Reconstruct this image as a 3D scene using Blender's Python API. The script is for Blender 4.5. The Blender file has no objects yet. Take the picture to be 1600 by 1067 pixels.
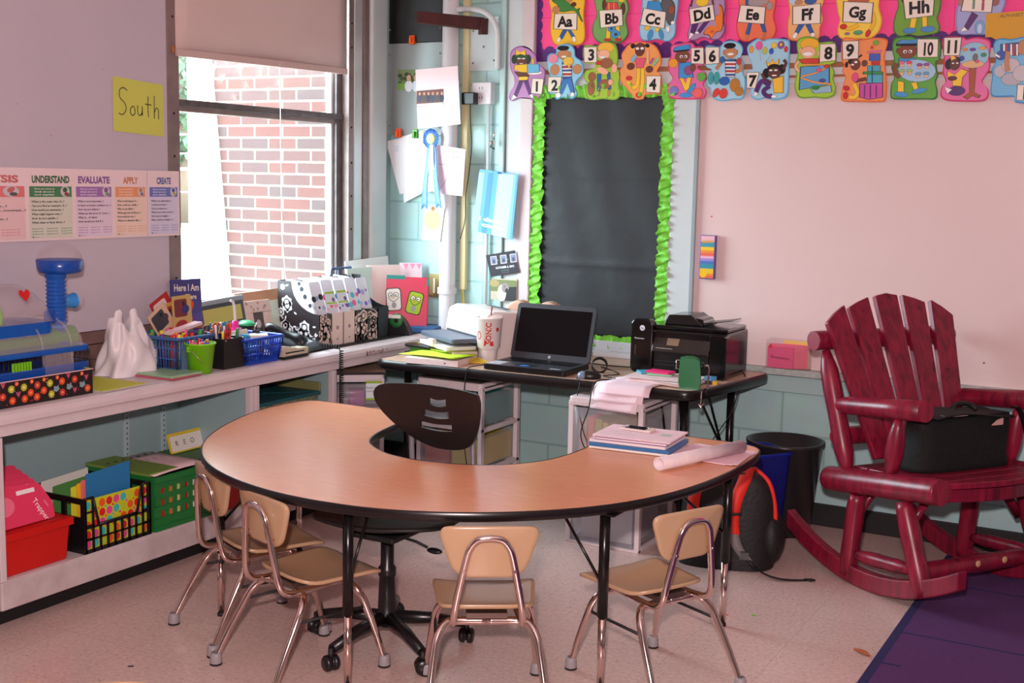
import bpy, bmesh, math, random, json
from mathutils import Vector, Matrix
R = math.radians
rnd = random.Random(7)
scn = bpy.context.scene
COL = scn.collection

# ------------------------------------------------------------------ camera
FPX = 1912.09
def cam_matrix(yaw, pitch, roll):
    cy, sy, cp, sp, cr, sr = math.cos(yaw), math.sin(yaw), math.cos(pitch), math.sin(pitch), math.cos(roll), math.sin(roll)
    fwd = Vector((sy*cp, cy*cp, -sp)); right = Vector((cy, -sy, 0)); down = fwd.cross(right)
    r2 = right*cr + down*sr; d2 = -right*sr + down*cr
    m = Matrix.Identity(4)
    for i in range(3):
        m[i][0] = r2[i]; m[i][1] = -d2[i]; m[i][2] = -fwd[i]
    return m
cam_d = bpy.data.cameras.new('camera'); cam = bpy.data.objects.new('camera', cam_d); COL.objects.link(cam)
cam.matrix_world = Matrix.Translation((3.85, -5.51, 1.55)) @ cam_matrix(-0.506667, 0.1311717, -0.0211767)
cam_d.sensor_width = 36; cam_d.lens = FPX/1600*36; cam_d.clip_start = .05; cam_d.clip_end = 200
scn.camera = cam

# ------------------------------------------------------------------ view, sky, sun, lamps
scn.view_settings.view_transform = 'Standard'; scn.view_settings.look = 'None'
scn.view_settings.gamma = 1; scn.view_settings.use_curve_mapping = False
scn.view_settings.exposure = 1.2
world = bpy.data.worlds.new('sky'); scn.world = world; world.use_nodes = True
wn = world.node_tree.nodes; wn.clear()
bg = wn.new('ShaderNodeBackground'); wo = wn.new('ShaderNodeOutputWorld')
bg.inputs[0].default_value = (.74, .92, 1.0, 1); bg.inputs[1].default_value = 10.0
world.node_tree.links.new(bg.outputs[0], wo.inputs[0])

def lamp(name, kind, loc, aim, energy, color, **kw):
    d = bpy.data.lights.new(name, kind); d.energy = energy; d.color = color
    for k, v in kw.items(): setattr(d, k, v)
    o = bpy.data.objects.new(name, d); COL.objects.link(o)
    o.location = loc
    o.rotation_euler = (Vector(aim)-Vector(loc)).to_track_quat('-Z', 'Y').to_euler()
    return o
# the sun, behind the brick wing outside
lamp('sun', 'SUN', (-5, 16, 14), (-5+2.6, 16-9.5, 14-7.5), 4, (1, .96, .88), angle=R(.6))
# the camera's own flash gun, just above the lens
lamp('camera_flash', 'AREA', (3.80, -5.56, 1.80), (1.9, -1.2, 1.05), 60, (1, .80, .80), shape='DISK', size=.10)
# portal telling the renderer that daylight comes in through the window
po = lamp('window_portal', 'AREA', (-.10, -1.0, 1.55), (2, -1.0, 1.55), 1, (1, 1, 1), shape='RECTANGLE', size=1.2, size_y=1.2)
po.data.cycles.is_portal = True

# ------------------------------------------------------------------ materials
def lin(c): 
    c = c/255
    return c/12.92 if c <= .04045 else ((c+.055)/1.055)**2.4
def L3(c): return (lin(c[0]), lin(c[1]), lin(c[2]), 1)
MATS = {}
def mat(name, rgb, rough=.5, metal=0, spec=.5, coat=0, bump=None, noise=None, alpha=None, trans=0, emit=0, rough_noise=0, coat_rough=.1):
    """noise=(scale, amount, rgb2) mottles the colour; bump=(scale, strength)"""
    if name in MATS: return MATS[name]
    m = bpy.data.materials.new(name); m.use_nodes = True; MATS[name] = m
    nt = m.node_tree; n = nt.nodes; b = n['Principled BSDF']
    b.inputs['Base Color'].default_value = L3(rgb); b.inputs['Roughness'].default_value = rough
    b.inputs['Metallic'].default_value = metal; b.inputs['Specular IOR Level'].default_value = spec
    b.inputs['Coat Weight'].default_value = coat; b.inputs['Coat Roughness'].default_value = coat_rough
    b.inputs['Transmission Weight'].default_value = trans
    if alpha is not None: b.inputs['Alpha'].default_value = alpha
    if emit:
        b.inputs['Emission Color'].default_value = L3(rgb); b.inputs['Emission Strength'].default_value = emit
    if noise or bump or rough_noise: tc = n.new('ShaderNodeTexCoord')
    if noise:
        t = n.new('ShaderNodeTexNoise'); t.inputs['Scale'].default_value = noise[0]; t.inputs['Detail'].default_value = 5
        mx = n.new('ShaderNodeMix'); mx.data_type = 'RGBA'
        rp = n.new('ShaderNodeValToRGB'); rp.color_ramp.elements[0].position = .5-.2; rp.color_ramp.elements[1].position = .5+.2
        sc = n.new('ShaderNodeMath'); sc.operation = 'MULTIPLY'; sc.inputs[1].default_value = noise[1]
        nt.links.new(tc.outputs['Object'], t.inputs['Vector']); nt.links.new(t.outputs[0], rp.inputs[0])
        nt.links.new(rp.outputs[0], sc.inputs[0]); nt.links.new(sc.outputs[0], mx.inputs[0])
        mx.inputs[6].default_value = L3(rgb); mx.inputs[7].default_value = L3(noise[2])
        nt.links.new(mx.outputs[2], b.inputs['Base Color'])
    if bump:
        t = n.new('ShaderNodeTexNoise'); t.inputs['Scale'].default_value = bump[0]; t.inputs['Detail'].default_value = 4
        bp = n.new('ShaderNodeBump'); bp.inputs['Strength'].default_value = bump[1]; bp.inputs['Distance'].default_value = .01
        nt.links.new(tc.outputs['Object'], t.inputs['Vector']); nt.links.new(t.outputs[0], bp.inputs['Height'])
        nt.links.new(bp.outputs[0], b.inputs['Normal'])
    return m
def C(*rgb, r=.55):
    """plain printed / moulded colour"""
    return mat('colour_%d_%d_%d_%d' % (*rgb, int(r*100)), rgb, r)
def clear(name, rgb, alpha, rough=.08):
    """thin transparent plastic or glass: mostly see-through with a real gloss"""
    if name in MATS: return MATS[name]
    m = bpy.data.materials.new(name); m.use_nodes = True; MATS[name] = m
    nt = m.node_tree; n = nt.nodes; b = n['Principled BSDF']; out = n['Material Output']
    b.inputs['Base Color'].default_value = L3(rgb); b.inputs['Roughness'].default_value = rough
    tr = n.new('ShaderNodeBsdfTransparent'); k_ = .85 if min(rgb) > 200 else .55; tr.inputs[0].default_value = (*[k_+(1-k_)*v for v in L3(rgb)[:3]], 1)
    mx = n.new('ShaderNodeMixShader'); mx.inputs[0].default_value = alpha
    nt.links.new(tr.outputs[0], mx.inputs[1]); nt.links.new(b.outputs[0], mx.inputs[2]); nt.links.new(mx.outputs[0], out.inputs[0])
    return m

WHITE = mat('white_paper', (238, 232, 230), .7)
CHROME = mat('chrome', (225, 205, 198), .12, 1)
BLACKP = mat('black_plastic', (22, 20, 22), .32)
BLACKM = mat('black_matte', (20, 18, 19), .6)
GREYCAP = mat('grey_rubber', (150, 142, 145), .5)

# ------------------------------------------------------------------ mesh builder
class MB:
    def __init__(s): s.v = []; s.f = []; s.mi = []; s.sm = []; s.m = []
    def _mi(s, m):
        if m not in s.m: s.m.append(m)
        return s.m.index(m)
    def add(s, vs, fs, m, smooth=False, xf=None):
        o = len(s.v); i = s._mi(m)
        for p in vs:
            p = Vector(p)
            s.v.append(xf @ p if xf else p)
        for f in fs:
            s.f.append([o+k for k in f]); s.mi.append(i); s.sm.append(smooth)
        return s
    def box(s, x0, x1, y0, y1, z0, z1, m, xf=None):
        v = [(x, y, z) for z in (z0, z1) for y in (y0, y1) for x in (x0, x1)]
        return s.add(v, [(0,2,3,1), (4,5,7,6), (0,1,5,4), (2,6,7,3), (0,4,6,2), (1,3,7,5)], m, False, xf)
    def hexa(s, b4, t4, m, xf=None):
        return s.add(list(b4)+list(t4), [(3,2,1,0), (4,5,6,7), (0,1,5,4), (1,2,6,5), (2,3,7,6), (3,0,4,7)], m, False, xf)
    def prism(s, poly, z0, z1, m, xf=None, smooth=False, zf=None):
        n = len(poly)
        v = [(p[0], p[1], z0 if zf is None else zf(p)+z0) for p in poly] + [(p[0], p[1], z1 if zf is None else zf(p)+z1) for p in poly]
        s.add(v, [tuple(range(n-1, -1, -1)), tuple(range(n, 2*n))], m, False, xf)
        o = len(s.v)-2*n; i = s._mi(m)
        for k in range(n):
            s.f.append([o+k, o+(k+1) % n, o+n+(k+1) % n, o+n+k]); s.mi.append(i); s.sm.append(smooth)
        return s
    def flat(s, poly, h, m, xf=None):
        return s.add([(p[0], p[1], h) for p in poly], [tuple(range(len(poly)))], m, False, xf)
    def tube(s, pts, r, m, seg=10, xf=None, closed=False, caps=True):
        pts = [Vector(p) for p in pts]; n = len(pts); rs = r if isinstance(r, (list, tuple)) else [r]*n
        tang = []
        for i in range(n):
            if closed: t = pts[(i+1) % n]-pts[i-1]
            else: t = pts[min(i+1, n-1)]-pts[max(i-1, 0)]
            tang.append(t.normalized() if t.length > 1e-9 else Vector((0,0,1)))
        up = Vector((0,0,1)) if abs(tang[0].z) < .9 else Vector((1,0,0))
        nrm = (up - tang[0]*up.dot(tang[0])).normalized(); vs = []
        for i in range(n):
            if i: 
                nrm = nrm - tang[i]*nrm.dot(tang[i])
                nrm = nrm.normalized() if nrm.length > 1e-6 else tang[i].orthogonal().normalized()
            b = tang[i].cross(nrm)
            for k in range(seg):
                a = 2*math.pi*k/seg
                vs.append(pts[i] + (nrm*math.cos(a)+b*math.sin(a))*rs[i])
        fs = []
        for i in range(n if closed else n-1):
            j = (i+1) % n
            for k in range(seg):
                fs.append((i*seg+k, i*seg+(k+1) % seg, j*seg+(k+1) % seg, j*seg+k))
        s.add(vs, fs, m, True, xf)
        if caps and not closed:
            s.add(vs[:seg], [tuple(range(seg-1, -1, -1))], m, False, xf); s.add(vs[-seg:], [tuple(range(seg))], m, False, xf)
        return s
    def lathe(s, prof, m, seg=20, c=(0,0,0), xf=None, a0=0, a1=360):
        full = (a1-a0) >= 360; ns = seg if full else seg+1; vs = []
        for (r, z) in prof:
            for k in range(ns):
                a = R(a0+(a1-a0)*k/seg); vs.append((c[0]+r*math.cos(a), c[1]+r*math.sin(a), c[2]+z))
        fs = []
        for i in range(len(prof)-1):
            for k in range(seg):
                k2 = (k+1) % ns
                fs.append((i*ns+k, i*ns+k2, (i+1)*ns+k2, (i+1)*ns+k))
        return s.add(vs, fs, m, True, xf)
    def ball(s, c, r, m, seg=12, xf=None):
        rr = r if isinstance(r, (tuple, list)) else (r, r, r); n = seg//2; vs = []; 
        for i in range(n+1):
            t = math.pi*i/n
            for k in range(seg):
                a = 2*math.pi*k/seg
                vs.append((c[0]+rr[0]*math.sin(t)*math.cos(a), c[1]+rr[1]*math.sin(t)*math.sin(a), c[2]-rr[2]*math.cos(t)))
        fs = [(i*seg+k, i*seg+(k+1) % seg, (i+1)*seg+(k+1) % seg, (i+1)*seg+k) for i in range(n) for k in range(seg)]
        return s.add(vs, fs, m, True, xf)
    def grid(s, fn, nu, nv, m, xf=None, thick=0, smooth=True):
        vs = [Vector(fn(i/nu, j/nv)) for j in range(nv+1) for i in range(nu+1)]; w = nu+1
        fs = [(j*w+i, j*w+i+1, (j+1)*w+i+1, (j+1)*w+i) for j in range(nv) for i in range(nu)]
        s.add(vs, fs, m, smooth, xf)
        if thick:
            c = []
            for j in range(nv+1):
                for i in range(nu+1):
                    a = vs[j*w+min(i+1, nu)]-vs[j*w+max(i-1, 0)]; b = vs[min(j+1, nv)*w+i]-vs[max(j-1, 0)*w+i]
                    nn = a.cross(b); nn = nn.normalized() if nn.length > 1e-9 else Vector((0,0,1))
                    c.append(vs[j*w+i]-nn*thick)
            s.add(c, [tuple(reversed(f)) for f in fs], m, smooth, xf)
            ring = [i for i in range(w)] + [j*w+nu for j in range(1, nv+1)] + [nv*w+i for i in range(nu-1, -1, -1)] + [j*w for j in range(nv-1, 0, -1)]
            vv = [vs[i] for i in ring]+[c[i] for i in ring]; k = len(ring)
            s.add(vv, [(i, (i+1) % k, k+(i+1) % k, k+i) for i in range(k)], m, smooth, xf)
        return s
    def plate(s, outline, thick, m, fn, rings=(.0, .4, .7, .9, 1), xf=None):
        """rounded plate: outline in (u,v) mapped through fn(u,v,t) with t=0 top and t=1 underside"""
        n = len(outline); cx = sum(p[0] for p in outline)/n; cy = sum(p[1] for p in outline)/n
        for side in (0, 1):
            vs = [fn(cx, cy, side*thick)]; fs = []
            for q in rings[1:]:
                for p in outline: vs.append(fn(cx+(p[0]-cx)*q, cy+(p[1]-cy)*q, side*thick))
            for k in range(n): fs.append((0, 1+k, 1+(k+1) % n))
            for r in range(len(rings)-2):
                for k in range(n):
                    a = 1+r*n; b = a+n; fs.append((a+k, b+k, b+(k+1) % n, a+(k+1) % n))
            s.add(vs, fs if not side else [tuple(reversed(f)) for f in fs], m, True, xf)
        vs = []
        for t, q in ((0, 1), (.25, 1.012), (.75, 1.012), (1, 1)):
            for p in outline: vs.append(fn(cx+(p[0]-cx)*q, cy+(p[1]-cy)*q, t*thick))
        s.add(vs, [(r*n+k, (r+1)*n+k, (r+1)*n+(k+1) % n, r*n+(k+1) % n) for r in range(3) for k in range(n)], m, True, xf)
        return s
    def text(s, body, h, m, xf, x=0, y=0, z=.0004, align='CENTER', rot=0, bold=0, width=None, res=3, thick=0):
        vs, fs, w = glyphs(body, res, bold, align)
        k = h/.72; kx = k
        if width: kx = width/max(w, .001)
        ca, sa = math.cos(R(rot)), math.sin(R(rot)); out = []
        for (a, b) in vs:
            a *= kx; b = (b-.36)*k
            out.append((x+a*ca-b*sa, y+a*sa+b*ca, z))
        return s.add(out, fs, m, False, xf)
    def build(s, name, parent=None, bevel=0, segs=2, sub=0, weld=True):
        me = bpy.data.meshes.new(name); me.from_pydata([tuple(v) for v in s.v], [], s.f)
        for m in s.m: me.materials.append(m)
        me.polygons.foreach_set('material_index', s.mi); me.polygons.foreach_set('use_smooth', s.sm)
        me.validate()
        if weld:
            bm = bmesh.new(); bm.from_mesh(me); bmesh.ops.remove_doubles(bm, verts=bm.verts, dist=1e-5)
            bmesh.ops.recalc_face_normals(bm, faces=bm.faces)
            bm.to_mesh(me); bm.free()
        me.update()
        o = bpy.data.objects.new(name, me); COL.objects.link(o)
        if parent: o.parent = parent
        if bevel:
            b = o.modifiers.new('bevel', 'BEVEL'); b.width = bevel; b.segments = segs; b.limit_method = 'ANGLE'; b.angle_limit = R(40)
        if sub:
            b = o.modifiers.new('sub', 'SUBSURF'); b.levels = sub; b.render_levels = sub
        return o
GC = {}
def glyphs(body, res, bold, align):
    key = (body, res, bold, align)
    if key not in GC:
        cu = bpy.data.curves.new('t', 'FONT'); cu.body = body; cu.resolution_u = res; cu.offset = bold; cu.align_x = align
        cu.fill_mode = 'FRONT'
        o = bpy.data.objects.new('t', cu); me = bpy.data.meshes.new_from_object(o)
        vs = [(v.co.x, v.co.y) for v in me.vertices]; fs = [tuple(p.vertices) for p in me.polygons]
        w = (max(v[0] for v in vs)-min(v[0] for v in vs)) if vs else 1
        bpy.data.objects.remove(o); bpy.data.curves.remove(cu); bpy.data.meshes.remove(me)
        GC[key] = (vs, fs, w)
    return GC[key]

def tagit(o, label=None, cat=None, group=None, kind=None):
    for k, v in (('label', label), ('category', cat), ('group', group), ('kind', kind)):
        if v: o[k] = v
    return o
def thing(name, label, cat, loc=(0,0,0), rz=0, group=None, kind=None):
    o = bpy.data.objects.new(name, None); COL.objects.link(o); o.empty_display_size = .05
    o.location = loc; o.rotation_euler = (0, 0, R(rz))
    return tagit(o, label, cat, group, kind)
def solo(mb, name, label, cat, loc=(0,0,0), rz=0, group=None, kind=None, **kw):
    o = mb.build(name, **kw); o.location = loc; o.rotation_euler = (0, 0, R(rz))
    return tagit(o, label, cat, group, kind)
def struct(mb, name, **kw): return tagit(mb.build(name, **kw), kind='structure')
def copy_tree(o, parent=None):
    kids = [c for c in ALLKIDS(o)]
    c = o.copy(); COL.objects.link(c)
    if parent: c.parent = parent
    for k in kids: copy_tree(k, c)
    return c
def ALLKIDS(o): return [c for c in COL.objects if c.parent == o]
def dup(o, loc, rz, label, group=None):
    c = copy_tree(o); c.location = loc; c.rotation_euler = (0, 0, R(rz)); tagit(c, label, None, group); return c
def TR(x=0, y=0, z=0, rz=0, rx=0, ry=0):
    return Matrix.Translation((x, y, z)) @ Matrix.Rotation(R(rz), 4, 'Z') @ Matrix.Rotation(R(ry), 4, 'Y') @ Matrix.Rotation(R(rx), 4, 'X')
def frame(o, u, v):
    """local sheet axes: u to the right, v up, normal = u x v"""
    u = Vector(u).normalized(); v = Vector(v); v = (v-u*v.dot(u)).normalized(); n = u.cross(v)
    m = Matrix.Identity(4)
    for i in range(3): m[i][0] = u[i]; m[i][1] = v[i]; m[i][2] = n[i]; m[i][3] = o[i]
    return m
def smooth(pts, k=5, closed=True):
    n = len(pts); out = []
    P = [Vector(p) for p in pts]
    for i in range(n if closed else n-1):
        p0, p1, p2, p3 = (P[(i-1) % n], P[i], P[(i+1) % n], P[(i+2) % n]) if closed else (P[max(i-1,0)], P[i], P[i+1], P[min(i+2,n-1)])
        for j in range(k):
            t = j/k
            out.append(.5*((2*p1)+(p2-p0)*t+(2*p0-5*p1+4*p2-p3)*t*t+(3*p1-p0-3*p2+p3)*t**3))
    if not closed: out.append(P[-1])
    return [tuple(p) for p in out]
def ell(cx, cy, rx, ry, rot=0, n=20, a0=0, a1=360):
    ca, sa = math.cos(R(rot)), math.sin(R(rot)); o = []
    m = n if a1-a0 >= 360 else n+1
    for k in range(m):
        a = R(a0+(a1-a0)*k/n); x, y = rx*math.cos(a), ry*math.sin(a); o.append((cx+x*ca-y*sa, cy+x*sa+y*ca))
    return o
def rrect(x0, x1, y0, y1, r, n=5):
    o = []
    for cx, cy, a in ((x1-r, y1-r, 0), (x0+r, y1-r, 90), (x0+r, y0+r, 180), (x1-r, y0+r, 270)):
        for k in range(n+1):
            t = R(a+90*k/n); o.append((cx+r*math.cos(t), cy+r*math.sin(t)))
    return o
def rpoly(pts, r, n=4):
    """round the corners of a polygon"""
    o = []; N = len(pts)
    for i in range(N):
        p = Vector(pts[i]); a = Vector(pts[i-1])-p; b = Vector(pts[(i+1) % N])-p
        d = min(r, a.length/2.1, b.length/2.1); A = p+a.normalized()*d; B = p+b.normalized()*d
        for k in range(n+1):
            t = k/n; q = A*(1-t)**2+p*2*t*(1-t)+B*t*t; o.append(tuple(q))
    return o
def stroke(pts, w):
    """outline polygon of a thick line"""
    P = [Vector(p[:2]) for p in pts]; l = []; r = []
    for i in range(len(P)):
        t = (P[min(i+1, len(P)-1)]-P[max(i-1, 0)]).normalized(); n = Vector((-t.y, t.x))
        l.append(P[i]+n*w/2); r.append(P[i]-n*w/2)
    return [tuple(p) for p in l+r[::-1]]
# ------------------------------------------------------------------ the room itself
def tex_mat(name, build):
    m = bpy.data.materials.new(name); m.use_nodes = True; MATS[name] = m
    nt = m.node_tree; build(nt, nt.nodes, nt.nodes['Principled BSDF'], nt.links.new); return m
def brick_mat(name, c1, c2, mortar, bw, rh, ms, rough, axis, bump=.4, tint=None):
    def f(nt, n, b, ln):
        tc = n.new('ShaderNodeTexCoord'); sp = n.new('ShaderNodeSeparateXYZ'); cb = n.new('ShaderNodeCombineXYZ')
        ln(tc.outputs['Object'], sp.inputs[0]); ln(sp.outputs['XYZ'.index(axis)], cb.inputs[0]); ln(sp.outputs[2], cb.inputs[1])
        t = n.new('ShaderNodeTexBrick'); t.offset = .5; t.inputs['Scale'].default_value = 1
        t.inputs['Brick Width'].default_value = bw; t.inputs['Row Height'].default_value = rh; t.inputs['Mortar Size'].default_value = ms
        t.inputs['Mortar Smooth'].default_value = .3; t.inputs['Bias'].default_value = 0
        t.inputs['Color1'].default_value = L3(c1); t.inputs['Color2'].default_value = L3(c2); t.inputs['Mortar'].default_value = L3(mortar)
        ln(cb.outputs[0], t.inputs['Vector'])
        nz = n.new('ShaderNodeTexNoise'); nz.inputs['Scale'].default_value = 9; ln(tc.outputs['Object'], nz.inputs['Vector'])
        mx = n.new('ShaderNodeMix'); mx.data_type = 'RGBA'; mx.blend_type = 'MULTIPLY'; mx.inputs[0].default_value = .18
        ln(t.outputs['Color'], mx.inputs[6]); ln(nz.outputs['Color'], mx.inputs[7]); ln(mx.outputs[2], b.inputs['Base Color'])
        iv = n.new('ShaderNodeMath'); iv.operation = 'SUBTRACT'; iv.inputs[0].default_value = 1; ln(t.outputs['Fac'], iv.inputs[1])
        bp = n.new('ShaderNodeBump'); bp.inputs['Strength'].default_value = bump; bp.inputs['Distance'].default_value = .006
        ln(iv.outputs[0], bp.inputs['Height']); ln(bp.outputs[0], b.inputs['Normal']); b.inputs['Roughness'].default_value = rough
    return tex_mat(name, f)
BLOCKX = brick_mat('painted_block_back', (182, 220, 217), (178, 216, 214), (156, 196, 194), .4064, .2032, .006, .38, 'X', .5)
BRICK = brick_mat('red_brick', (88, 44, 36), (66, 48, 48), (122, 112, 96), .2032, .0677, .007, .85, 'X', .3)
def floor_f(nt, n, b, ln):
    tc = n.new('ShaderNodeTexCoord')
    a = n.new('ShaderNodeTexVoronoi'); a.inputs['Scale'].default_value = 58; ln(tc.outputs['Object'], a.inputs['Vector'])
    nz = n.new('ShaderNodeTexNoise'); nz.inputs['Scale'].default_value = 70; nz.inputs['Detail'].default_value = 8; ln(tc.outputs['Object'], nz.inputs['Vector'])
    r1 = n.new('ShaderNodeValToRGB'); r1.color_ramp.elements[0].position = .035; r1.color_ramp.elements[1].position = .19
    r1.color_ramp.elements[0].color = L3((120, 98, 92)); r1.color_ramp.elements[1].color = (1, 1, 1, 1)
    ln(a.outputs['Distance'], r1.inputs[0])
    r2 = n.new('ShaderNodeValToRGB'); r2.color_ramp.elements[0].position = .35; r2.color_ramp.elements[1].position = .65
    r2.color_ramp.elements[0].color = L3((204, 174, 166)); r2.color_ramp.elements[1].color = L3((218, 190, 182)); ln(nz.outputs[0], r2.inputs[0])
    mx = n.new('ShaderNodeMix'); mx.data_type = 'RGBA'; mx.blend_type = 'MULTIPLY'
    n2 = n.new('ShaderNodeTexNoise'); n2.inputs['Scale'].default_value = 22; ln(tc.outputs['Object'], n2.inputs['Vector'])
    st = n.new('ShaderNodeMath'); st.operation = 'GREATER_THAN'; st.inputs[1].default_value = .52; ln(n2.outputs[0], st.inputs[0]); ln(st.outputs[0], mx.inputs[0])
    ln(r2.outputs[0], mx.inputs[6]); ln(r1.outputs[0], mx.inputs[7])
    t = n.new('ShaderNodeTexBrick'); t.offset = 0; t.inputs['Scale'].default_value = 1; t.inputs['Brick Width'].default_value = .3048; t.inputs['Row Height'].default_value = .3048
    t.inputs['Mortar Size'].default_value = .0012; t.inputs['Color1'].default_value = (1, 1, 1, 1); t.inputs['Color2'].default_value = (.95, .95, .95, 1); t.inputs['Mortar'].default_value = (.80, .78, .76, 1)
    ln(tc.outputs['Object'], t.inputs['Vector'])
    m2 = n.new('ShaderNodeMix'); m2.data_type = 'RGBA'; m2.blend_type = 'MULTIPLY'; m2.inputs[0].default_value = 1
    ln(mx.outputs[2], m2.inputs[6]); ln(t.outputs['Color'], m2.inputs[7]); ln(m2.outputs[2], b.inputs['Base Color'])
    n3 = n.new('ShaderNodeTexNoise'); n3.inputs['Scale'].default_value = 2.5; ln(tc.outputs['Object'], n3.inputs['Vector'])
    mr = n.new('ShaderNodeMapRange'); mr.inputs[3].default_value = .16; mr.inputs[4].default_value = .34; ln(n3.outputs[0], mr.inputs[0]); ln(mr.outputs[0], b.inputs['Roughness'])
    bp = n.new('ShaderNodeBump'); bp.inputs['Strength'].default_value = .05; bp.inputs['Distance'].default_value = .01
    ln(n3.outputs[0], bp.inputs['Height']); ln(bp.outputs[0], b.inputs['Normal'])
FLOOR = tex_mat('speckled_vinyl_tile', floor_f)
AQUA = mat('aqua_paint', (176, 208, 206), .35, noise=(3, .3, (168, 198, 197)))
AQUAD = mat('aqua_steel', (150, 178, 180), .35)
PALE = mat('pale_wall_paint', (205, 214, 214), .4, noise=(5, .3, (196, 206, 208)))
PINKW = mat('white_painted_trim', (214, 200, 202), .42, noise=(8, .5, (204, 188, 190)))
CEILM = mat('ceiling_white', (222, 216, 214), .9)

RW, RB, RH = 8.2, -9.2, 2.95          # right wall x, rear wall y, ceiling z
m = MB(); m.box(-.3, RW+.2, RB-.2, .2, -.12, 0, FLOOR); struct(m, 'floor')
m = MB(); m.box(-.3, RW+.2, RB-.2, .2, RH, RH+.1, CEILM); struct(m, 'ceiling')
m = MB(); m.box(-.0, RW, 0, .2, 0, RH, BLOCKX); struct(m, 'wall_back')
m = MB(); m.box(RW, RW+.2, RB, .2, 0, RH, CEILM); struct(m, 'wall_right')
m = MB(); m.box(-.2, RW+.2, RB-.2, RB, 0, RH, CEILM); struct(m, 'wall_rear')
# window wall with its opening
m = MB()
for y0, y1, z0, z1 in ((RB, -1.64, 0, RH), (-.335, .2, 0, RH), (-1.64, -.335, 0, .985), (-1.64, -.335, 2.62, RH)):
    m.box(-.105, 0, y0, y1, z0, z1, PALE)
struct(m, 'wall_left')
# black baseboard
m = MB(); m.box(1.05, RW, -.016, 0, 0, .103, BLACKM); struct(m, 'baseboard_back', bevel=.004)
m = MB(); m.box(.0, .35, -.016, 0, 0, .103, BLACKM); struct(m, 'baseboard_corner', bevel=.004)

# ------------------------------------------------------------------ window
ALU = mat('weathered_aluminium', (150, 132, 128), .45, .35, noise=(14, .7, (118, 106, 104)))
ALUD = mat('grey_steel_rail', (112, 104, 104), .4, .5, noise=(22, .8, (86, 80, 80)))
ALUW = mat('bright_metal_trim', (210, 214, 214), .3, .4)
w = thing('window_1', None, None, (0, 0, 0), kind='structure')
m = MB()
m.box(-.10, .022, -1.645, -1.575, .93, 2.66, ALU)                    # left post
m.box(-.10, .022, -.378, -.335, .93, 2.66, ALU)                       # right post
m.box(-.11, .004, -1.575, -.378, .955, .990, ALU)                      # bottom rail
m.box(-.08, -.03, -1.575, -.378, 1.814, 1.838, ALU); m.box(-.08, -.012, -1.575, -.378, 1.836, 1.866, ALUD)     # meeting rail
m.box(-.075, -.04, -.445, -.425, .99, 2.6, ALUW); m.box(-.09, -.02, -.425, -.378, .99, 2.6, ALUD)
m.build('window_frame', w, bevel=.003)
m = MB()
for z in (1.10, 1.28, 1.45, 1.62, 1.80, 2.2, 2.32):
    for y in (-1.61, -.357): m.ball((.023, y, z), (.004, .006, .006), BLACKM, 8)
m.build('screws', w)
GLASS = clear('window_glass', (250, 255, 255), .05, .02)
m = MB(); m.box(-.062, -.058, -1.575, -.44, .99, 1.82, GLASS); m.build('glass_pane', w)
m = MB(); m.box(-.072, -.068, -1.575, -.44, 1.86, 2.62, GLASS); m.build('glass_pane', w)
SM = C(245, 245, 232)
m = MB()                                                                # little leaf-shaped stickers on the upper pane
for y, z, a, l in ((-1.27, 2.03, 80, .04), (-1.22, 1.98, 70, .05), (-1.10, 2.03, 60, .05), (-1.06, 1.96, -70, .045), (-.96, 2.03, 85, .05), (-.83, 1.99, 60, .04), (-1.13, 1.90, -30, .035), (-.90, 1.95, 100, .03)):
    m.flat(ell(0, 0, l*.5, .006, 0, 12), 0, SM, frame((-.056, y, z), (0, 1, 0), (0, 0, 1)) @ Matrix.Rotation(R(a), 4, 'Z'))
m.build('leaf_stickers', w)
# sill board
m = MB(); m.box(-.15, -.106, -1.64, -.335, .94, .984, C(214, 212, 205)); m.build('outer_sill', w)
# roller shade
sh = thing('roller_shade', 'cream roller shade pulled down over top of window', 'window shade', (.012, -1.0, 2.07))
SHM = mat('cream_shade_cloth', (216, 192, 186), .8, noise=(4, .35, (208, 182, 178)))
m = MB(); m.grid(lambda u, v: (.012+.004*math.sin(u*9), -.595+1.19*u, -.005+.60*v+.022*u), 16, 6, SHM, thick=.002)
m.build('shade_cloth', sh)
m = MB(); m.hexa([(.004,-.595,-.03), (.020,-.595,-.03), (.020,.595,-.008), (.004,.595,-.008)], [(.004,-.595,.0), (.020,-.595,.0), (.020,.595,.022), (.004,.595,.022)], mat('shade_hem', (205, 178, 172), .8)); m.build('hem_bar', sh, bevel=.002)
m = MB(); m.tube([(.02, .07, 0), (.022, .072, -.4), (.021, .08, -.8), (.03, .10, -1.06)], .0022, C(238, 232, 225), 6); m.build('pull_cord', sh)
m = MB(); m.lathe([(0, 0), (.006, 0), (.006, .03), (0, .03)], C(180, 110, 50), 10, (.012, -.61, -.02)); m.build('bracket_clip', sh)
# right-hand jambs
m = MB(); m.box(-.02, .022, -.333, -.262, .93, RH-.002, ALUW); struct(m, 'trim_1', bevel=.006, segs=3)  # glare on sunlit metal put into the strip's paler colour
m = MB(); m.box(-.02, .030, -.260, -.215, .93, RH-.002, ALU); struct(m, 'trim_2', bevel=.003)
m = MB(); m.box(0, .045, -.21, -.065, .76, RH-.002, PALE); struct(m, 'trim_3', bevel=.018, segs=4)
m = MB(); m.box(0, .02, -.064, -.001, .76, RH-.002, AQUAD); struct(m, 'trim_4')  # shadow side of the jamb, its shade put into the darker aqua

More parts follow.
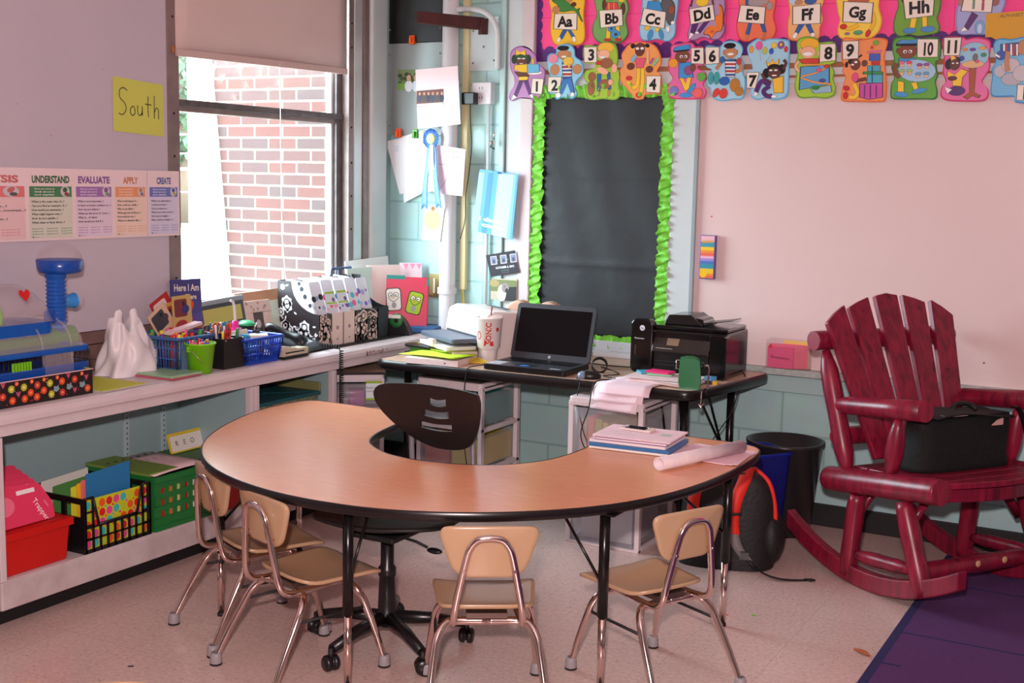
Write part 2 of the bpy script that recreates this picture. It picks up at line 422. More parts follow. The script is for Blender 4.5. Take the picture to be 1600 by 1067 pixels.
# grey-lilac board on the left wall with wooden strips below
LB_ = mat('grey_lilac_board', (196, 186, 196), .42, noise=(2.2, .35, (186, 176, 188)))
bd = thing('wall_board', 'large blank grey-lilac board beside the window on left wall', 'board', (0, -3.3, .93))
m = MB(); m.box(.001, .018, -1.7, 1.655, -.015, 1.98, LB_); m.build('board_panel', bd)
m = MB()
for y, z, r_ in ((1.25, .53, .006), (1.37, .51, .008), (.66, 1.05, .005), (1.05, .75, .005), (.9, .86, .004), (1.31, 1.02, .004)): m.flat(ell(0, 0, r_, r_*.7, 0, 8), 0, C(188, 150, 150), frame((.0188, y, z), (0, 1, 0), (0, 0, 1)))
m.build('scuff_marks', bd)
BRN = mat('brown_wood_strip', (128, 100, 94), .5, noise=(9, .8, (104, 80, 74)))
m = MB()
for z0, z1, d in ((.752, .80, .018), (.803, .860, .03), (.863, .912, .024)): m.box(.001, d, RB+.5, -1.646, z0, z1, BRN)
m.box(.001, .024, -1.646, -.34, .90, .928, BRN)
struct(m, 'trim_5', bevel=.002)
m = MB(); m.box(.001, .012, -1.646, -.34, .752, .90, AQUAD); struct(m, 'trim_6')

# ------------------------------------------------------------------ back wall trims, boards
m = MB()
m.box(.716, .748, -.050, -.001, .76, RH-.002, AQUA); m.box(.748, .836, -.034, -.001, .76, RH-.002, PALE); m.box(.836, .905, -.045, -.001, .68, RH-.002, PINKW)
struct(m, 'trim_7', bevel=.006)
m = MB(); m.box(1.655, 1.782, -.036, -.001, .68, 2.03, PALE); struct(m, 'trim_8', bevel=.004)
m = MB(); m.box(1.768, 1.784, -.040, -.036, .72, 2.03, C(150, 165, 168)); struct(m, 'trim_9')
WB = mat('whiteboard_enamel', (232, 208, 204), .22, noise=(1.3, .3, (224, 198, 196)))
wb = thing('whiteboard', 'wide blank whiteboard behind the red rocking chair', 'whiteboard', (1.784, 0, .72))
m = MB(); m.box(0, 4.6, -.020, -.001, 0, 1.31, WB); m.build('board_surface', wb)
m = MB()
for x, z, r_, c in ((.075, .68, .006, (215, 90, 110)), (.10, .45, .006, (205, 80, 100)), (1.32, .10, .005, (60, 40, 50)), (1.9, .8, .004, (90, 70, 80))):
    m.flat(ell(0, 0, r_, r_*.6, 20, 8), 0, C(*c), frame((x, -.0205, z), (1, 0, 0), (0, 0, 1)))
m.build('pen_marks', wb)
m = MB()
m.box(1.79, 6.4, -.075, -.001, .690, .720, mat('worn_ledge_paint', (190, 202, 198), .5, noise=(30, .8, (150, 150, 142)))); m.box(1.79, 6.4, -.024, -.001, .606, .690, AQUA)
m.box(1.79, 1.99, -.076, -.012, .720, .728, C(170, 120, 70)); struct(m, 'trim_10', bevel=.003)
m = MB(); m.box(.72, 1.79, -.10, -.001, .675, .722, C(206, 208, 212)); m.box(.72, 1.79, -.05, -.001, .722, .772, C(196, 202, 208)); struct(m, 'trim_11', bevel=.004)
# map-rail strips above the boards
m = MB()
RAILW = C(214, 216, 216); CORK = mat('cork_strip', (176, 118, 84), .8)
m.box(.906, 6.4, -.022, -.001, 2.095, 2.135, RAILW); m.box(.906, 6.4, -.018, -.001, 2.072, 2.095, CORK); m.box(.906, 6.4, -.026, -.001, 2.040, 2.072, RAILW)
m.box(1.79, 6.4, -.018, -.001, 2.020, 2.040, CORK); m.box(1.79, 6.4, -.024, -.001, 2.004, 2.020, RAILW)
struct(m, 'trim_12', bevel=.002)
m = MB(); m.box(.906, 1.655, -.03, -.001, 1.99, 2.04, PALE); m.box(.906, .956, -.02, -.001, .77, 1.99, C(236, 236, 236)); m.box(1.60, 1.655, -.02, -.001, .77, 1.99, C(236, 236, 236)); struct(m, 'trim_13')

# pink bulletin board with a scalloped violet border
pb = thing('bulletin_board', 'hot pink bulletin board with violet scalloped border above the alphabet rail', 'bulletin board', (.888, 0, 2.136))
PK = mat('hot_pink_paper', (255, 78, 150), .65); VI = mat('violet_border', (78, 30, 110), .6, noise=(60, .7, (110, 50, 140)))
m = MB(); m.box(0, 5.4, -.016, -.001, 0, .78, PK)
for x in (1.0, 2.0, 3.05): m.box(x, x+.0025, -.0163, -.016, 0, .78, C(215, 45, 110))
m.box(0, 5.4, -.0163, -.016, .21, .2122, C(215, 45, 110))
m.build('pink_paper', pb)
e = []
x = 0
while x < 5.4: e += [(x+.0, .058), (x+.012, .070), (x+.030, .075), (x+.048, .070), (x+.060, .058)]; x += .062
m = MB(); m.flat([(0, 0), (5.4, 0)]+[(min(a, 5.4), b) for a, b in e[::-1]], 0, VI, frame((0, -.0172, 0), (1, 0, 0), (0, 0, 1)))
e = []; z = .0
while z < .78: e += [(.040, z), (.048, z+.012), (.051, z+.026), (.048, z+.04)]; z += .05
m.flat([(0, 0)]+e+[(0, .78)], .0004, VI, frame((0, -.0172, 0), (1, 0, 0), (0, 0, 1)))
m.build('violet_border', pb)

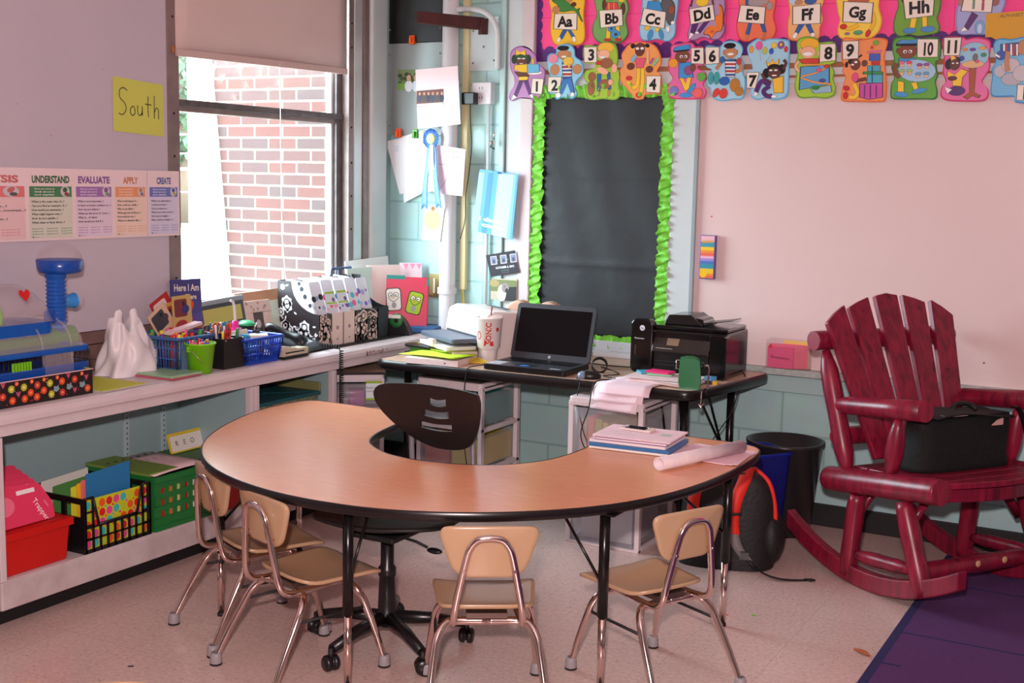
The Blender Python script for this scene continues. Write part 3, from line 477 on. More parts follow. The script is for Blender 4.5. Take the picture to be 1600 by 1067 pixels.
# picture cards: data = key, centre x/z, plane y (mm), fill, rim, outline, shapes
CARDS = json.loads('''[["Aa",1074,2330,-30,[245,195,50],[220,140,40],[-96,158,-100,101,-84,39,-88,-18,-84,-66,-66,-109,-28,-123,10,-117,54,-125,96,-110,105,-64,95,21,100,91,88,147,-4,171],[["E",[120,70,30],[3,124,41,33,0]],["E",[195,135,90],[3,105,32,24,0]],["S",[65,135,65],[-75,95,-44,70,-66,52,-11,40,43,42,82,-9,82,3,65,41,72,55,53,51,32,66,-12,97,-35,117]],["E",[195,135,90],[-57,52,21,17,0]],["E",[100,55,40],[39,73,14,10,0]],["P",[45,95,160],[-16,-45,-37,-82,-18,-90,8,-48]],["P",[45,95,160],[8,-46,34,-87,51,-80,27,-46]],["E",[245,240,235],[-37,-92,8,13,-25]],["E",[245,240,235],[46,-93,9,14,25]],["P",[240,228,212],[-62,31,57,30,57,-48,-66,-38]],["T",[22,18,22],"Aa",-5,-5,51,0]]],["Bb",1313,2325,-30,[120,175,95],[60,125,60],[-93,149,-91,93,-76,23,-95,-23,-94,-70,-71,-101,-32,-114,5,-108,42,-116,77,-99,94,-67,79,-7,92,48,80,94,84,139,-4,163],[["E",[150,90,60],[0,116,36,28,0]],["P",[225,70,80],[-26,39,-22,78,30,76,44,36]],["L",[245,200,50],[-12,76,-11,43],4],["L",[245,200,50],[14,74,15,42],4],["E",[100,55,40],[-37,70,10,25,0]],["E",[100,55,40],[62,44,13,28,0]],["P",[245,200,50],[-18,-35,-22,-93,-1,-96,0,-36]],["P",[245,200,50],[28,-35,36,-93,54,-91,46,-34]],["E",[210,50,45],[-14,-97,19,6,0]],["E",[210,50,45],[44,-99,16,8,0]],["E",[70,150,205],[6,-45,20,16,0]],["E",[70,150,205],[28,-72,23,19,0]],["E",[60,70,90],[6,-45,6,5,0]],["E",[60,70,90],[30,-73,8,6,0]],["E",[245,200,50],[55,84,16,8,0]],["P",[240,228,212],[-60,41,57,42,64,-32,-50,-39]],["T",[22,18,22],"Bb",5,3,49,3]]],["Cc",1554,2310,-30,[160,205,225],[95,160,205],[-84,150,-81,87,-84,28,-93,-22,-86,-73,-70,-92,-34,-93,6,-88,51,-101,81,-88,94,-62,94,-3,102,60,96,140,6,163],[["E",[190,120,60],[-12,115,35,27,0]],["P",[60,145,205],[-55,51,-49,87,4,85,31,40]],["S",[95,90,95],[17,73,43,98,79,74,86,33,77,-11,58,-22,39,17]],["E",[150,80,60],[70,43,15,20,0]],["E",[245,240,235],[78,-16,9,8,0]],["E",[245,200,50],[-49,-34,15,10,20]],["E",[245,200,50],[5,-45,14,9,0]],["E",[70,150,205],[-33,-66,13,24,-15]],["E",[70,150,205],[22,-66,11,25,20]],["E",[245,240,235],[55,-44,9,14,10]],["P",[240,228,212],[-70,56,41,33,36,-39,-85,-18]],["T",[22,18,22],"Cc",-22,7,48,-7]]],["Dd",1787,2308,-30,[178,145,180],[130,75,135],[-83,139,-66,85,-80,50,-63,-4,-80,-62,-73,-94,-44,-99,-6,-87,38,-98,81,-95,103,-56,94,-11,100,50,80,130,3,152],[["E",[100,55,40],[-14,109,29,27,0]],["E",[245,200,50],[-13,76,31,22,0]],["L",[100,55,40],[-62,85,-68,54],8],["L",[100,55,40],[35,80,41,58],8],["P",[85,40,110],[-57,-20,-65,-63,-46,-70,-28,-21]],["P",[85,40,110],[-2,-18,-29,-53,-16,-67,25,-15]],["P",[245,240,235],[-65,-63,-73,-94,-48,-70]],["E",[245,240,235],[-33,-64,9,5,0]],["S",[235,125,45],[59,-41,50,0,72,16,67,52,80,47,89,11,86,-55,60,-63,38,-91,26,-75,3,-70,12,-48,35,-33]],["E",[225,80,90],[41,-62,9,4,0]],["P",[240,228,212],[-74,43,38,58,51,-9,-64,-24]],["T",[22,18,22],"Dd",-12,18,48,9]]],["Ee",2029,2296,-30,[238,120,85],[225,60,55],[-82,138,-81,72,-72,33,-87,-11,-82,-59,-62,-95,-24,-101,8,-89,41,-99,82,-96,102,-53,86,4,94,77,80,129,-4,151],[["E",[165,150,150],[9,77,51,24,0]],["E",[165,150,150],[65,52,14,17,0]],["L",[45,95,160],[-42,84,-41,57],12],["P",[45,95,160],[-28,-18,-41,-65,-23,-70,-14,-20]],["P",[45,95,160],[25,-24,39,-59,56,-62,45,-25]],["E",[195,135,90],[-34,-79,5,13,10]],["E",[195,135,90],[46,-75,5,14,-5]],["P",[240,228,212],[-69,61,45,47,42,-25,-80,-11]],["T",[22,18,22],"Ee",-12,19,46,-4]]],["Ff",2260,2294,-30,[240,180,115],[225,125,60],[-95,128,-83,67,-74,24,-81,-23,-75,-88,-43,-104,-3,-97,37,-105,67,-93,67,-51,81,-17,69,26,80,68,73,119,-11,140],[["E",[190,215,225],[-52,74,27,21,0]],["E",[195,135,90],[-34,63,18,9,0]],["E",[45,95,160],[19,66,27,13,0]],["P",[45,95,160],[-29,-32,-44,-65,-27,-72,-2,-33]],["P",[45,95,160],[0,-31,21,-72,40,-69,22,-32]],["E",[245,240,235],[-43,-80,9,14,-30]],["E",[245,240,235],[37,-80,10,9,0]],["P",[240,228,212],[-58,45,62,52,66,-31,-54,-31]],["T",[22,18,22],"Ff",5,10,49,2]]],["Gg",2488,2279,-30,[245,210,80],[225,165,40],[-94,130,-89,38,-76,-5,-84,-47,-73,-81,-38,-91,13,-91,60,-90,96,-63,107,-13,89,46,91,120,0,142],[["E",[190,100,70],[3,75,47,19,0]],["L",[240,190,40],[9,-28,-28,-45,-54,-38],16],["L",[240,190,40],[62,18,74,-20,54,-63],16],["E",[210,50,45],[-58,-35,15,11,0]],["E",[210,50,45],[50,-68,10,16,-20]],["E",[95,165,120],[7,-63,20,9,0]],["E",[150,120,160],[-40,-66,11,5,0]],["P",[240,228,212],[-60,70,63,59,60,-24,-60,-14]],["T",[22,18,22],"Gg",-1,25,45,-1]]],["Hh",2737,2268,-30,[115,165,60],[55,120,50],[-88,127,-79,57,-89,16,-95,-25,-89,-58,-63,-76,-26,-69,11,-78,63,-72,93,-65,99,-41,87,-4,96,36,87,117,-3,139],[["E",[100,55,40],[-48,76,18,12,0]],["P",[245,200,50],[-20,1,-25,-41,-4,-42,2,4]],["P",[245,200,50],[23,7,29,-39,46,-39,42,8]],["E",[70,140,200],[-25,-52,27,11,4]],["E",[70,140,200],[50,-49,29,12,0]],["P",[240,228,212],[-58,85,67,86,66,7,-43,-2]],["T",[22,18,22],"Hh",9,44,51,4]]],["Ii",2982,2279,-30,[165,170,215],[130,140,200],[-86,103,-75,54,-86,6,-79,-67,-58,-88,-15,-89,36,-91,62,-72,95,-6,107,45,89,93,11,113],[["E",[150,90,90],[66,39,16,16,0]],["E",[170,130,110],[-67,45,12,16,0]],["P",[85,40,110],[-23,1,-48,-56,-31,-70,2,-14]],["P",[245,240,235],[-50,-56,-61,-76,-34,-71]],["E",[120,175,220],[13,-62,19,28,0]],["E",[195,215,235],[13,-66,10,20,0]],["P",[240,228,212],[-53,77,56,71,53,-2,-64,9]],["T",[120,150,125],"I",-17,37,42,0],["T",[160,70,100],"i",20,31,44,0]]],["1",856,2066,-45,[190,135,190],[150,90,150],[-80,122,-52,143,-12,147,27,133,59,99,71,60,110,35,117,1,105,-66,100,-95,67,-119,28,-113,-28,-110,-68,-122,-85,-107,-80,-78,-58,-44,-59,-5,-80,35,-84,83],[["E",[35,60,40],[-59,83,16,22,0]],["E",[35,60,40],[19,81,16,22,0]],["E",[40,90,45],[-19,94,35,18,0]],["P",[245,200,50],[-51,129,-26,116,1,128,4,100,-25,108,-50,102]],["E",[100,55,40],[-19,71,29,21,0]],["E",[245,240,235],[-32,86,11,3,0]],["E",[245,240,235],[-7,85,11,3,0]],["E",[240,225,215],[-19,61,11,2,0]],["P",[245,200,50],[-55,54,15,57,20,-21,-31,-22,-29,24,-58,34]],["P",[100,55,40],[-57,22,19,15,26,-3,-31,-3]],["P",[85,40,110],[-28,-22,-57,-93,-40,-102,-4,-23]],["P",[85,40,110],[-2,-23,28,-96,45,-90,21,-21]],["P",[245,240,235],[-60,-90,-73,-119,-39,-105]],["P",[245,240,235],[30,-96,57,-114,47,-88]],["E",[245,240,235],[58,14,41,9,0]],["P",[110,190,225],[17,57,82,55,83,16,18,15]],["P",[245,200,50],[42,85,51,84,52,55,43,55]],["P",[240,228,212],[48,-14,109,-18,100,-90,41,-84]],["T",[22,18,22],"1",73,-52,48,0]]],["2",1076,2080,-45,[150,210,235],[85,175,215],[-44,119,-11,135,32,131,54,107,61,73,93,49,108,11,96,-22,70,-45,65,-83,77,-107,51,-130,2,-123,-36,-132,-56,-110,-84,-95,-89,-32,-73,-18,-90,16,-94,73,-76,92,-46,93],[["E",[195,135,90],[-30,86,8,12,0]],["E",[195,135,90],[31,84,8,12,0]],["E",[195,135,90],[-2,84,30,25,0]],["E",[22,18,22],[-7,115,32,11,0]],["E",[245,240,235],[-2,74,14,5,0]],["E",[195,135,90],[-50,12,26,26,0]],["E",[195,135,90],[73,12,24,23,0]],["P",[245,240,235],[-9,49,42,50,42,-26,21,-42,-4,-29]],["P",[45,95,160],[-9,46,43,47,43,38,-9,37]],["P",[180,60,60],[-8,29,43,29,42,19,-8,19]],["P",[45,95,160],[-7,11,43,11,42,3,-6,3]],["P",[180,60,60],[-6,-6,43,-7,42,-15,-5,-16]],["P",[45,95,160],[-4,-22,43,-23,21,-42,-4,-30]],["P",[60,120,190],[-1,-34,-26,-96,-3,-105,21,-54,43,-106,62,-97,42,-30]],["E",[245,240,235],[-27,-111,13,13,-25]],["E",[245,240,235],[51,-110,10,11,0]],["E",[235,140,165],[-59,66,25,22,0]],["E",[235,190,70],[24,51,28,21,0]],["P",[235,190,70],[19,37,35,36,31,13]],["P",[240,228,212],[-83,-23,-12,-24,-21,-98,-84,-93]],["T",[22,18,22],"2",-48,-62,50,0]]],["3",1276,2074,-45,[165,200,60],[120,170,45],[-95,127,-24,127,7,143,54,139,81,115,88,59,84,22,103,-7,97,-58,107,-109,79,-132,16,-127,-37,-131,-74,-121,-81,-78,-66,-55,-88,-31,-84,7,-36,20,-37,44,-90,50],[["E",[240,185,60],[23,116,43,24,0]],["E",[240,180,145],[12,83,33,24,0]],["E",[240,180,145],[-18,94,7,9,0]],["E",[245,240,235],[7,71,16,6,0]],["P",[45,95,160],[-19,-9,-16,-88,0,-89,3,-9]],["P",[45,95,160],[33,-5,42,-80,58,-80,49,-1]],["E",[195,135,90],[-10,-100,6,13,0]],["E",[195,135,90],[46,-99,6,16,0]],["E",[155,95,65],[24,-56,33,22,0]],["E",[155,95,65],[-46,-20,20,21,0]],["E",[155,95,65],[-49,-74,19,35,0]],["E",[155,95,65],[29,42,33,24,0]],["E",[240,180,145],[9,7,33,15,-20]],["E",[240,180,145],[71,17,15,22,0]],["E",[240,180,145],[54,-48,13,14,0]],["E",[210,50,45],[-14,45,15,10,0]],["P",[240,228,212],[-93,120,-26,120,-24,48,-88,50]],["T",[22,18,22],"3",-52,85,51,0]]],["4",1484,2074,-45,[242,160,90],[235,125,60],[-66,126,-23,136,27,132,68,117,95,80,104,34,83,-2,106,-21,109,-103,62,-107,27,-111,17,-129,-19,-131,-40,-110,-67,-82,-99,-49,-111,3,-91,30,-103,77,-84,108],[["E",[22,18,22],[-44,119,11,11,30]],["E",[22,18,22],[30,118,11,8,-20]],["E",[22,18,22],[-7,119,26,9,0]],["E",[110,60,50],[-7,101,25,31,0]],["E",[245,240,235],[-20,106,9,6,0]],["E",[245,240,235],[4,106,9,6,0]],["P",[230,90,120],[-31,61,25,59,12,16,-19,17]],["L",[245,200,50],[-10,14,-11,-36,-18,-69,-41,-73,-63,-45],17],["L",[245,200,50],[9,14,12,-51,5,-101],17],["E",[210,50,45],[-58,-31,16,10,0]],["E",[210,50,45],[-5,-111,16,12,0]],["L",[120,185,215],[-48,47,-27,74],17],["L",[245,180,130],[35,34,33,93],13],["L",[150,90,170],[47,33,64,60],8],["L",[140,205,150],[63,25,88,56],12],["E",[110,60,50],[-51,24,20,16,0]],["E",[110,60,50],[45,8,18,15,0]],["P",[240,228,212],[33,-24,104,-25,102,-101,34,-97]],["T",[22,18,22],"4",66,-61,50,0]]],["5",1722,2070,-45,[232,110,165],[210,50,105],[-88,118,-46,126,-2,131,22,124,33,110,72,104,82,32,51,24,54,6,86,-8,92,-35,79,-66,95,-93,86,-125,48,-131,-21,-130,-85,-123,-99,-95,-93,-58,-74,-32,-95,1,-99,46,-88,73],[["E",[125,75,50],[-29,67,37,28,0]],["E",[245,240,235],[-35,66,8,7,0]],["E",[245,240,235],[-13,66,8,7,0]],["E",[22,18,22],[-34,65,3,3,0]],["E",[22,18,22],[-15,65,3,3,0]],["S",[60,150,210],[-72,91,-65,109,-31,116,3,118,2,98,-30,90]],["P",[22,18,22],[-69,93,2,98,2,92,-68,87]],["P",[60,150,210],[-45,36,14,39,27,-29,-42,-32]],["P",[245,200,50],[-39,-32,-10,-92,9,-83,18,-31,0,-31,-8,-60,-22,-33]],["E",[60,150,210],[-5,-111,30,11,0]],["E",[60,150,210],[22,-80,11,28,-40]],["E",[240,160,50],[-74,37,22,21,0]],["E",[150,75,130],[4,2,22,21,0]],["E",[125,75,50],[25,14,14,17,0]],["E",[95,175,70],[68,-28,22,20,0]],["E",[120,125,200],[-64,-90,22,20,0]],["E",[240,105,100],[54,-102,24,22,0]],["P",[240,228,212],[14,102,72,102,77,30,17,34]],["T",[22,18,22],"5",43,69,49,0]]],["6",1909,2060,-45,[165,212,232],[100,180,220],[-106,118,-39,116,-16,135,21,141,60,126,75,99,67,64,82,37,80,-7,93,-33,93,-91,81,-122,43,-123,-4,-130,-42,-125,-67,-106,-73,-75,-91,-57,-88,-12,-73,15,-102,33],[["E",[195,135,90],[-12,89,7,11,0]],["E",[195,135,90],[45,87,7,11,0]],["E",[195,135,90],[17,86,30,24,0]],["E",[22,18,22],[12,118,28,12,0]],["E",[245,240,235],[17,80,16,6,0]],["L",[195,135,90],[-24,47,-49,14],15],["L",[195,135,90],[64,38,70,11,44,1],16],["P",[245,240,235],[-8,58,44,56,41,-23,1,-20]],["P",[45,95,160],[-8,56,44,55,45,47,-7,49]],["P",[190,60,60],[-6,40,44,38,44,31,-6,32]],["P",[45,95,160],[-4,24,43,22,43,15,-4,16]],["P",[190,60,60],[-3,8,43,7,42,-1,-2,0]],["P",[45,95,160],[-1,-8,42,-9,41,-17,0,-16]],["E",[45,95,160],[-21,56,11,15,0]],["E",[190,60,60],[59,47,11,15,0]],["E",[60,160,160],[-72,-26,13,28,0]],["E",[60,160,160],[-44,-26,13,28,0]],["E",[45,100,180],[-6,-40,25,19,0]],["E",[220,60,45],[-44,-92,14,22,-30]],["E",[220,60,45],[-9,-96,19,23,-15]],["E",[185,125,45],[44,-59,23,30,0]],["E",[185,125,45],[66,-88,19,20,0]],["P",[240,228,212],[-103,114,-39,112,-36,41,-98,38]],["T",[22,18,22],"6",-69,75,50,0]]],["7",2089,2071,-45,[165,212,232],[100,180,220],[-85,101,-50,130,-32,134,-13,124,19,132,87,127,110,111,112,38,114,-40,113,-114,87,-135,46,-139,9,-130,-23,-138,-56,-124,-62,-89,-82,-80,-82,-14,-57,-1,-69,43,-79,61],[["E",[230,90,160],[-30,103,16,19,0]],["E",[240,160,60],[-65,87,10,16,0]],["E",[190,195,80],[-2,80,11,16,0]],["E",[50,100,190],[28,76,10,13,0]],["E",[240,200,60],[39,101,12,13,0]],["E",[140,80,160],[71,102,15,17,0]],["E",[240,200,60],[71,104,6,7,0]],["E",[220,50,50],[95,83,8,13,0]],["L",[245,240,235],[-29,84,-18,33],2],["L",[245,240,235],[29,64,-3,19],2],["P",[240,190,60],[8,37,22,21,37,40,49,22,64,44,64,5,16,4]],["E",[22,18,22],[10,-20,17,21,0]],["E",[22,18,22],[80,-4,17,21,0]],["E",[22,18,22],[44,1,30,18,0]],["P",[240,190,60],[41,-47,88,-35,90,-107,51,-108]],["E",[95,50,40],[47,-20,30,24,0]],["E",[245,240,235],[30,-8,8,4,0]],["E",[245,240,235],[53,-8,8,4,0]],["E",[245,240,235],[47,-31,12,3,0]],["L",[95,50,40],[87,-5,98,21,87,37],12],["L",[95,50,40],[-10,-20,5,-46,35,-62],12],["L",[85,40,110],[29,-77,-9,-55,-34,-103],20],["L",[85,40,110],[29,-77,0,-99,18,-121,43,-121],18],["E",[245,240,235],[50,-124,12,6,0]],["P",[245,240,235],[-41,-100,-43,-124,-23,-112]],["P",[240,228,212],[-80,-16,-24,-17,-39,-85,-77,-84]],["T",[22,18,22],"7",-53,-52,49,0]]],["8",2317,2071,-45,[165,205,60],[110,160,40],[-83,123,-52,135,-17,133,10,120,16,107,85,104,92,24,69,12,88,-19,85,-53,98,-87,94,-121,59,-136,6,-131,-47,-134,-74,-119,-88,-75,-81,-32,-90,11,-79,54,-85,89],[["E",[240,180,50],[-29,102,42,25,0]],["E",[240,180,145],[25,60,17,17,0]],["E",[240,180,145],[-67,75,8,10,0]],["E",[240,180,145],[-33,66,33,26,0]],["E",[245,240,235],[-34,59,22,9,0]],["P",[210,60,50],[-74,37,15,39,16,17,-55,19]],["L",[240,180,145],[-73,28,-86,7,-69,-17],12],["P",[95,160,205],[-61,2,62,7,67,-74,-62,-95]],["L",[240,160,70],[-57,13,38,10],6],["L",[240,160,70],[63,2,9,-23,-56,-38],6],["L",[240,160,70],[-60,-43,3,-64,78,-74],6],["P",[150,185,205],[-13,-94,74,-80,81,-108,5,-113]],["E",[225,90,130],[20,-12,12,7,0]],["E",[70,80,160],[38,-58,14,8,0]],["E",[50,140,60],[9,-88,18,9,0]],["E",[210,50,50],[53,3,11,8,0]],["P",[240,228,212],[20,98,86,98,90,28,22,23]],["T",[22,18,22],"8",58,61,51,0]]],["9",2526,2061,-45,[240,150,90],[230,110,50],[-94,126,-60,133,-21,123,42,129,88,124,102,107,92,53,100,-6,108,-68,107,-131,91,-144,15,-143,-71,-140,-87,-120,-79,-65,-72,-35,-87,-10,-80,20,-94,41],[["L",[22,18,22],[-31,40,-5,58],6],["E",[22,18,22],[-69,18,6,12,0]],["E",[22,18,22],[-44,35,20,13,20]],["E",[115,60,50],[-31,18,21,24,0]],["E",[245,240,235],[-29,28,7,5,0]],["E",[245,240,235],[-43,17,7,4,0]],["E",[115,60,50],[8,22,12,13,0]],["L",[115,60,50],[-28,-53,20,-44],14],["E",[225,80,130],[-29,-37,14,19,0]],["L",[245,200,50],[-32,-66,-15,-100,-28,-123,-50,-119],16],["E",[205,40,40],[-64,-83,14,10,-15]],["E",[205,40,40],[-66,-114,11,15,0]],["P",[70,100,190],[29,61,71,60,73,32,28,33]],["L",[230,110,160],[16,68,81,72],7],["P",[200,50,50],[39,29,71,28,72,14,40,15]],["P",[70,170,190],[23,11,76,10,77,-13,25,-12]],["P",[60,150,80],[8,-14,86,-16,87,-26,4,-24]],["P",[80,175,195],[26,-27,87,-28,89,-62,23,-61]],["P",[200,80,160],[-6,-66,89,-64,92,-123,36,-132,-3,-121]],["L",[130,50,120],[15,-71,16,-124],3],["L",[130,50,120],[39,-71,42,-126],3],["L",[130,50,120],[64,-72,67,-124],3],["L",[30,90,130],[42,8,46,-59],3],["E",[120,180,60],[52,107,12,10,0]],["E",[220,80,60],[36,88,6,6,0]],["P",[240,228,212],[-91,117,-23,117,-21,44,-85,41]],["T",[22,18,22],"9",-57,80,51,0]]],["10",2744,2052,-45,[100,170,65],[35,115,40],[-95,127,-71,139,-22,139,7,130,96,126,104,43,90,35,94,-2,100,-27,92,-55,102,-92,96,-125,44,-126,-14,-126,-80,-123,-93,-106,-92,-60,-81,-31,-96,11,-86,44,-97,86],[["P",[70,150,205],[-65,48,0,46,11,0,-63,2]],["E",[130,70,45],[-72,81,7,10,0]],["E",[130,70,45],[8,80,7,11,0]],["E",[130,70,45],[-32,76,39,30,0]],["E",[245,240,235],[-42,75,8,7,0]],["E",[245,240,235],[-20,75,8,7,0]],["E",[22,18,22],[-41,74,3,3,0]],["E",[22,18,22],[-22,74,3,3,0]],["S",[70,150,205],[-77,108,-56,124,-17,121,15,129,9,111,4,102,-36,105]],["P",[22,18,22],[-78,108,9,107,9,98,-77,100]],["P",[245,200,50],[-64,-48,-61,-95,-37,-95,-40,-52]],["P",[245,200,50],[-8,-57,9,-91,24,-87,13,-53]],["E",[70,150,205],[-47,-104,29,11,-6]],["E",[70,150,205],[27,-90,31,10,12]],["E",[165,200,225],[12,-6,78,46,-5]],["E",[235,190,140],[-51,19,8,8,0]],["E",[235,190,140],[-20,19,8,8,0]],["E",[235,190,140],[23,9,8,8,0]],["E",[235,190,140],[51,9,8,8,0]],["E",[235,190,140],[-49,-15,8,8,0]],["E",[235,190,140],[-17,-14,8,8,0]],["E",[235,190,140],[19,-28,8,8,0]],["E",[235,190,140],[52,-28,8,8,0]],["E",[225,110,150],[-52,29,12,6,0]],["E",[230,80,90],[-21,29,12,6,0]],["E",[150,80,150],[22,18,12,6,0]],["E",[160,80,150],[51,19,12,6,0]],["E",[170,195,120],[-50,-5,12,6,0]],["E",[170,195,120],[-18,-4,12,6,0]],["E",[110,160,200],[19,-19,12,6,0]],["E",[110,160,200],[51,-18,12,6,0]],["L",[130,70,45],[-72,27,-81,2,-58,-35],16],["P",[240,228,212],[8,124,91,121,93,49,12,50]],["T",[22,18,22],"10",51,84,52,0]]],["11",2956,2048,-45,[228,110,165],[205,35,95],[-100,132,-25,133,-9,123,30,129,77,119,90,97,88,45,93,5,79,-27,66,-55,91,-83,93,-116,71,-133,-7,-133,-71,-128,-97,-109,-95,-72,-80,-48,-95,-11,-92,42,-101,83],[["P",[165,80,45],[11,3,38,2,37,-95,63,-107,54,-119,30,-109,15,-123,-5,-112,18,-94]],["E",[150,200,220],[25,55,60,53,0]],["E",[225,180,130],[24,19,44,15,0]],["E",[235,140,60],[-10,80,9,6,0]],["E",[110,60,160],[20,79,12,6,0]],["E",[240,160,60],[58,84,14,6,0]],["E",[50,140,110],[64,56,11,8,0]],["E",[50,80,170],[-22,44,11,10,0]],["E",[225,90,140],[40,30,8,6,0]],["E",[120,110,110],[32,47,10,15,0]],["E",[22,18,22],[-72,21,14,21,0]],["E",[22,18,22],[-50,36,24,15,0]],["P",[245,200,50],[-68,63,-42,45,-62,35]],["E",[95,50,45],[-47,19,20,22,0]],["E",[245,240,235],[-55,25,5,3,0]],["E",[245,240,235],[-38,25,5,3,0]],["P",[245,200,50],[-73,-7,-46,-24,-20,0,6,-9,-14,-33,-16,-69,-49,-67,-53,-40,-74,-27]],["E",[95,50,45],[-53,-37,18,9,0]],["E",[85,40,110],[-33,-89,34,19,0]],["P",[245,240,235],[-82,-72,-69,-99,-52,-83]],["P",[240,228,212],[-96,130,-29,129,-32,57,-93,59]],["T",[22,18,22],"11",-62,94,51,0]]],["12",3129,2046,-45,[110,185,225],[45,140,200],[-72,107,-54,122,-4,118,42,126,94,117,112,73,110,-6,123,-85,112,-140,29,-137,22,-115,-26,-114,-65,-110,-73,-81,-70,-33,-74,-1,-62,23,-61,54,-72,79],[["E",[190,185,190],[-41,-10,22,24,0]],["E",[200,190,195],[-1,13,34,28,0]],["E",[180,175,185],[7,-43,40,25,0]],["E",[195,190,195],[43,-20,34,32,0]],["P",[50,80,160],[-44,98,23,103,25,52,-41,54]],["P",[245,240,235],[-36,99,-29,99,-26,53,-33,54]],["P",[180,60,60],[-25,98,-19,99,-15,53,-22,53]],["P",[245,240,235],[-8,98,-2,98,2,53,-5,53]],["P",[180,60,60],[2,97,9,98,12,52,5,52]],["P",[245,240,235],[14,97,21,97,24,52,18,52]],["E",[45,85,165],[-41,54,19,19,0]],["P",[245,240,235],[-65,63,-43,50,-48,44,-63,54]],["L",[195,135,90],[-15,69,-17,21,-10,-11],17],["E",[185,130,85],[38,83,16,30,0]],["P",[240,228,212],[32,-67,107,-69,107,-128,32,-127]],["T",[22,18,22],"12",70,-98,50,0]]],["ALPHABET",3100,2194,-36,[215,160,35],[215,160,35],[-83,77,113,84,126,-39,24,-31,-9,-24,-37,-29,-57,-18,-80,-19],[["T",[130,95,30],"ALPHABET",17,67,14,2]]]]''')
NAMES = {'Aa': 'yellow alphabet card lettered Aa with a green alligator', 'Bb': 'green alphabet card lettered Bb', 'Cc': 'pale blue alphabet card lettered Cc with a grey cat',
 'Dd': 'lilac alphabet card lettered Dd with an orange dog', 'Ee': 'red alphabet card lettered Ee with a grey elephant', 'Ff': 'orange alphabet card lettered Ff',
 'Gg': 'yellow alphabet card lettered Gg', 'Hh': 'green alphabet card lettered Hh', 'Ii': 'lavender alphabet card lettered Ii',
 '1': 'lilac number card showing 1 and a child with blue cake', '2': 'sky blue number card showing 2 and two ice creams', '3': 'lime green number card showing 3 and brown bears',
 '4': 'orange number card showing 4 and crayons', '5': 'pink number card showing 5 and coloured balls', '6': 'light blue number card showing 6 and pairs of shoes',
 '7': 'light blue number card showing 7 and balloons', '8': 'lime green number card showing 8 and toy cars on ramps', '9': 'orange number card showing 9 and stacked presents',
 '10': 'green number card showing 10 and a tray of cupcakes', '11': 'pink number card showing 11 and a fish bowl', '12': 'blue number card at right end of the number row'}
for key, cx, cz, py, fill, rim, outl, shapes in CARDS:
    F = frame((0, 0, 0), (1, 0, 0), (0, 0, 1)); k = .001
    pts = [(outl[i]*k, outl[i+1]*k) for i in range(0, len(outl), 2)]
    base = smooth(pts, 4) if key != 'ALPHABET' else pts
    m = MB(); m.prism(base, -.004, 0, C(*rim), F)
    if key != 'ALPHABET':
        inner = [(p[0]*.945, p[1]*.955) for p in base]; m.flat(inner, .0003, C(*fill, r=.35), F)
    h = .0006; tm = []
    for s in shapes:
        c = C(*s[1], r=.4); h += .00012; dk = C(*[int(v*.35) for v in s[1]], r=.4)
        if s[0] in 'PS':
            p = [(s[2][i]*k, s[2][i+1]*k) for i in range(0, len(s[2]), 2)]
            if s[0] == 'S': p = smooth(p, 3)
            cxx = sum(q[0] for q in p)/len(p); cyy = sum(q[1] for q in p)/len(p)
            m.flat([(cxx+(q[0]-cxx)*1.06+(.0008 if q[0] > cxx else -.0008), cyy+(q[1]-cyy)*1.04+(.0008 if q[1] > cyy else -.0008)) for q in p], h-.00006, dk, F)
            m.flat(p, h, c, F)
        elif s[0] == 'E':
            a = [v*k for v in s[2][:4]]
            m.flat(ell(a[0], a[1], a[2]+.0011, a[3]+.0011, s[2][4], 16), h-.00006, dk, F); m.flat(ell(*a, s[2][4], 16), h, c, F)
        elif s[0] == 'L':
            p = [(s[2][i]*k, s[2][i+1]*k) for i in range(0, len(s[2]), 2)]
            if len(p) > 2: p = smooth(p, 4, False)
            m.flat(stroke(p, s[3]*k+.002), h-.00006, dk, F); m.flat(stroke(p, s[3]*k), h, c, F)
        else: tm.append((s, c, h))
    nm = 'alphabet_card' if key[0].isalpha() else 'number_card'
    lb = NAMES.get(key, 'mustard yellow paper sign reading ALPHABET over the Ii card')
    if key == 'ALPHABET': nm = 'paper_sign'
    t = thing(nm, lb, 'sign' if key == 'ALPHABET' else 'picture card', (cx*k, py*k, cz*k), group='alphabet cards on the pink board' if nm[0] == 'a' else ('number cards along the rail' if nm[0] == 'n' else None))
    m.build('card', t, weld=False)
    for s, c, h in tm:
        q = MB(); q.text(s[2], s[5]*k, c, F, s[3]*k, s[4]*k, h+.0004, rot=s[6], bold=.04 if len(key) < 4 else .01, width=(s[5]*k*.75 if key in ('10', '11', '12') else None)); q.build('lettering', t, weld=False)

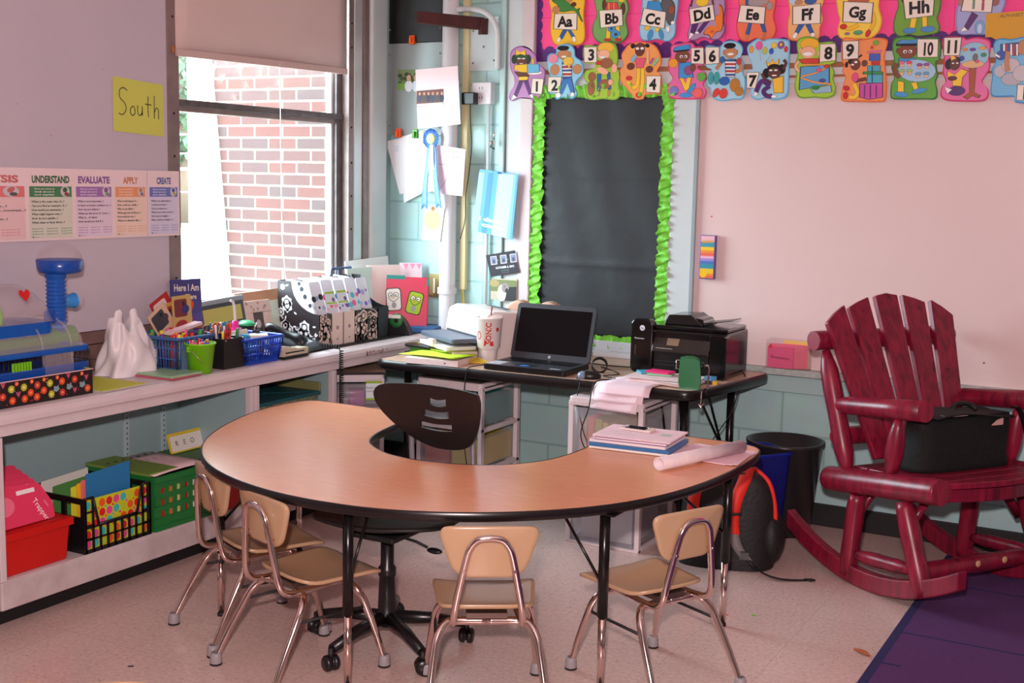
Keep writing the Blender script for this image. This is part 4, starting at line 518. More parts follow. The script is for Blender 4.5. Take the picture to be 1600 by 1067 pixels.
# black paper panel with ruffled lime border
bp = thing('black_display_board', 'tall black paper panel with ruffled lime green border on back wall', 'display panel', (1.28, -.02, .79))
BPAP = mat('black_craft_paper', (33, 35, 39), .58, bump=(7, .5))
def bpf(u, v):
    x = -.335+.67*u; z = -.0+1.18*v
    return (x, -.004-.004*math.sin(v*3.1)-.0035*math.exp(-((v-.30)/.012)**2)-.0035*math.exp(-((v-.665)/.010)**2)-.0018*math.sin(u*17+v*9), z)
m = MB(); m.grid(bpf, 30, 90, BPAP, thick=.001); m.build('black_paper', bp)
LIME = mat('lime_crepe', (120, 205, 60), .55, bump=(40, .5)); 
def ruffle(p0, p1, seed, wd=.060):
    """a gathered crepe-paper strip"""
    q = MB(); p0 = Vector(p0); p1 = Vector(p1); L = (p1-p0).length; n = int(L/.0065); d = (p1-p0).normalized(); side = Vector((0, -1, 0)).cross(d); rr = random.Random(seed)
    ph = [rr.uniform(0, 6) for _ in range(4)]; jit = [rr.uniform(-.5, .5) for _ in range(n+1)]; j2 = [rr.uniform(-1, 1) for _ in range(n+1)]
    def fn(u, v):
        i = int(round(u*n)); s = (v-.5)
        w_ = wd*(1+.13*math.sin(i*.37+ph[0])+.16*jit[i]*abs(s)*2)
        off = .010*(math.sin(i*1.15+ph[1]+s*3.0)+.6*math.sin(i*.53+ph[2]-s*4)+.5*j2[i])*(.35+abs(s)*1.3)
        al = .006*math.sin(i*.8+s*5+ph[3])
        return p0+d*(L*u+al)+side*(s*w_)+Vector((0, -1, 0))*(.020+off)
    q.grid(fn, n, 8, LIME); return q
for a, b, s in (((-.345, 0, .02), (-.335, 0, 1.22), 1), ((.350, 0, 1.22), (.345, 0, -.02), 2), ((.37, 0, 1.195), (-.36, 0, 1.195), 3), ((-.36, 0, -.022), (.37, 0, -.022), 4)):
    ruffle(a, b, s).build('ruffled_border', bp)

# ------------------------------------------------------------------ corner: metal panels, pipes, bracket, sockets
mp = thing('magnet_board', 'tall grey and black metal panel in the corner holding magnets', 'panel', (.183, -.001, 1.775))
m = MB(); m.box(-.170, .172, -.022, 0, 0, .478, mat('grey_enamel', (150, 158, 156), .28, .2)); m.build('grey_sheet', mp, bevel=.002)
m = MB(); m.box(-.168, .168, -.024, 0, .480, 1.16, mat('black_enamel', (26, 24, 24), .4)); m.build('black_sheet', mp, bevel=.002)
m = MB()
for x in (-.158, .158):
    for z in (.05, .42, .55): m.ball((x, -.023, z), (.006, .004, .006), C(120, 125, 125, r=.3), 8)
m.build('screws', mp)
pp = thing('wall_pipe', 'thick white pipe running up the corner of back wall', 'pipe', (.430, -.062, 0))
m = MB(); m.lathe([(.044, .70), (.044, 2.02), (.050, 2.025), (.050, 2.05), (.044, 2.055), (.044, 2.94)], C(226, 226, 230, r=.3), 22); m.build('pipe', pp)
m = MB(); m.lathe([(.052, .95), (.052, .985)], C(214, 216, 220, r=.3), 22, a0=0, a1=360); m.build('pipe_collar', pp)
CR = C(222, 210, 160, r=.4)
m = MB(); m.box(-.018, .018, -.03, 0, 0, 1.97, CR); solo(m, 'cable_channel', 'cream vertical cable channel right of the thick white pipe', 'cable channel', (.500, -.001, .972), bevel=.004)
m = MB()
for dx in (-.006, .004): m.tube([(dx, -.015, .98), (dx+.01, -.02, .90), (dx+.022, -.02, .80), (dx+.03, -.02, .70)], .0035, C(225, 195, 60), 6)
solo(m, 'yellow_cable', 'pair of yellow cables dropping from the cream channel', 'cable', (.50, -.01, 0))
# brown swing bracket on a plate
br = thing('wall_bracket', 'rust-brown steel wall bracket arm near top of corner', 'bracket', (.60, -.001, 2.10))
PL = C(196, 208, 210, r=.35)
m = MB(); m.box(-.09, .085, -.016, 0, .0, .27, PL); m.build('mounting_plate', br, bevel=.003)
m = MB()
for x, z in ((-.062, .04), (.062, .05), (-.062, .2), (.065, .2), (0, .12)): m.ball((x, -.017, z), (.006, .004, .006), C(120, 125, 125, r=.3), 8)
m.build('bolts', br)
RU = mat('rusty_brown_steel', (92, 48, 46), .55, .3, noise=(20, .7, (62, 36, 36)))
m = MB(); X = frame((0, -.016, .235), (-.62, -.78, .03), (0, 0, 1))
m.box(0, .36, -.030, .028, -.004, .0, RU, X); m.box(0, .36, .024, .028, 0, .040, RU, X); m.box(0, .36, -.030, -.026, 0, .040, RU, X); m.box(-.015, .022, -.055, .024, -.022, .022, RU, X)
m.build('bracket_arm', br, bevel=.002)
CW = C(214, 220, 222, r=.35)
m = MB(); m.tube(smooth([(-.245, -.05, 2.405), (-.16, -.05, 2.402), (-.07, -.05, 2.385), (-.01, -.05, 2.33), (.01, -.05, 2.25), (.012, -.05, 2.1)], 5, False), .014, CW, 10)
solo(m, 'curved_conduit', 'white conduit curving over the brown bracket', 'pipe', (.700, -.015, 0))
so = thing('socket_box', 'white double power socket box beside the number 1 card', 'power socket', (.605, -.001, 1.985))
m = MB(); m.box(-.055, .06, -.045, 0, -.055, .055, C(214, 206, 210, r=.35)); m.build('box', so, bevel=.004)
m = MB(); 
for z in (-.028, .020):
    for x in (-.008, .008): m.box(x-.0015, x+.0015, -.0462, -.045, z, z+.012, BLACKM)
m.build('slots', so)
m = MB(); m.tube([(.035, -.02, -.055), (.036, -.02, -.6), (.036, -.02, -1.2)], .010, CW, 8); m.build('conduit', so)
ad = thing('power_adapter', 'black power adapter plugged in with a hanging cord', 'adapter', (.560, -.046, 1.960))
m = MB(); m.box(-.045, .032, -.045, 0, -.032, .028, BLACKP); m.build('adapter_body', ad, bevel=.005)
m = MB(); m.tube(smooth([(-.005, -.02, -.03), (-.002, -.02, -.12), (.004, -.015, -.25), (-.015, -.01, -.4), (-.03, -.01, -.5), (-.032, -.008, -.62), (-.06, -.008, -.72)], 5, False), .0025, BLACKM, 6); m.build('cord', ad)
m = MB(); m.box(-.034, .034, -.012, 0, -.062, .062, mat('old_brass', (170, 150, 100), .35, .8)); m.box(-.006, .006, -.016, -.012, -.04, .04, C(210, 205, 180)); m.box(-.034, -.006, -.0125, -.012, -.05, .05, C(150, 130, 80)); 
solo(m, 'brass_wall_plate', 'small brass wall plate behind the white printer', 'wall plate', (.318, -.001, .982), bevel=.002)
m = MB(); m.ball((0, -.03, 0), (.012, .02, .012), CHROME, 8); m.tube([(0, -.02, 0), (-.015, -.03, -.02), (.012, -.03, -.03)], .003, BLACKM, 6); m.tube([(0, -.02, .02), (.008, -.03, .05)], .004, CHROME, 6)
solo(m, 'metal_hook', 'small metal hook and wire on the corner trim', 'hook', (.700, -.05, 1.735))
# ------------------------------------------------------------------ outside the window
GRASS = mat('lawn_grass', (52, 80, 34), .9, noise=(3, .8, (36, 60, 24)))
CONC = mat('pale_concrete', (168, 165, 158), .9)
m = MB(); m.box(-70, -.106, -40, 70, -.30, -.15, GRASS); struct(m, 'ground_lawn')
m = MB(); m.box(-23.5, -.106, -30, 40.0, -.15, -.13, CONC); struct(m, 'ground_path')
m = MB(); m.box(-1.06, -.106, -.02, .45, -.13, 3.6, BRICK); struct(m, 'wall_brick_wing')
m = MB(); m.box(-1.395, -1.06, -.02, .45, -.13, 3.6, BRICK); m.hexa([(-1.40,-.05,-.13), (-1.0,-.05,-.13), (-1.0,-.02,-.13), (-1.40,-.02,-.13)], [(-1.40,-.05,3.6), (-1.37,-.05,3.6), (-1.37,-.02,3.6), (-1.40,-.02,3.6)], C(236, 230, 220, r=.9)); struct(m, 'wall_wing_end_sun_slab')  # brick end, plus an added white tapered slab painting its sunlit part
TRK = mat('bark', (92, 72, 58), .9); LEAF = [mat('tree_leaf_a', (46, 72, 40), .6), mat('tree_leaf_b', (72, 96, 74), .6), mat('tree_leaf_c', (28, 50, 26), .6)]
def tree(loc, h, label, seed):
    t = thing('tree', label, 'tree', loc); rr = random.Random(seed)
    m = MB(); m.tube([(0, 0, 0), (.1, 0, h*.3), (0, .1, h*.6), (.1, 0, h*.9)], [.28, .22, .15, .04], TRK, 10)
    for k in range(6):
        a = rr.uniform(0, 6.28); m.tube([(0, 0, h*(.35+.08*k)), (math.cos(a)*h*.2, math.sin(a)*h*.2, h*(.5+.08*k))], [.09, .03], TRK, 6)
    m.build('trunk', t)
    m = MB()
    for k in range(2600):
        a = rr.uniform(0, 6.28); zz = rr.random(); rad = h*.30*math.sqrt(rr.random())*math.sin(math.pi*(.12+.83*zz))
        c = Vector((rad*math.cos(a), rad*math.sin(a), h*(.28+.78*zz))); s_ = rr.uniform(.12, .24)
        u = Vector((rr.uniform(-1, 1), rr.uniform(-1, 1), rr.uniform(-1, 1))).normalized(); v = u.orthogonal().normalized()
        m.add([c-u*s_, c+v*s_*.5, c+u*s_, c-v*s_*.5], [(0, 1, 2, 3)], LEAF[k % 3])
    m.build('crown', t, weld=False)
tree((-26.8, 26.0, -.15), 7.4, 'leafy green tree seen through left edge of the window', 3)
tree((-50, 50, -.15), 9.5, 'taller tree further back beyond the lawn outside', 5)
bd = thing('brick_building', 'low reddish brick building far beyond the lawn outside the window', 'building', (-33.5, 33, -.15))
m = MB(); m.box(-5, 5, 0, 6, 0, 2.2, BRICK); m.build('wall', bd); m = MB(); m.hexa([(-5.4,-.4,2.2), (5.4,-.4,2.2), (5.4,6.4,2.2), (-5.4,6.4,2.2)], [(-5,2.5,3), (5,2.5,3), (5,3.5,3), (-5,3.5,3)], C(96, 92, 100)); m.build('roof', bd)
m = MB()
m.box(-3.9, -2.9, -.05, .02, .9, 1.8, C(40, 44, 50, r=.2))
m.build('window', bd)
t = thing('power_lines', 'thin overhead wires crossing outside the window', 'wire', (-12, 12, 0))
for z, dz in ((2.15, .16), (1.82, .12), (1.55, .10), (1.47, .16), (1.02, .18)):
    m = MB(); m.tube([(-14, -3+7, z), (0, 0+0, z+dz), (10, -3, z+dz*.4)], .012, C(225, 225, 225), 5); m.build('wire', t)

# ------------------------------------------------------------------ long counter and its open cabinets
cn = thing('window_counter', 'long white counter running below the window wall', 'counter', (0, 0, 0))
m = MB(); prof = [(.001, .708), (.001, .750), (.402, .750), (.424, .747), (.438, .738), (.444, .722), (.444, .708), (.438, .700), (.436, .692), (.436, .667), (.40, .667), (.40, .708)]
y0, y1 = -6.0, -.002; n = len(prof)
m.add([(x, y0, z) for x, z in prof]+[(x, y1, z) for x, z in prof], [tuple(range(n)), tuple(range(2*n-1, n-1, -1))]+[(k, n+k, n+(k+1) % n, (k+1) % n) for k in range(n)], PINKW); m.build('worktop', cn)
m = MB(); m.box(.02, .37, -1.17, -.12, .7502, .7515, BLACKM); m.build('black_surface_strip', cn)
m = MB(); m.box(.3, .34, -.74, -.72, .7, .7, BLACKM)
m = MB()
rr = random.Random(5)
for k in range(46):
    y = -.80+.20*rr.random(); z = .705+.035*rr.random(); m.flat(ell(0, 0, rr.uniform(.001, .004), rr.uniform(.004, .011), rr.uniform(-50, 50), 6), 0, C(168, 140, 140), frame((.4446, y, z if z < .722 else .722-.015*rr.random()), (0, 1, 0), (0, 0, 1)))
m.build('worn_sticker_marks', cn)
def cabinet(ya, yb, label, right_stile=True):
    c = thing('shelf_cabinet', label, 'cabinet', (0, (ya+yb)/2, 0)); L = (yb-ya)/2
    m = MB(); m.box(.004, .016, -L+.002, L-.002, .08, .664, AQUAD); m.build('back_panel', c)
    MB().box(.01, .425, -L+.002, -L+.016, .08, .664, AQUAD).build('side_panel', c); MB().box(.01, .425, L-.016, L-.002, .08, .664, AQUAD).build('side_panel', c)
    m = MB(); m.box(.01, .432, -L+.002, L-.002, .155, .170, PINKW); m.build('shelf', c)
    m = MB(); m.box(.405, .438, -L+.001, L-.001, .068, .168, mat('scuffed_white_base', (208, 196, 196), .5, noise=(12, .9, (186, 168, 166)))); m.build('base_rail', c, bevel=.006)
    MB().box(.405, .438, -L+.001, -L+.026, .169, .664, PINKW).build('front_stile', c, bevel=.003); MB().box(.405, .438, L-.026, L-.001, .169, .664, PINKW).build('front_stile', c, bevel=.003)
    m = MB(); m.box(.02, .36, -L+.01, L-.01, .0, .079, BLACKM); m.box(.36, .375, -L, L, 0, .066, BLACKM); m.build('toe_kick', c)
    for y in (-L+.20, L-.11, L-.32) : 
        m = MB(); m.box(.016, .022, y-.012, y+.012, .18, .655, C(176, 196, 198))
        for k in range(20): m.box(.0221, .0226, y-.003, y+.003, .20+.022*k, .207+.022*k, C(60, 80, 84))
        m.build('shelf_strip', c)
    return c
cabinet(-4.25, -2.868, 'open white cabinet at the far left edge under the counter')
cabinet(-2.866, -1.585, 'open white cabinet under the counter holding red, black and green bins')
c3 = cabinet(-1.583, -1.02, 'short open white cabinet under the counter nearest the desk')
m = MB(); m.box(.018, .40, -.264, .264, .425, .437, PINKW); m.build('shelf', c3)

# ------------------------------------------------------------------ kidney table
WOODT = tex_mat('maple_laminate', lambda nt, n, b, ln: None)
def lam(m_, c1, c2, sc=(3, 40, 3), rough=.30):
    nt = m_.node_tree; n = nt.nodes; b = n['Principled BSDF']; ln = nt.links.new
    tc = n.new('ShaderNodeTexCoord'); mp_ = n.new('ShaderNodeMapping'); mp_.inputs['Scale'].default_value = sc; ln(tc.outputs['Object'], mp_.inputs[0])
    t = n.new('ShaderNodeTexNoise'); t.inputs['Scale'].default_value = 4; t.inputs['Detail'].default_value = 6; ln(mp_.outputs[0], t.inputs['Vector'])
    r = n.new('ShaderNodeValToRGB'); r.color_ramp.elements[0].position = .3; r.color_ramp.elements[1].position = .7
    r.color_ramp.elements[0].color = L3(c1); r.color_ramp.elements[1].color = L3(c2); ln(t.outputs[0], r.inputs[0]); ln(r.outputs[0], b.inputs['Base Color'])
    b.inputs['Roughness'].default_value = rough
lam(WOODT, (220, 146, 108), (230, 158, 120), rough=.27)
EDGE = mat('black_edge_band', (24, 19, 20), .28)
kt = thing('kidney_table', 'kidney-shaped wood-topped classroom table with black edge', 'table', (1.6, -2.0, 0))
raw = [(.574,-1.53),(.572,-1.66),(.60,-1.82),(.690,-2.073),(.812,-2.291),(.953,-2.450),(1.10,-2.56),(1.266,-2.640),(1.44,-2.690),(1.60,-2.708),(1.771,-2.697),(1.90,-2.665),(2.02,-2.612),(2.15,-2.53),(2.28,-2.412),(2.39,-2.27),(2.475,-2.09),(2.525,-1.90),(2.55,-1.70),(2.556,-1.50),(2.548,-1.345),(2.52,-1.25),(2.44,-1.205),
 (2.28,-1.20),(2.12,-1.205),(2.03,-1.235),(1.99,-1.32),(1.990,-1.47),(1.992,-1.612),(1.988,-1.734),(1.970,-1.84),(1.935,-1.92),(1.865,-2.01),(1.747,-2.076),(1.60,-2.102),(1.462,-2.078),(1.357,-2.014),(1.285,-1.94),(1.237,-1.836),(1.208,-1.72),(1.185,-1.60),(1.14,-1.49),(1.06,-1.432),(.943,-1.418),(.782,-1.412),(.66,-1.412),(.60,-1.44)]
KO = smooth([(x-1.6, y+2.0) for x, y in raw], 4)
def inset(poly, d):
    n = len(poly); o = []
    for i in range(n):
        a = Vector(poly[i-1]); b = Vector(poly[(i+1) % n]); t = (b-a).normalized(); o.append((poly[i][0]-t.y*d, poly[i][1]+t.x*d))
    return o
m = MB(); m.prism(inset(KO, .003), .574, .600, WOODT); m.build('tabletop', kt, weld=False)
m = MB(); n = len(KO); prof = [(.004, .6), (.0, .601), (-.003, .597), (-.004, .586), (-.003, .574), (.0, .571), (.02, .571)]
rings = [inset(KO, d) for d, z in prof]
m.add([(*p, z) for (d, z), rg in zip(prof, rings) for p in rg], [(r*n+k, r*n+(k+1) % n, (r+1)*n+(k+1) % n, (r+1)*n+k) for r in range(len(prof)-1) for k in range(n)], EDGE, True); m.build('edge_band', kt)
LEGM = mat('black_tube_steel', (20, 18, 19), .25, .2)
for x, y, lean in ((.945,-2.355,0), (1.700,-2.625,0), (2.362,-2.225,0), (2.495,-1.49,0), (.70,-1.62,0)):
    lx, ly = x-1.6, y+2.0
    m = MB(); m.tube([(lx, ly, .235), (lx, ly, .571)], .0165, LEGM, 14); m.box(lx-.05, lx+.05, ly-.05, ly+.05, .565, .571, LEGM)
    dx, dy = -lx*.30, -ly*.30
    m.tube([(lx+dx*.9, ly+dy*.9, .568), (lx, ly, .33)], .005, LEGM, 6)
    lg = m.build('leg', kt)
    m = MB(); m.tube([(lx, ly, .012), (lx, ly, .235)], [.0115, .0125], CHROME, 14); m.lathe([(0, 0), (.014, 0), (.014, .010), (.008, .014), (0, .014)], BLACKM, 12, (lx, ly, 0)); e = m.build('chrome_extension', lg)

# ------------------------------------------------------------------ school chairs
SHELL = mat('tan_moulded_plastic', (188, 154, 120), .26, noise=(7, .35, (176, 142, 108)))
def school_chair(loc, rz, label, group):
    t = thing('school_chair', label, 'chair', loc, rz, group)
    so_ = rpoly([(-.135, -.115), (.135, -.115), (.163, .195), (-.163, .195)], .075, 6)
    def sf(u, v, d):
        rr_ = (u/.16)**2
        z = .313+.010*rr_-.018*max(0, (v-.12)/.08)**2*(1 if v > .12 else 0)+.020*max(0, (-v-.05)/.07)**2-.006*math.exp(-((v-.02)/.08)**2)
        return (u, v, z-d)
    m = MB(); m.plate(so_, .012, SHELL, sf, rings=(0, .35, .6, .8, .92, 1)); m.build('seat', t)
    bo = rpoly([(-.098, .438), (.098, .438), (.150, .577), (-.150, .577)], .042, 6)
    bo = [(u, v-(.010*(1-(u/.14)**2) if v < .5 else -.006*(1-(u/.14)**2))) for u, v in bo]
    def bf(u, v, d): return (u, -.158-.10*(v-.43)+1.1*u*u*.8-d, v)
    m = MB(); m.plate(bo, .012, SHELL, bf, rings=(0, .4, .7, .9, 1)); 
    m.build('backrest', t)
    def uy(z): return -.180-.115*(z-.43)
    half = [(.085, .10, .283), (.090, 0, .281), (.097, -.10, .281), (.100, -.145, .288), (.098, -.166, .315), (.090, -.175, .37), (.066, uy(.49), .49), (.054, uy(.525), .525), (.036, uy(.546), .546), (.012, uy(.552), .552)]
    pts = smooth([(x, y, z) for x, y, z in half]+[(-x, y, z) for x, y, z in half[::-1]], 4, False)
    m = MB(); m.tube(pts, .0105, CHROME, 12)
    for s in (-1, 1): m.tube([(s*.073, uy(.455)-.013, .455), (s*.073, uy(.455)+.012, .455)], .005, CHROME, 8)
    m.build('back_frame', t)
    for s in (-1, 1):
        m = MB()
        for yb, fy in ((-.085, -.235), (.085, .172)):
            pass
        for yb, fy, nm in ((-.085, -.235, 'rear'), (.085, .172, 'front')):
            p = smooth([(0, yb, .272), (s*.08, yb, .272), (s*.118, yb+(fy-yb)*.05, .268), (s*.142, yb+(fy-yb)*.22, .240), (s*.153, yb+(fy-yb)*.42, .19), (s*.165, yb+(fy-yb)*.75, .10), (s*.174, fy, .022)], 4, False)
            q = MB(); q.tube(p, [.0125]*(len(p)-8)+[.0120, .0116, .0112, .0108, .0104, .010, .0098, .0096], CHROME, 12); lg = q.build('leg', t)
            q = MB(); q.lathe([(0, 0), (.0185, 0), (.0195, .006), (.0185, .03), (.015, .040), (.011, .040)], GREYCAP, 14, (s*.174, fy, 0)); q.lathe([(0, -.0), (.0200, .0005), (.0200, .006), (.0185, .008)], BLACKM, 14, (s*.174, fy, 0)); q.build('foot_cap', lg)
    for s in (-1, 1): MB().tube([(s*.148, -.135, .205), (s*.148, .125, .205)], .005, BLACKM, 8).build('stretcher', t)
    m = MB(); m.box(-.06, .06, -.10, .10, .284, .300, mat('dull_steel', (120, 100, 92), .35, .8)); m.build('seat_bracket', t)
    return t
GC_ = 'small tan school chairs around the kidney table'
ch = school_chair((1.1234, -2.366, 0), 65-90, 'tan school chair furthest left at the table, nearest the green crate', GC_)
dup(ch, (1.474, -2.529, 0), 71-90, 'tan school chair second from left, overlapping the leftmost chair', GC_)
dup(ch, (2.085, -2.459, 0), 123-90, 'tan school chair at middle front of the table with its back to us', GC_)
dup(ch, (2.442, -2.042, 0), 154-90, 'tan school chair at right end of the table beside the backpack', GC_)

# ------------------------------------------------------------------ black task chair tucked into the kidney's hollow
tc_ = thing('task_chair', 'black plastic swivel chair with slotted backrest inside the table hollow', 'office chair', (1.60, -2.275, 0), 0)
for k in range(5):
    a = R((-96, -30, 38, 118, 188)[k]); ca, sa = math.cos(a), math.sin(a)
    m = MB(); m.tube([(.02*ca, .02*sa, .10), (.15*ca, .15*sa, .092), (.262*ca, .262*sa, .070)], [.024, .020, .016], BLACKP, 10); lg = m.build('base_arm', tc_)
    X = TR(.268*ca, .268*sa, 0, math.degrees(a)+70)
    m = MB(); m.lathe([(0, -.024), (.020, -.024), (.026, -.018), (.026, -.006), (.018, -.004), (.018, .004), (.026, .006), (.026, .018), (.020, .024), (0, .024)], BLACKP, 18, xf=X @ TR(0, 0, .026) @ Matrix.Rotation(R(90), 4, 'X'))
    m.tube([(0, 0, .03), (0, 0, .075)], .009, BLACKM, 8, X); m.build('caster', lg)
m = MB(); m.lathe([(0, .075), (.036, .075), (.038, .11), (.030, .125), (.026, .24), (.030, .245), (.030, .27), (.022, .28), (.022, .40), (0, .40)], BLACKP, 20); m.build('gas_column', tc_)
m = MB(); m.box(-.09, .09, -.10, .10, .385, .405, BLACKM); m.build('seat_mount', tc_, bevel=.006)
so_ = smooth([(-.225, .13), (-.235, 0), (-.215, -.14), (-.14, -.205), (0, -.222), (.14, -.205), (.215, -.14), (.235, 0), (.225, .13), (.17, .19), (0, .205), (-.17, .19)], 4)
m = MB(); m.plate(so_, .045, mat('matte_black_seat', (22, 20, 21), .55), lambda u, v, d: (u, v+.03, .452-.012*math.exp(-(u/.12)**2)+.012*(v/.2)**2-d*(1.0-.65*((u/.235)**2+(v/.21)**2)**.5 if d > 0 else 1)), rings=(0, .3, .6, .85, 1)); so_ob = m.build('seat', tc_); so_ob.rotation_euler = (0, 0, R(12))
m = MB(); m.tube([(.02, -.02, .395), (.12, -.01, .380), (.16, -.005, .366)], .005, BLACKM, 8); m.ball((.185, 0, .357), (.030, .014, .010), BLACKP, 12); m.build('height_lever', tc_)
# backrest: a curved plate with three slots cut through
bo = smooth([(-.215, .770), (-.212, .800), (-.180, .822), (-.07, .830), (.07, .830), (.200, .826), (.222, .812), (.226, .775), (.208, .70), (.175, .642), (.110, .610), (.0, .604), (-.095, .638), (-.160, .688), (-.200, .735)], 5)
BB = (0.01, .73)
def bend(x, z, d): return (x*math.cos(0)-0, .145+1.05*(x*x)*-1*.9-.12*(z-.73)+d, z)
def cut_plate():
    cu = bpy.data.curves.new('c', 'CURVE'); cu.dimensions = '2D'; cu.fill_mode = 'BOTH'
    def spl(p):
        s = cu.splines.new('POLY'); s.points.add(len(p)-1); s.use_cyclic_u = True
        for q, a in zip(s.points, p): q.co = (a[0], a[1], 0, 1)
    spl(bo)
    for z, xa, xb, tilt in ((.775, -.012, .062, .0), (.731, -.036, .072, .0), (.686, -.052, .084, .0)):
        top = [(xa+(xb-xa)*k/8, z+.012-.007*math.sin(math.pi*k/8)) for k in range(9)]
        spl([(a, b-.0) for a, b in top]+[(a, b-.024) for a, b in top[::-1]])
    cu.extrude = .006
    o = bpy.data.objects.new('c', cu); me = bpy.data.meshes.new_from_object(o); bpy.data.objects.remove(o); bpy.data.curves.remove(cu)
    bm = bmesh.new(); bm.from_mesh(me); bpy.data.meshes.remove(me)
    for x in [-.2+.03*k for k in range(15)]:
        bmesh.ops.bisect_plane(bm, geom=bm.verts[:]+bm.edges[:]+bm.faces[:], plane_co=(x, 0, 0), plane_no=(1, 0, 0))
    bmesh.ops.remove_doubles(bm, verts=bm.verts, dist=1e-5)
    for v in bm.verts: v.co = Vector(bend(v.co.x, v.co.y, v.co.z))
    bmesh.ops.recalc_face_normals(bm, faces=bm.faces)
    mm = bpy.data.meshes.new('backrest'); bm.to_mesh(mm); bm.free(); mm.materials.append(mat('dark_brown_black_plastic', (27, 21, 22), .36))
    for p in mm.polygons: p.use_smooth = abs(p.normal.y) > .75
    return mm
bk = bpy.data.objects.new('backrest', cut_plate()); COL.objects.link(bk); bk.parent = tc_; 
b = bk.modifiers.new('bevel', 'BEVEL'); b.width = .003; b.segments = 2; b.limit_method = 'ANGLE'; b.angle_limit = R(50)
SIL = mat('silver_tube', (190, 190, 194), .3, .8)
for x in (-.10, .155):
    m = MB(); m.tube(smooth([(x*.7, -.0, .43), (x*.75, .10, .425), (x*.9, .165, .47), (x, .165, .56), (x, .158, .70)], 4, False), .010, SIL, 10); m.build('back_support', tc_)
bk.location = (-.05, .20, 0)
for o in ALLKIDS(tc_):
    if o.name.startswith('back_support'): o.location = (-.05, .20, 0)
# ------------------------------------------------------------------ bins in the open cabinet (they face +x)
def SX(x, y, z): return frame((x, y, z), (0, 1, 0), (0, 0, 1))       # sheet facing +x, u = +y
def SY(x, y, z): return frame((x, y, z), (1, 0, 0), (0, 0, 1))       # sheet facing -y
REDP = mat('red_plastic', (200, 22, 14), .35)
t = thing('storage_bin', 'red plastic storage bin at left end of open cabinet', 'bin', (.245, -2.70, .17))
m = MB(); m.hexa([(-.15,-.135,0), (.165,-.135,0), (.165,.135,0), (-.15,.135,0)], [(-.16,-.145,.135), (.175,-.145,.135), (.175,.145,.135), (-.16,.145,.135)], REDP); m.build('bin_body', t, bevel=.006)
m = MB(); m.box(-.168, .186, -.150, .152, .128, .155, REDP); m.box(-.15, .17, -.138, .140, .155, .158, REDP); m.build('rim', t, bevel=.006, segs=3)
PF = mat('magenta_card', (225, 56, 96), .5)
for k in range(5):
    X = TR(.395-.052*k, -2.725+.022*k, .332, 0, 0, -14-2.5*k)
    m = MB(); m.prism(rpoly([(-.115, 0), (.125, 0), (.125, .055), (.085, .130+.006*k), (-.115, .150+.006*k)], .01), -.002, .002, PF, X @ frame((0,0,0), (0,1,0), (0,0,1)))
    F_ = X @ frame((.0022, 0, 0), (0, 1, 0), (0, 0, 1))
    fo = m.build('folder_cover')
    tagit(fo, ['front magenta folder with white tab label standing on the red bin', 'second magenta folder behind the front one on the red bin', 'third magenta folder back on the red bin', 'fourth magenta folder back on the red bin', 'rearmost magenta folder on the red bin'][k], 'folder', 'magenta folders on the red bin')
    fo.name = 'paper_folder'
    q = MB(); q.box(0, .0008, -.015, .060, .105, .120, WHITE, X @ TR(.0022)); q.build('label_sticker', fo)
    if k == 0:
        q = MB(); q.flat(ell(-.072, .075, .042, .034, 0, 18), .0003, C(236, 110, 140), F_)
        q.text('Trapper', .020, C(250, 225, 228), F_, .072, .040, .0009, rot=-62, bold=.01); q.text('folder', .008, C(240, 190, 200), F_, .098, .055, .0009, rot=-62); q.build('cover_print', fo, weld=False)

# black lattice basket with polka-dot folder
BK = mat('black_basket', (18, 16, 18), .4)
t = thing('file_basket', 'black lattice file basket with a dipped front between red bin and green crate', 'basket', (.43, -2.338, .170))
m = MB()
Wd, D, Hh = .158, .33, .205
for z0, z1 in ((0, .014), (.048, .054), (.092, .098)): m.box(-.006, .0, -Wd, Wd, z0, z1, BK)
for k in range(10):
    y = -Wd+.0+k*(2*Wd-.006)/9.0
    top = .205 if k in (0, 1, 8, 9) else .098
    m.box(-.006, 0, y, y+.008, 0, top, BK)
for a, b in (((-Wd, .205), (-.118, .205)), ((-.118, .205), (-.092, .098)), ((-.092, .100), (.092, .100)), ((.092, .098), (.118, .205)), ((.118, .205), (Wd, .205))):
    m.tube([(-.003, a[0], a[1]), (-.003, b[0], b[1])], .005, BK, 6)
for z in (.05, .10, .15): 
    for s in (-1, 1): m.box(-.006, 0, min(s*.118, s*Wd), max(s*.118, s*Wd), z, z+.006, BK)
m.build('front_lattice', t)
for s in (-1, 1):
    m = MB(); y = s*Wd; m.box(-D, 0, y-.004, y+.004, 0, .135, BK); m.box(-D, 0, y-.004, y+.004, .185, .205, BK)
    for k in range(4): m.box(-.02-k*.1, -.0-k*.1, y-.004, y+.004, .135, .185, BK)
    m.build('side_panel', t)
m = MB(); m.box(-D, -D+.006, -Wd, Wd, 0, .205, BK); m.build('rear_panel', t)
m = MB(); m.box(-D, -.005, -Wd, Wd, .003, .010, BK); m.build('base_panel', t)
pf = MB(); pf.box(-.002, 0, -.150, .150, 0, .185, C(205, 205, 30)); pf.hexa([(-.002,-.150,.185), (0,-.150,.185), (0,-.118,.185), (-.002,-.118,.185)], [(-.002,-.150,.19), (0,-.150,.19), (0,-.13,.19), (-.002,-.13,.19)], C(205, 205, 30))
cols = [(228, 70, 150), (232, 90, 30), (60, 190, 190), (215, 30, 40), (190, 205, 50)]
pf2 = MB(); F_ = SX(.0004, 0, 0)
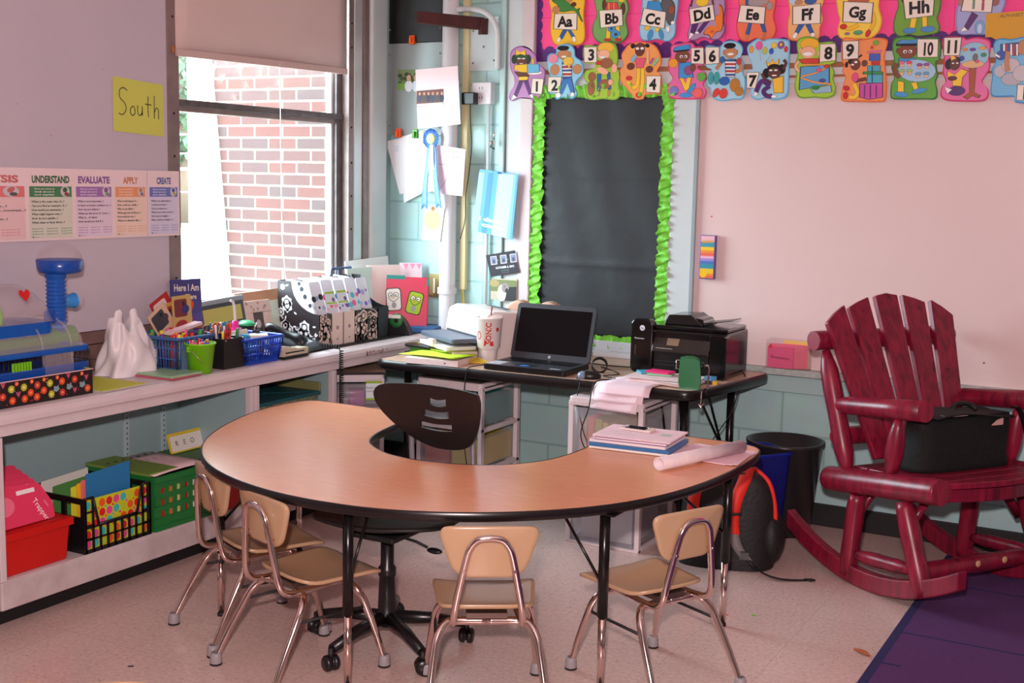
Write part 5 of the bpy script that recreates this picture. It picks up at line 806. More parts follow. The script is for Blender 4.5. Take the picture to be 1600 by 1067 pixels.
for r in range(5):
    for c in range(9):
        pf2.flat(ell(-.136+.034*c, .018+.036*r, .0145, .0155, 0, 14), 0, C(*cols[(c*2+r*3) % 5]), F_)
        if c < 8 and r < 4: pf2.flat(ell(-.119+.034*c, .036+.036*r, .005, .005, 0, 8), 0, C(*cols[(c+r+2) % 5]), F_)
f_ = solo(pf, 'paper_folder', 'polka-dot folder standing in the black basket front', 'folder', (.418, -2.338, .182)); pf2.build('polka_dots', f_, weld=False)
for k, (c, lab, y0, y1, hh, x) in enumerate((((40, 120, 175), 'plain blue folder standing tall in the black basket', -.118, .092, .285, .392), ((235, 120, 120), 'coral folder just left behind the blue folder', -.130, .07, .262, .380), ((245, 190, 30), 'amber folder left behind the coral one', -.139, .05, .250, .368), ((225, 225, 60), 'yellow paper folder behind the amber one', -.146, .0, .235, .345), ((80, 140, 70), 'green hanging folder at back of the black basket', -.146, .05, .225, .25), ((225, 225, 215), 'off-white papers at the back of the black basket', -.14, .08, .232, .18))):
    m = MB(); m.prism(rpoly([(y0, 0), (y1, 0), (y1, hh), (y0, hh-.012)], .006), -.0015, .0015, C(*c), SX(0, 0, 0)); solo(m, 'paper_folder', lab, 'folder', (x, -2.338, .182))

# green crate with paper on top
GR = mat('green_plastic', (30, 118, 52), .4)
t = thing('storage_crate', 'green plastic crate with square holes in the open cabinet', 'crate', (.43, -2.005, .170))
m = MB(); W2 = .150; zs = [.02, .058, .084, .116, .142, .174, .200]; ys = [-W2+.012]
cut = []
for k in range(6):
    y = -.118+.043*k; cut += [(y, y+.020)]
H_ = .215
rows = [(.052, .078), (.098, .124), (.144, .170)]
# solid strips around the holes
m.box(-.006, 0, -W2, W2, 0, rows[0][0], GR)
for a, b in ((rows[0][1], rows[1][0]), (rows[1][1], rows[2][0]), (rows[2][1], H_)): m.box(-.006, 0, -W2, W2, a, b, GR)
for a, b in rows:
    e = -W2
    for c0, c1 in cut: m.box(-.006, 0, e, c0, a, b, GR); e = c1
    m.box(-.006, 0, e, W2, a, b, GR)
m.box(-.0, .006, -W2-.002, W2+.002, 0, .018, GR); m.box(0, .008, -W2-.004, W2+.004, .190, .215, GR); m.build('front_panel', t, bevel=.002)
for s in (-1, 1): MB().box(-.36, -.001, s*W2-.004, s*W2+.004, 0, H_, GR).build('side_panel', t)
m = MB(); m.box(-.36, -.354, -W2, W2, 0, H_, GR); m.build('rear_panel', t); m = MB(); m.box(-.36, 0, -W2, W2, 0, .008, GR); m.build('base_panel', t)
for k, c in enumerate(((200, 40, 40), (230, 120, 50), (225, 215, 130), (190, 30, 30), (235, 235, 225), (200, 50, 50))):
    m = MB(); y = -.13+.043*k; m.box(-.05, -.012, y, y+.038, .012, .185, C(*c)); 
    solo(m, 'book', ['red book seen through leftmost holes of the green crate', 'orange book seen through the second column of crate holes', 'cream book seen through third column of crate holes', 'dark red book seen through fourth column of crate holes', 'white book seen through fifth column of crate holes', 'red book seen through the rightmost column of crate holes'][k], 'book', (.43, -2.005, .170), group='books inside the green crate')
m = MB(); m.grid(lambda u, v: (-.33+.325*v, -.150+.300*u, .002+.006*math.sin(u*3)), 8, 4, C(238, 205, 208), thick=.0012)
F_ = frame((-.16, 0, .0105), (0, 1, 0), (-1, 0, 0))
o = solo(m, 'paper_sheets', 'printed pink-white sheets lying on top of the green crate', 'paper', (.435, -2.005, .388))
m = MB()
for k in range(7):
    m.flat(ell(-.12+.04*k, .13, .010, .006, 20, 10), 0, BLACKM, F_); m.text('worksheet', .008, C(90, 80, 85), F_, -.11+.04*k, .05, 0, rot=70)
    m.text('name', .007, C(110, 100, 105), F_, -.12+.04*k, -.05, 0, rot=20)
m.build('printing', o, weld=False)
m = MB(); m.box(-.0, .35, -.155, .0, .0, .010, mat('olive_card', (120, 150, 60), .6)); solo(m, 'paper_folder', 'green card folder leaning left at the back of green crate', 'folder', (.06, -2.01, .388))
# yellow bordered alphabet card leaning at the back
t = thing('letter_card', 'white card with yellow border and printed letters behind the green crate', 'card', (.16, -1.665, .375))
m = MB(); m.prism(rpoly([(-.13, 0), (.14, 0), (.14, .085), (-.13, .085)], .01), -.004, 0, C(225, 200, 50), frame((0,0,0), (0, 1, 0), (-.3, 0, 1))); m.build('card', t)
F_ = frame((0,0,0), (0, 1, 0), (-.3, 0, 1)); m = MB(); m.flat(rrect(-.12, .13, .006, .072, .006), .0004, C(236, 232, 220), F_)
for k, ch_ in enumerate('REO'): m.text(ch_, .022, C(60, 50, 50), F_, -.085+.045*k, .040, .0009)
m.build('lettering', t, weld=False)
m = MB(); m.box(-.10, .16, -.10, .08, 0, .20, C(60, 110, 60)); solo(m, 'box', 'plain green box behind the letter card inside the cabinet', 'box', (.16, -1.70, .171), bevel=.006)
m = MB(); m.hexa([(-.12,-.07,0), (.10,-.07,0), (.10,.07,0), (-.12,.07,0)], [(-.13,-.075,.13), (.11,-.075,.13), (.11,.075,.13), (-.13,.075,.13)], REDP); solo(m, 'storage_bin', 'small red bin right of the green crate, behind the chairs', 'bin', (.345, -1.765, .171), bevel=.006)
# second cabinet: teal decorated box
t = thing('decorated_box', 'dark teal decorated box with a white handle in the short cabinet', 'box', (.20, -1.32, .438))
m = MB(); TE = mat('dark_teal', (22, 84, 92), .5); GD = mat('gold_print', (130, 130, 80), .5)
m.box(-.16, .19, -.20, .22, 0, .12, mat('teal_patterned', (60, 84, 70), .5, noise=(60, .9, (150, 150, 110)))); m.build('box_body', t, bevel=.004)
m = MB(); m.box(-.17, .20, -.21, .23, .12, .135, TE); m.box(-.17, -.158, -.21, .23, .135, .175, GD); m.box(-.17, .20, .218, .23, .135, .175, GD); m.build('lid', t, bevel=.003)
m = MB(); m.tube(smooth([(.12, .235, .14), (.10, .24, .165), (.0, .24, .17), (-.02, .235, .14)], 4, False), .006, C(190, 200, 170), 8); m.build('handle', t)
for k in range(7):
    c = ((225, 220, 200), (90, 130, 110), (200, 205, 120), (210, 210, 215), (120, 90, 70), (160, 200, 210), (235, 230, 225))[k]
    m = MB(); m.box(-.12, .16, 0, .022, 0, .15+.012*(k % 3), C(*c)); solo(m, 'book', 'thin upright book on lower shelf of the short cabinet', 'book', (.20, -1.55+.027*k, .171), group='thin books on lower shelf of the short cabinet')

# ------------------------------------------------------------------ on the counter, left to right
CT = .7505
# patterned cardboard tray
t = thing('patterned_tray', 'black cardboard tray printed with orange, lime and grey critters', 'tray', (.215, -2.75, CT))
m = MB(); PT = mat('black_print_card', (26, 20, 22), .45)
L_ = .335
for x in (.176, -.176): m.box(x-.003, x+.003, -L_, L_, 0, .088, PT)
for y in (L_, -L_): m.box(-.176, .176, y-.003, y+.003, 0, .088, PT)
m.box(-.176, .176, -L_, L_, 0, .004, PT); m.build('tray_body', t)
m = MB(); 
for x in (.176, -.176): m.box(x-.004, x+.004, -L_-.003, L_+.003, .088, .0905, C(232, 190, 190))
for y in (L_, -L_): m.box(-.176, .176, y-.004, y+.004, .088, .0905, C(200, 205, 60))
m.build('rim', t)
m = MB(); rr = random.Random(11); F_ = SX(.1794, 0, 0); F2 = frame((0, L_+.0034, 0), (-1, 0, 0), (0, 0, 1))
pal = [(226, 78, 34), (222, 92, 40), (190, 190, 50), (130, 160, 165), (215, 90, 130), (200, 60, 50)]
spots = [(-.32+.0275*k+rr.uniform(-.006, .006), z, rr.randrange(6)) for k in range(24) for z in ((.022, .062) if k % 2 else (.04, .078))]
for y, z, c in spots:
    for F in (F_, F2):
        if F is F2 and abs(y) > .16: continue
        r0 = .0150 if z not in (.078,) else .009
        if c in (0, 1, 2, 5):
            st = [(y+r0*(1 if k % 2 else .72)*math.cos(k*math.pi/10), z+r0*(1 if k % 2 else .72)*math.sin(k*math.pi/10)) for k in range(20)]
            m.flat(st, .0001, C(*pal[c]), F); m.flat(ell(y, z, .005, .005, 0, 8), .0002, C(244, 150, 90) if c != 2 else C(235, 235, 130), F)
        elif c == 3: m.flat([(y-.013, z-.008), (y, z-.013), (y+.014, z-.004), (y+.008, z+.006), (y+.012, z+.013), (y, z+.006), (y-.010, z+.010)], .0001, C(*pal[c]), F)
        else:
            for a in (-.4, 0, .4): m.flat(stroke([(y, z-.010), (y+.02*math.sin(a), z+.010)], .0035), .0001, C(*pal[c]), F)
for k in range(60):
    y, z = rr.uniform(-.32, .32), rr.uniform(.006, .083); m.flat(ell(y, z, .0022, .0022, 0, 6), .00005, C(*pal[rr.randrange(6)]), F_)
m.build('critter_print', t, weld=False)

# hamster cage
CB = clear('blue_clear_plastic', (24, 104, 205), .66); CBS = mat('blue_plastic', (20, 74, 160), .25); CLR = clear('clear_plastic', (236, 226, 228), .14, .05); LIMEP = mat('lime_plastic', (120, 200, 30), .35)
CLB = mat('light_blue_plastic', (52, 140, 210), .3)
t = thing('hamster_cage', 'blue and clear hamster cage with tall tube, standing in the patterned tray', 'hamster cage', (.215, -2.62, CT+.005))
m = MB(); m.prism(rrect(-.14, .14, -.30, .245, .04), .0, .108, CBS); m.build('base_tray', t, bevel=.006)
m = MB()
for k in range(26): 
    y = -.28+.0206*k
    if -.03 < y < .17: continue
    m.tube([(.132, y, .075), (.132, y, .150)], .0018, BLACKP, 5)
for k in range(12): m.tube([(-.12+.022*k, .236, .075), (-.12+.022*k, .236, .150)], .0018, BLACKP, 5)
for k in range(26): m.tube([(-.132, -.28+.0206*k, .075), (-.132, -.28+.0206*k, .150)], .0018, BLACKP, 5)
m.tube([(.132, -.28, .112), (.132, .236, .112), (-.13, .236, .112)], .002, BLACKP, 5); m.build('wire_bars', t)
m = MB(); m.prism(rrect(-.142, .142, -.30, .248, .045), .148, .168, CB); m.build('upper_deck', t, bevel=.004)
m = MB(); m.lathe([(.040, -.27), (.040, .20)], mat('green_tunnel', (70, 140, 34), .3), 18, xf=frame((0, 0, .185), (0, 0, 1), (-1, 0, 0)) ); m.build('tunnel', t)
m = MB(); m.grid(lambda u, v: (.13*math.cos(R(-8+196*u)), -.29+.50*v, .165+.085*math.sin(R(-8+196*u))), 16, 6, clear('dome_plastic', (230, 224, 226), .26, .06)); m.build('lower_dome', t)
m = MB(); 
for yy in (.03, .155): m.tube([(.134*math.cos(R(180*k/14)), yy, .10+.020+.150*math.sin(R(180*k/14))**.6 if k not in (0, 14) else .06) for k in range(15)], .004, CLR, 6)
m.prism(rrect(.03, .155, .055, .165, .02), .0, .003, CLR, frame((.138, 0, 0), (0, 1, 0), (0, 0, 1))); m.build('front_door', t)
m = MB(); m.lathe([(0, .012), (.020, .012), (.024, .004), (.024, 0)], CLB, 16, xf=frame((.142, .135, .052), (0, 1, 0), (0, 0, 1))); m.box(.152, .158, .131, .139, .040, .064, CBS); m.build('door_knob', t)
m = MB(); 
for k in range(7): m.box(.134, .139, -.105+.012*k, -.098+.012*k, .075, .135, LIMEP)
m.build('lime_ladder', t)
# upper level
m = MB(); m.prism(rrect(-.10, .10, -.30, .118, .04), .215, .262, CB); m.box(.09, .104, .07, .115, .255, .30, CBS); m.build('upper_base', t, bevel=.005)
m = MB(); m.grid(lambda u, v: ((.105-.03*abs(2*u-1)**0*0)*math.cos(R(180*u)), -.30+.40*v+(0 if v < .999 else 0), .262+.132*math.sin(R(180*u))**.6*(1 if v < .72 else math.sqrt(max(.0, 1-((v-.72)/.281)**2.6)))), 18, 20, CLR, thick=.002); m.build('upper_dome', t)
m = MB(); F_ = frame((.094, -.0, .362), (0, 1, 0), (-.35, 0, 1))
hp = [(0, -.022), (.012, -.010), (.022, .002), (.021, .014), (.011, .019), (.002, .012), (0, .008), (-.002, .012), (-.011, .019), (-.021, .014), (-.022, .002), (-.012, -.010)]
m.prism(smooth([(a-.010, b) for a, b in hp], 2), 0, .0015, C(205, 22, 24), F_); m.build('heart_sticker', t)
m = MB(); m.lathe([(.055, -.008), (.060, -.008), (.060, .008), (.055, .008)], LIMEP, 20, xf=frame((.075, -.15, .29), (0, 1, 0), (0, 0, 1))); m.build('exercise_wheel', t)
# tall tube, bowl and dome
m = MB(); pr_ = [(.040, .168)]
for k in range(15): pr_ += [(.0365, .185+.0145*k), (.0365, .189+.0145*k), (.0325, .191+.0145*k), (.0325, .197+.0145*k)]
pr_ += [(.0375, .405), (.040, .42)]
m.lathe(pr_, CB, 20, (0, .205, 0)); m.lathe([(.0362, .222), (.0375, .222), (.0375, .232), (.0362, .232)], CLB, 20, (0, .205, 0)); m.build('climbing_tube', t)
m = MB(); m.lathe([(.0, .418), (.038, .418), (.066, .421), (.076, .427), (.080, .436), (.083, .470), (.078, .472)], CBS, 26, (0, .225, 0)); m.build('lookout_bowl', t)
m = MB(); m.lathe([(.080-.08*(1-math.cos(R(a)))*1.0 if a < 90 else 0, .470+.062*math.sin(R(a))) for a in range(0, 91, 9)], CLR, 26, (0, .225, 0)); m.build('lookout_dome', t)
m = MB(); X = frame((0, .235, .315), (1, 0, 0), (0, 0, 1)) @ Matrix.Rotation(R(180), 4, 'Y'); m.lathe([(.024, .0), (.026, .045), (.030, .05)], CLB, 16, xf=X); m.build('side_connector', t)
m = MB(); m.ball((0, .300, .315), (.028, .024, .028), CLR, 14); m.build('side_cap', t)

# white plastic carrier bag
t = thing('carrier_bag', 'white plastic carrier bag standing on the counter with handles up', 'bag', (.16, -2.03, CT))
BAGM = mat('thin_white_plastic', (232, 224, 226), .38, trans=0, bump=(16, .5))
def bagf(u, v):
    a = 2*math.pi*u; sx = .088*(1-.62*v**1.1)+.010; sy = .120*(1-.52*v**1.2)
    f = 1+.10*math.sin(a*5+v*4)+.06*math.sin(a*9-v*7)
    sq = lambda c: math.copysign(abs(c)**.75, c)
    y = sq(math.sin(a))*sy*f; z = .225*v*(1-.24*(1-abs(math.sin(a)))*v*v)+.006*math.sin(a*7)
    return (sq(math.cos(a))*sx*f, y+.012*math.sin(v*5), max(z, .001) if v > 0 else .001)
m = MB(); m.grid(bagf, 64, 22, BAGM); m.build('bag_body', t)
for s in (-1, 1):
    def hf(u, v, s=s):
        w = .028*(1-.45*math.sin(math.pi*v)); y = s*(.058-.012*v)
        return ((u-.5)*w*2*.8+.004*math.sin(u*20), y+s*.028*(u-.5)*0+(v-.5)*.0+.02*math.cos(math.pi*v)*s*-1*.6, .16+.125*math.sin(math.pi*v*.5+.0) if v < 1 else .285)
    m = MB(); m.grid(lambda u, v, s=s: (.024*math.cos(u*6.283)*(1-.50*v), s*(.038+.008*math.sin(v*3))+.032*math.sin(u*6.283)*(1-.42*v), .135+.112*v-.012*math.sin(u*12.6)*v), 16, 8, BAGM); m.build('handle', t)
m = MB(); m.ball((.02, .10, .035), (.035, .032, .034), BAGM, 14); m.build('bag_corner', t)
YG = C(196, 200, 50, r=.6)
for k, (y0, y1, x0, x1, rz, c, lab) in enumerate(((-.14, .10, -.13, .20, 3, (205, 205, 190), 'lowest cream sheet under the yellow-green folder on counter'), (-.13, .08, -.14, .19, 0, (200, 204, 40), 'yellow-green paper folder lying beside the patterned tray'))):
    m = MB(); m.box(x0, x1, y0, y1, 0, .0022, C(*c, r=.6)); solo(m, 'paper_folder', lab, 'folder', (.215, -2.26+.01*k, CT+.0024*k), rz)
for k, (c, dx, rz) in enumerate((((190, 90, 110), 0, 4), ((150, 190, 150), .004, 0))):
    m = MB(); m.box(-.10, .09, -.085, .085, 0, .008, C(*c, r=.35)); solo(m, 'book', ['thin pink-edged book under the green book near the white bag', 'thin green book nearest the counter edge by the white bag'][k], 'book', (.335+dx, -1.975, CT+.0085*k), rz, bevel=.001)

# baskets helper: tapering latticed plastic basket
def basket(name, label, loc, rz, w, d, h, M_, ny=9, taper=.85, cat='basket'):
    t = thing(name, label, cat, loc, rz); W_, D_ = w/2, d/2
    def cr(s): return [(-D_*s, -W_*s), (D_*s, -W_*s), (D_*s, W_*s), (-D_*s, W_*s)]
    for i in range(4):
        m = MB()
        def P(u, z):
            s = taper+(1-taper)*z/h; c = cr(s); a, b = c[i], c[(i+1) % 4]
            return Vector((a[0]+(b[0]-a[0])*u, a[1]+(b[1]-a[1])*u, z))
        L = (Vector(cr(1)[(i+1) % 4])-Vector(cr(1)[i])).length; n = max(3, int(L/.016))
        for k in range(n+1):
            u = k/n; m.tube([P(u, .012), P(u, h-.015)], .0032 if k % n else .006, M_, 5)
        for z in (h*.38, h*.66): m.tube([P(0, z), P(1, z)], .0035, M_, 5)
        m.hexa([P(0, 0), P(1, 0), P(1, 0)*.99, P(0, 0)*.99], [P(0, .02), P(1, .02), P(1, .02)*.99, P(0, .02)*.99], M_)
        m.build('side_wall', t)
    m = MB(); c = cr(taper); m.prism(rpoly(c, .01), 0, .004, M_); m.build('base', t)
    m = MB(); rim = [(x, y, h-.008) for x, y in rpoly(cr(1.02), .02)]; m.tube(rim, .0075, M_, 8, closed=True); m.build('rim', t)
    return t
SLATE = mat('slate_blue_plastic', (52, 92, 150), .35)
t = basket('marker_basket', 'slate blue plastic basket full of markers beside the lime bucket', (.215, -1.825, CT), 0, .215, .25, .148, SLATE, taper=.86)
m = MB(); m.box(.112, .122, -.075, -.01, .006, .120, mat('grey_blue_panel', (96, 120, 152), .35), Matrix.Identity(4)); m.build('solid_panel', t)
def marker(loc, tip, r, c, cap, label, group, nm='marker', cat='marker'):
    a = Vector(loc); b = Vector(tip); d = (b-a)
    m = MB(); m.tube([(0, 0, 0), d*.72], r, C(*c, r=.4), 8); m.tube([d*.70, d*.98, d], [r*1.12, r*1.12, r*.8], C(*cap, r=.35), 8)
    return solo(m, nm, label, cat, a, group=group)
rr = random.Random(21); MC = [(215, 40, 40), (235, 130, 30), (235, 210, 50), (60, 150, 70), (40, 90, 190), (110, 60, 150), (230, 90, 140), (60, 170, 190), (120, 70, 40)]
for k in range(34):
    x = rr.uniform(-.10, .10); y = rr.uniform(-.085, .085); c = MC[rr.choice([0, 0, 0, 1, 1, 2, 2, 3, 4, 5, 6])]
    marker((.215+x*.8, -1.825+y*.8, CT+.012), (.215+x*1.0, -1.825+y*1.0, CT+.142+rr.uniform(.0, .022)), .0085, c, c, 'coloured marker standing among others in the slate blue basket', 'markers in the slate blue basket')
m = MB(); m.box(-.10, .10, -.02, .02, .0, .012, C(235, 200, 205), TR(0, 0, 0, 96, 0, -7)); solo(m, 'ruler_box', 'long white and pink box lying across the blue basket', 'box', (.235, -1.790, CT+.160))

# picture cards / book standing behind
t = thing('picture_book', 'purple picture book lettered in white, standing upright by the window', 'book', (.07, -1.585, CT+.0))
X = frame((0, 0, 0), (.10, 1, 0), (-.05, .02, 1))
m = MB(); m.box(-.082, .082, 0, .345, -.010, 0, mat('violet_cover', (62, 58, 122), .35), X); m.build('book_block', t, bevel=.002)
m = MB(); m.flat([(-.080, .002), (.080, .002), (.080, .13), (-.080, .09)], .0004, C(92, 60, 128), X); m.flat([(-.08, .10), (.08, .14), (.08, .20), (-.08, .17)], .0004, C(80, 70, 140), X)
m.flat([(-.080, .13), (.080, .13), (.080, .15), (-.080, .15)], .0005, C(210, 130, 60), X)
m.text('Here I Am', .030, C(238, 225, 205), X, 0, .310, .0012, bold=.02, width=.135, rot=-2); m.text('not There', .022, C(238, 225, 205), X, .002, .270, .0012, bold=.02, width=.10, rot=-2); m.build('cover_print', t, weld=False)
m = MB(); OB = C(228, 78, 36)
m.flat(smooth([(-.035, .195), (-.02, .25), (.02, .255), (.035, .235), (.02, .20), (.025, .165), (-.01, .15), (-.045, .16)], 3), .0016, OB, X); m.flat([(-.04, -.0+.13), (.015, .135), (.040, .02), (-.005, .01)], .0015, C(225, 220, 225), X); m.flat([(-.018, .105), (.008, .107), (.020, .055), (-.004, .05)], .0019, C(70, 50, 80), X)
m.build('cover_art', t, weld=False)
for k, (y, z, a, c1, c2, lab, nm) in enumerate(((-1.735, .155, 28, (176, 40, 40), (225, 205, 205), 'red and white picture card fanned left of the purple book', 'picture_card'), (-1.725, .120, 12, (205, 165, 90), (170, 60, 50), 'tan and red picture card in front of the purple book', 'picture_card'), (-1.765, .115, 34, (215, 180, 150), (60, 60, 70), 'beige picture card with dark corner, leftmost of the fan', 'picture_card'), (-1.675, .150, 2, (200, 165, 90), (120, 40, 45), 'tan card standing right of the fanned cards', 'picture_card'))):
    X = frame((0, 0, 0), (0, math.cos(R(a)), math.sin(R(a))), (-.05, -math.sin(R(a)), math.cos(R(a))))
    m = MB(); m.box(-.055, .055, -.07, .09, -.0015, .0015, C(*c1), X); o = solo(m, nm, lab, 'card', (.085+.011*k, y, CT+z+.045))
    q = MB(); q.flat(rrect(-.045, .03, 0, .075, .01), .0019, C(*c2), X); q.flat(ell(.02, .03, .022, .018, 20, 12), .0023, C(*c2[::-1]), X); q.flat(ell(-.01, -.035, .035, .022, 10, 12), .0023, C(170, 35, 45), X); q.flat(ell(.01, .055, .008, .010, 0, 8), .0027, BLACKM, X); q.build('picture', o, weld=False)
# lime bucket with crayons
t = thing('lime_bucket', 'small lime green bucket of crayons at the counter edge', 'bucket', (.370, -1.838, CT))
LM = mat('lime_metal', (122, 205, 20), .3)
m = MB(); m.lathe([(0, .002), (.044, .002), (.044, 0), (.046, 0), (.061, .115), (.065, .116), (.065, .122), (.058, .122), (.043, .006), (0, .006)], LM, 30); m.build('bucket_body', t)
m = MB()
for s in (-1, 1): m.box(-.010, .010, s*.062-.004, s*.062+.004, .090, .112, LM); m.ball((0, s*.067, .104), .006, LM, 8)
m.tube([(.004, -.067, .104), (.05, -.068, .075), (.06, -.05, .05)], .0018, CHROME, 5); m.build('handle_ear', t)
for k in range(30):
    a = rr.uniform(0, 6.28); q = .047*math.sqrt(rr.random()); x, y = q*math.cos(a), q*math.sin(a); c = MC[rr.choice([0, 0, 0, 1, 1, 2, 3, 4, 5, 6])]
    marker((.370+x*.7, -1.838+y*.7, CT+.012), (.370+x, -1.838+y, CT+.118+rr.uniform(0, .022)), .006, c, c, 'coloured crayon standing in the lime bucket', 'crayons in the lime bucket', 'crayon', 'crayon')
# black pen box
t = thing('pen_box', 'tall black open box of pens and scissors between lime bucket and blue basket', 'box', (.345, -1.672, CT))
m = MB(); BX = mat('black_leatherette', (30, 26, 28), .45)
for x in (.058, -.055): m.box(x-.003, x, -.062, .062, 0, .126, BX)
for y in (-.062, .059): m.box(-.055, .055, y, y+.003, 0, .126, BX)
m.box(-.055, .055, -.062, .062, 0, .004, BX); m.build('box_walls', t, bevel=.001)
m = MB()
for y, z in ((-.052, .118), (.052, .122)): m.ball((.059, y, z), .004, CHROME, 8)
m.build('stud', t)
for k in range(20):
    x, y = rr.uniform(-.04, .04), rr.uniform(-.046, .046); c = [(30, 30, 35), (40, 90, 180), (220, 90, 40), (60, 150, 90), (200, 40, 50), (230, 220, 90), (40, 130, 160), (235, 235, 235)][rr.randrange(8)]
    marker((.345+x*.8, -1.672+y*.8, CT+.006), (.345+x*1.1, -1.672+y*1.15, CT+.155+rr.uniform(0, .035)), .0045, c, c, 'pen standing in the black box', 'pens in the black box', 'pen', 'pen')
SC = C(40, 140, 160, r=.4)
for k, (x, y, c, lab) in enumerate(((.0, .012, (40, 140, 165), 'teal handled scissors upright in the black box'), (-.01, -.03, (215, 80, 40), 'orange handled scissors upright in the black box'))):
    t = thing('scissors', lab, 'scissors', (.345+x, -1.672+y, CT+.03))
    for s in (-1, 1):
        m = MB(); m.tube([(0, s*.011+.010*math.cos(a), .135+.022*math.sin(a)) for a in [i*.4488 for i in range(14)]], .003, C(*c, r=.4), 6, closed=True); m.build('handle', t)
    m = MB(); m.box(-.001, .001, -.006, .006, 0, .115, CHROME); m.build('blade', t)
for k in range(3):
    m = MB(); m.tube([(0, .012*math.cos(a), .02+.014*math.sin(a)) for a in [i*.4488 for i in range(14)]], .0018, CHROME, 5, closed=True); m.box(-.004, .004, -.006, .006, -.01, .006, CHROME)
    solo(m, 'metal_clip', 'silver clip on top of the black pen box', 'clip', (.31+.03*k, -1.745+.012*k, CT+.145+.006*k), 30*k, group='silver clips on the pen box')
# blue basket with odds and ends
BLP = mat('royal_blue_plastic', (24, 66, 180), .35)
basket('supply_basket', 'royal blue plastic basket with clips and a pink bottle', (.315, -1.500, CT), 0, .235, .215, .118, BLP, taper=.84)
for k in range(16):
    x, y = rr.uniform(-.07, .07), rr.uniform(-.08, .08); c = [(60, 130, 160), (90, 60, 100), (225, 215, 190), (60, 60, 66), (40, 110, 190), (200, 205, 210), (50, 140, 130)][rr.randrange(7)]
    m = MB(); w_ = rr.uniform(.02, .04); m.box(-w_, w_, -w_*.6, w_*.6, 0, .02+.01*(k % 3), C(*c, r=.4), TR(0, 0, 0, rr.uniform(0, 180), rr.uniform(-20, 20)))
    solo(m, 'small_container', 'small jumbled container inside the royal blue basket', 'container', (.315+x, -1.500+y, CT+.03+.07*(k/16)), group='odds and ends in the royal blue basket', bevel=.003)
m = MB(); m.lathe([(.030, 0), (.033, .004), (.030, .008)], C(60, 150, 190), 20); m.lathe([(.014, .002), (.016, .006)], C(60, 150, 190), 16); solo(m, 'tape_ring', 'light blue ring lying on top of royal blue basket', 'tape', (.350, -1.565, CT+.112))
for k in range(4):
    m = MB(); m.prism([(-.014, 0), (.014, 0), (.004, .022), (-.004, .022)], -.012, .012, BLACKP, frame((0,0,0), (0, 1, 0), (0, 0, 1)))
    m.tube([(0, -.006, .018), (0, -.014, .042), (0, 0, .046), (0, .008, .040), (0, .004, .018)], .0013, CHROME, 5)
    solo(m, 'binder_clip', 'black binder clip with silver loops in the blue basket', 'clip', (.33-.02*k, -1.45+.022*k, CT+.108), 25*k, group='binder clips in the blue basket')
t = thing('pump_bottle', 'hot pink bottle with white pump at back of the blue basket', 'bottle', (.215, -1.455, CT+.06))
m = MB(); m.lathe([(0, 0), (.036, 0), (.040, .01), (.040, .045), (.022, .070), (.014, .080), (.014, .105), (0, .105)], C(232, 40, 150, r=.3), 20); m.build('bottle', t)
m = MB(); m.tube(smooth([(0, 0, .10), (0, -.004, .15), (0, -.012, .185), (0, -.030, .196)], 4, False), .006, C(238, 220, 224, r=.35), 8); m.build('pump', t)
m = MB(); m.lathe([(0, .018), (.02, .016), (.038, .006), (.042, 0), (.042, -.006), (0, -.006)], C(60, 170, 110, r=.3), 22); solo(m, 'round_lid', 'green round lid leaning above black items behind the blue basket', 'lid', (.16, -1.325, CT+.135), bevel=0)
m = MB(); m.lathe([(0, 0), (.040, 0), (.044, .10), (.040, .125), (0, .128)], BLACKP, 20); solo(m, 'black_jar', 'black round container under the green lid on the counter', 'jar', (.16, -1.325, CT))
# brass-fronted box by the window, photo frame, boards
t = thing('desk_console', 'grey box with a gold mirrored front standing at the window', 'desk box', (.075, -1.365, CT+.10))
X = frame((0, 0, 0), (0, 1, .05), (-.18, 0, 1))
m = MB(); m.box(-.150, .150, -.098, .145, -.055, 0, mat('dark_grey_case', (66, 68, 74), .35), X); m.box(-.150, .150, .125, .148, -.058, .006, mat('silver_edge', (170, 172, 178), .3, .6), X); m.build('case', t, bevel=.004)
m = MB(); m.box(-.120, .125, .040, .108, 0, .003, mat('gold_mirror', (235, 212, 120), .28, .75), X); m.build('gold_front', t)
t = thing('framed_photo', 'cream floral picture frame holding a small portrait by the window', 'picture frame', (.10, -1.135, CT+.02))
X = frame((0, 0, 0), (.04, 1, .0), (-.22, -.03, 1)); FR = mat('floral_cream', (222, 200, 186), .5)
m = MB(); 
for a in ((-.085, .085, 0, .05), (-.085, .085, .15, .205), (-.085, -.035, .05, .15), (.035, .085, .05, .15)): m.box(*a, -.012, 0, FR, X)
m.build('frame_border', t, bevel=.003)
m = MB(); m.box(-.036, .036, .048, .152, -.012, -.008, C(90, 80, 78), X); m.flat(ell(0, .095, .015, .020, 0, 12), -.0074, C(200, 190, 190), X); m.flat([(-.022, .05), (.022, .05), (.014, .085), (-.014, .085)], -.0076, C(50, 50, 60), X); m.build('portrait', t, weld=False)
m = MB()
for k in range(16):
    a, b = rr.uniform(-.078, .078), rr.choice((rr.uniform(.006, .044), rr.uniform(.156, .198))); m.flat(ell(a, b, .007, .007, 0, 8), .0005, C(*rr.choice(((205, 140, 130), (190, 160, 120), (170, 150, 140)))), X)
m.build('flower_print', t, weld=False)
m = MB(); X = frame((0, 0, 0), (0, 1, .02), (-.12, 0, 1)); m.box(-.17, .17, 0, .26, -.003, 0, C(190, 140, 105), X); solo(m, 'tan_folder', 'tan card folder leaning on the window behind the photo frame', 'folder', (.055, -1.075, CT))
m = MB(); m.box(-.05, .09, 0, .215, -.003, 0, C(212, 226, 205), X); solo(m, 'lined_paper', 'pale green lined paper beside the photo frame', 'paper', (.085, -1.015, CT))
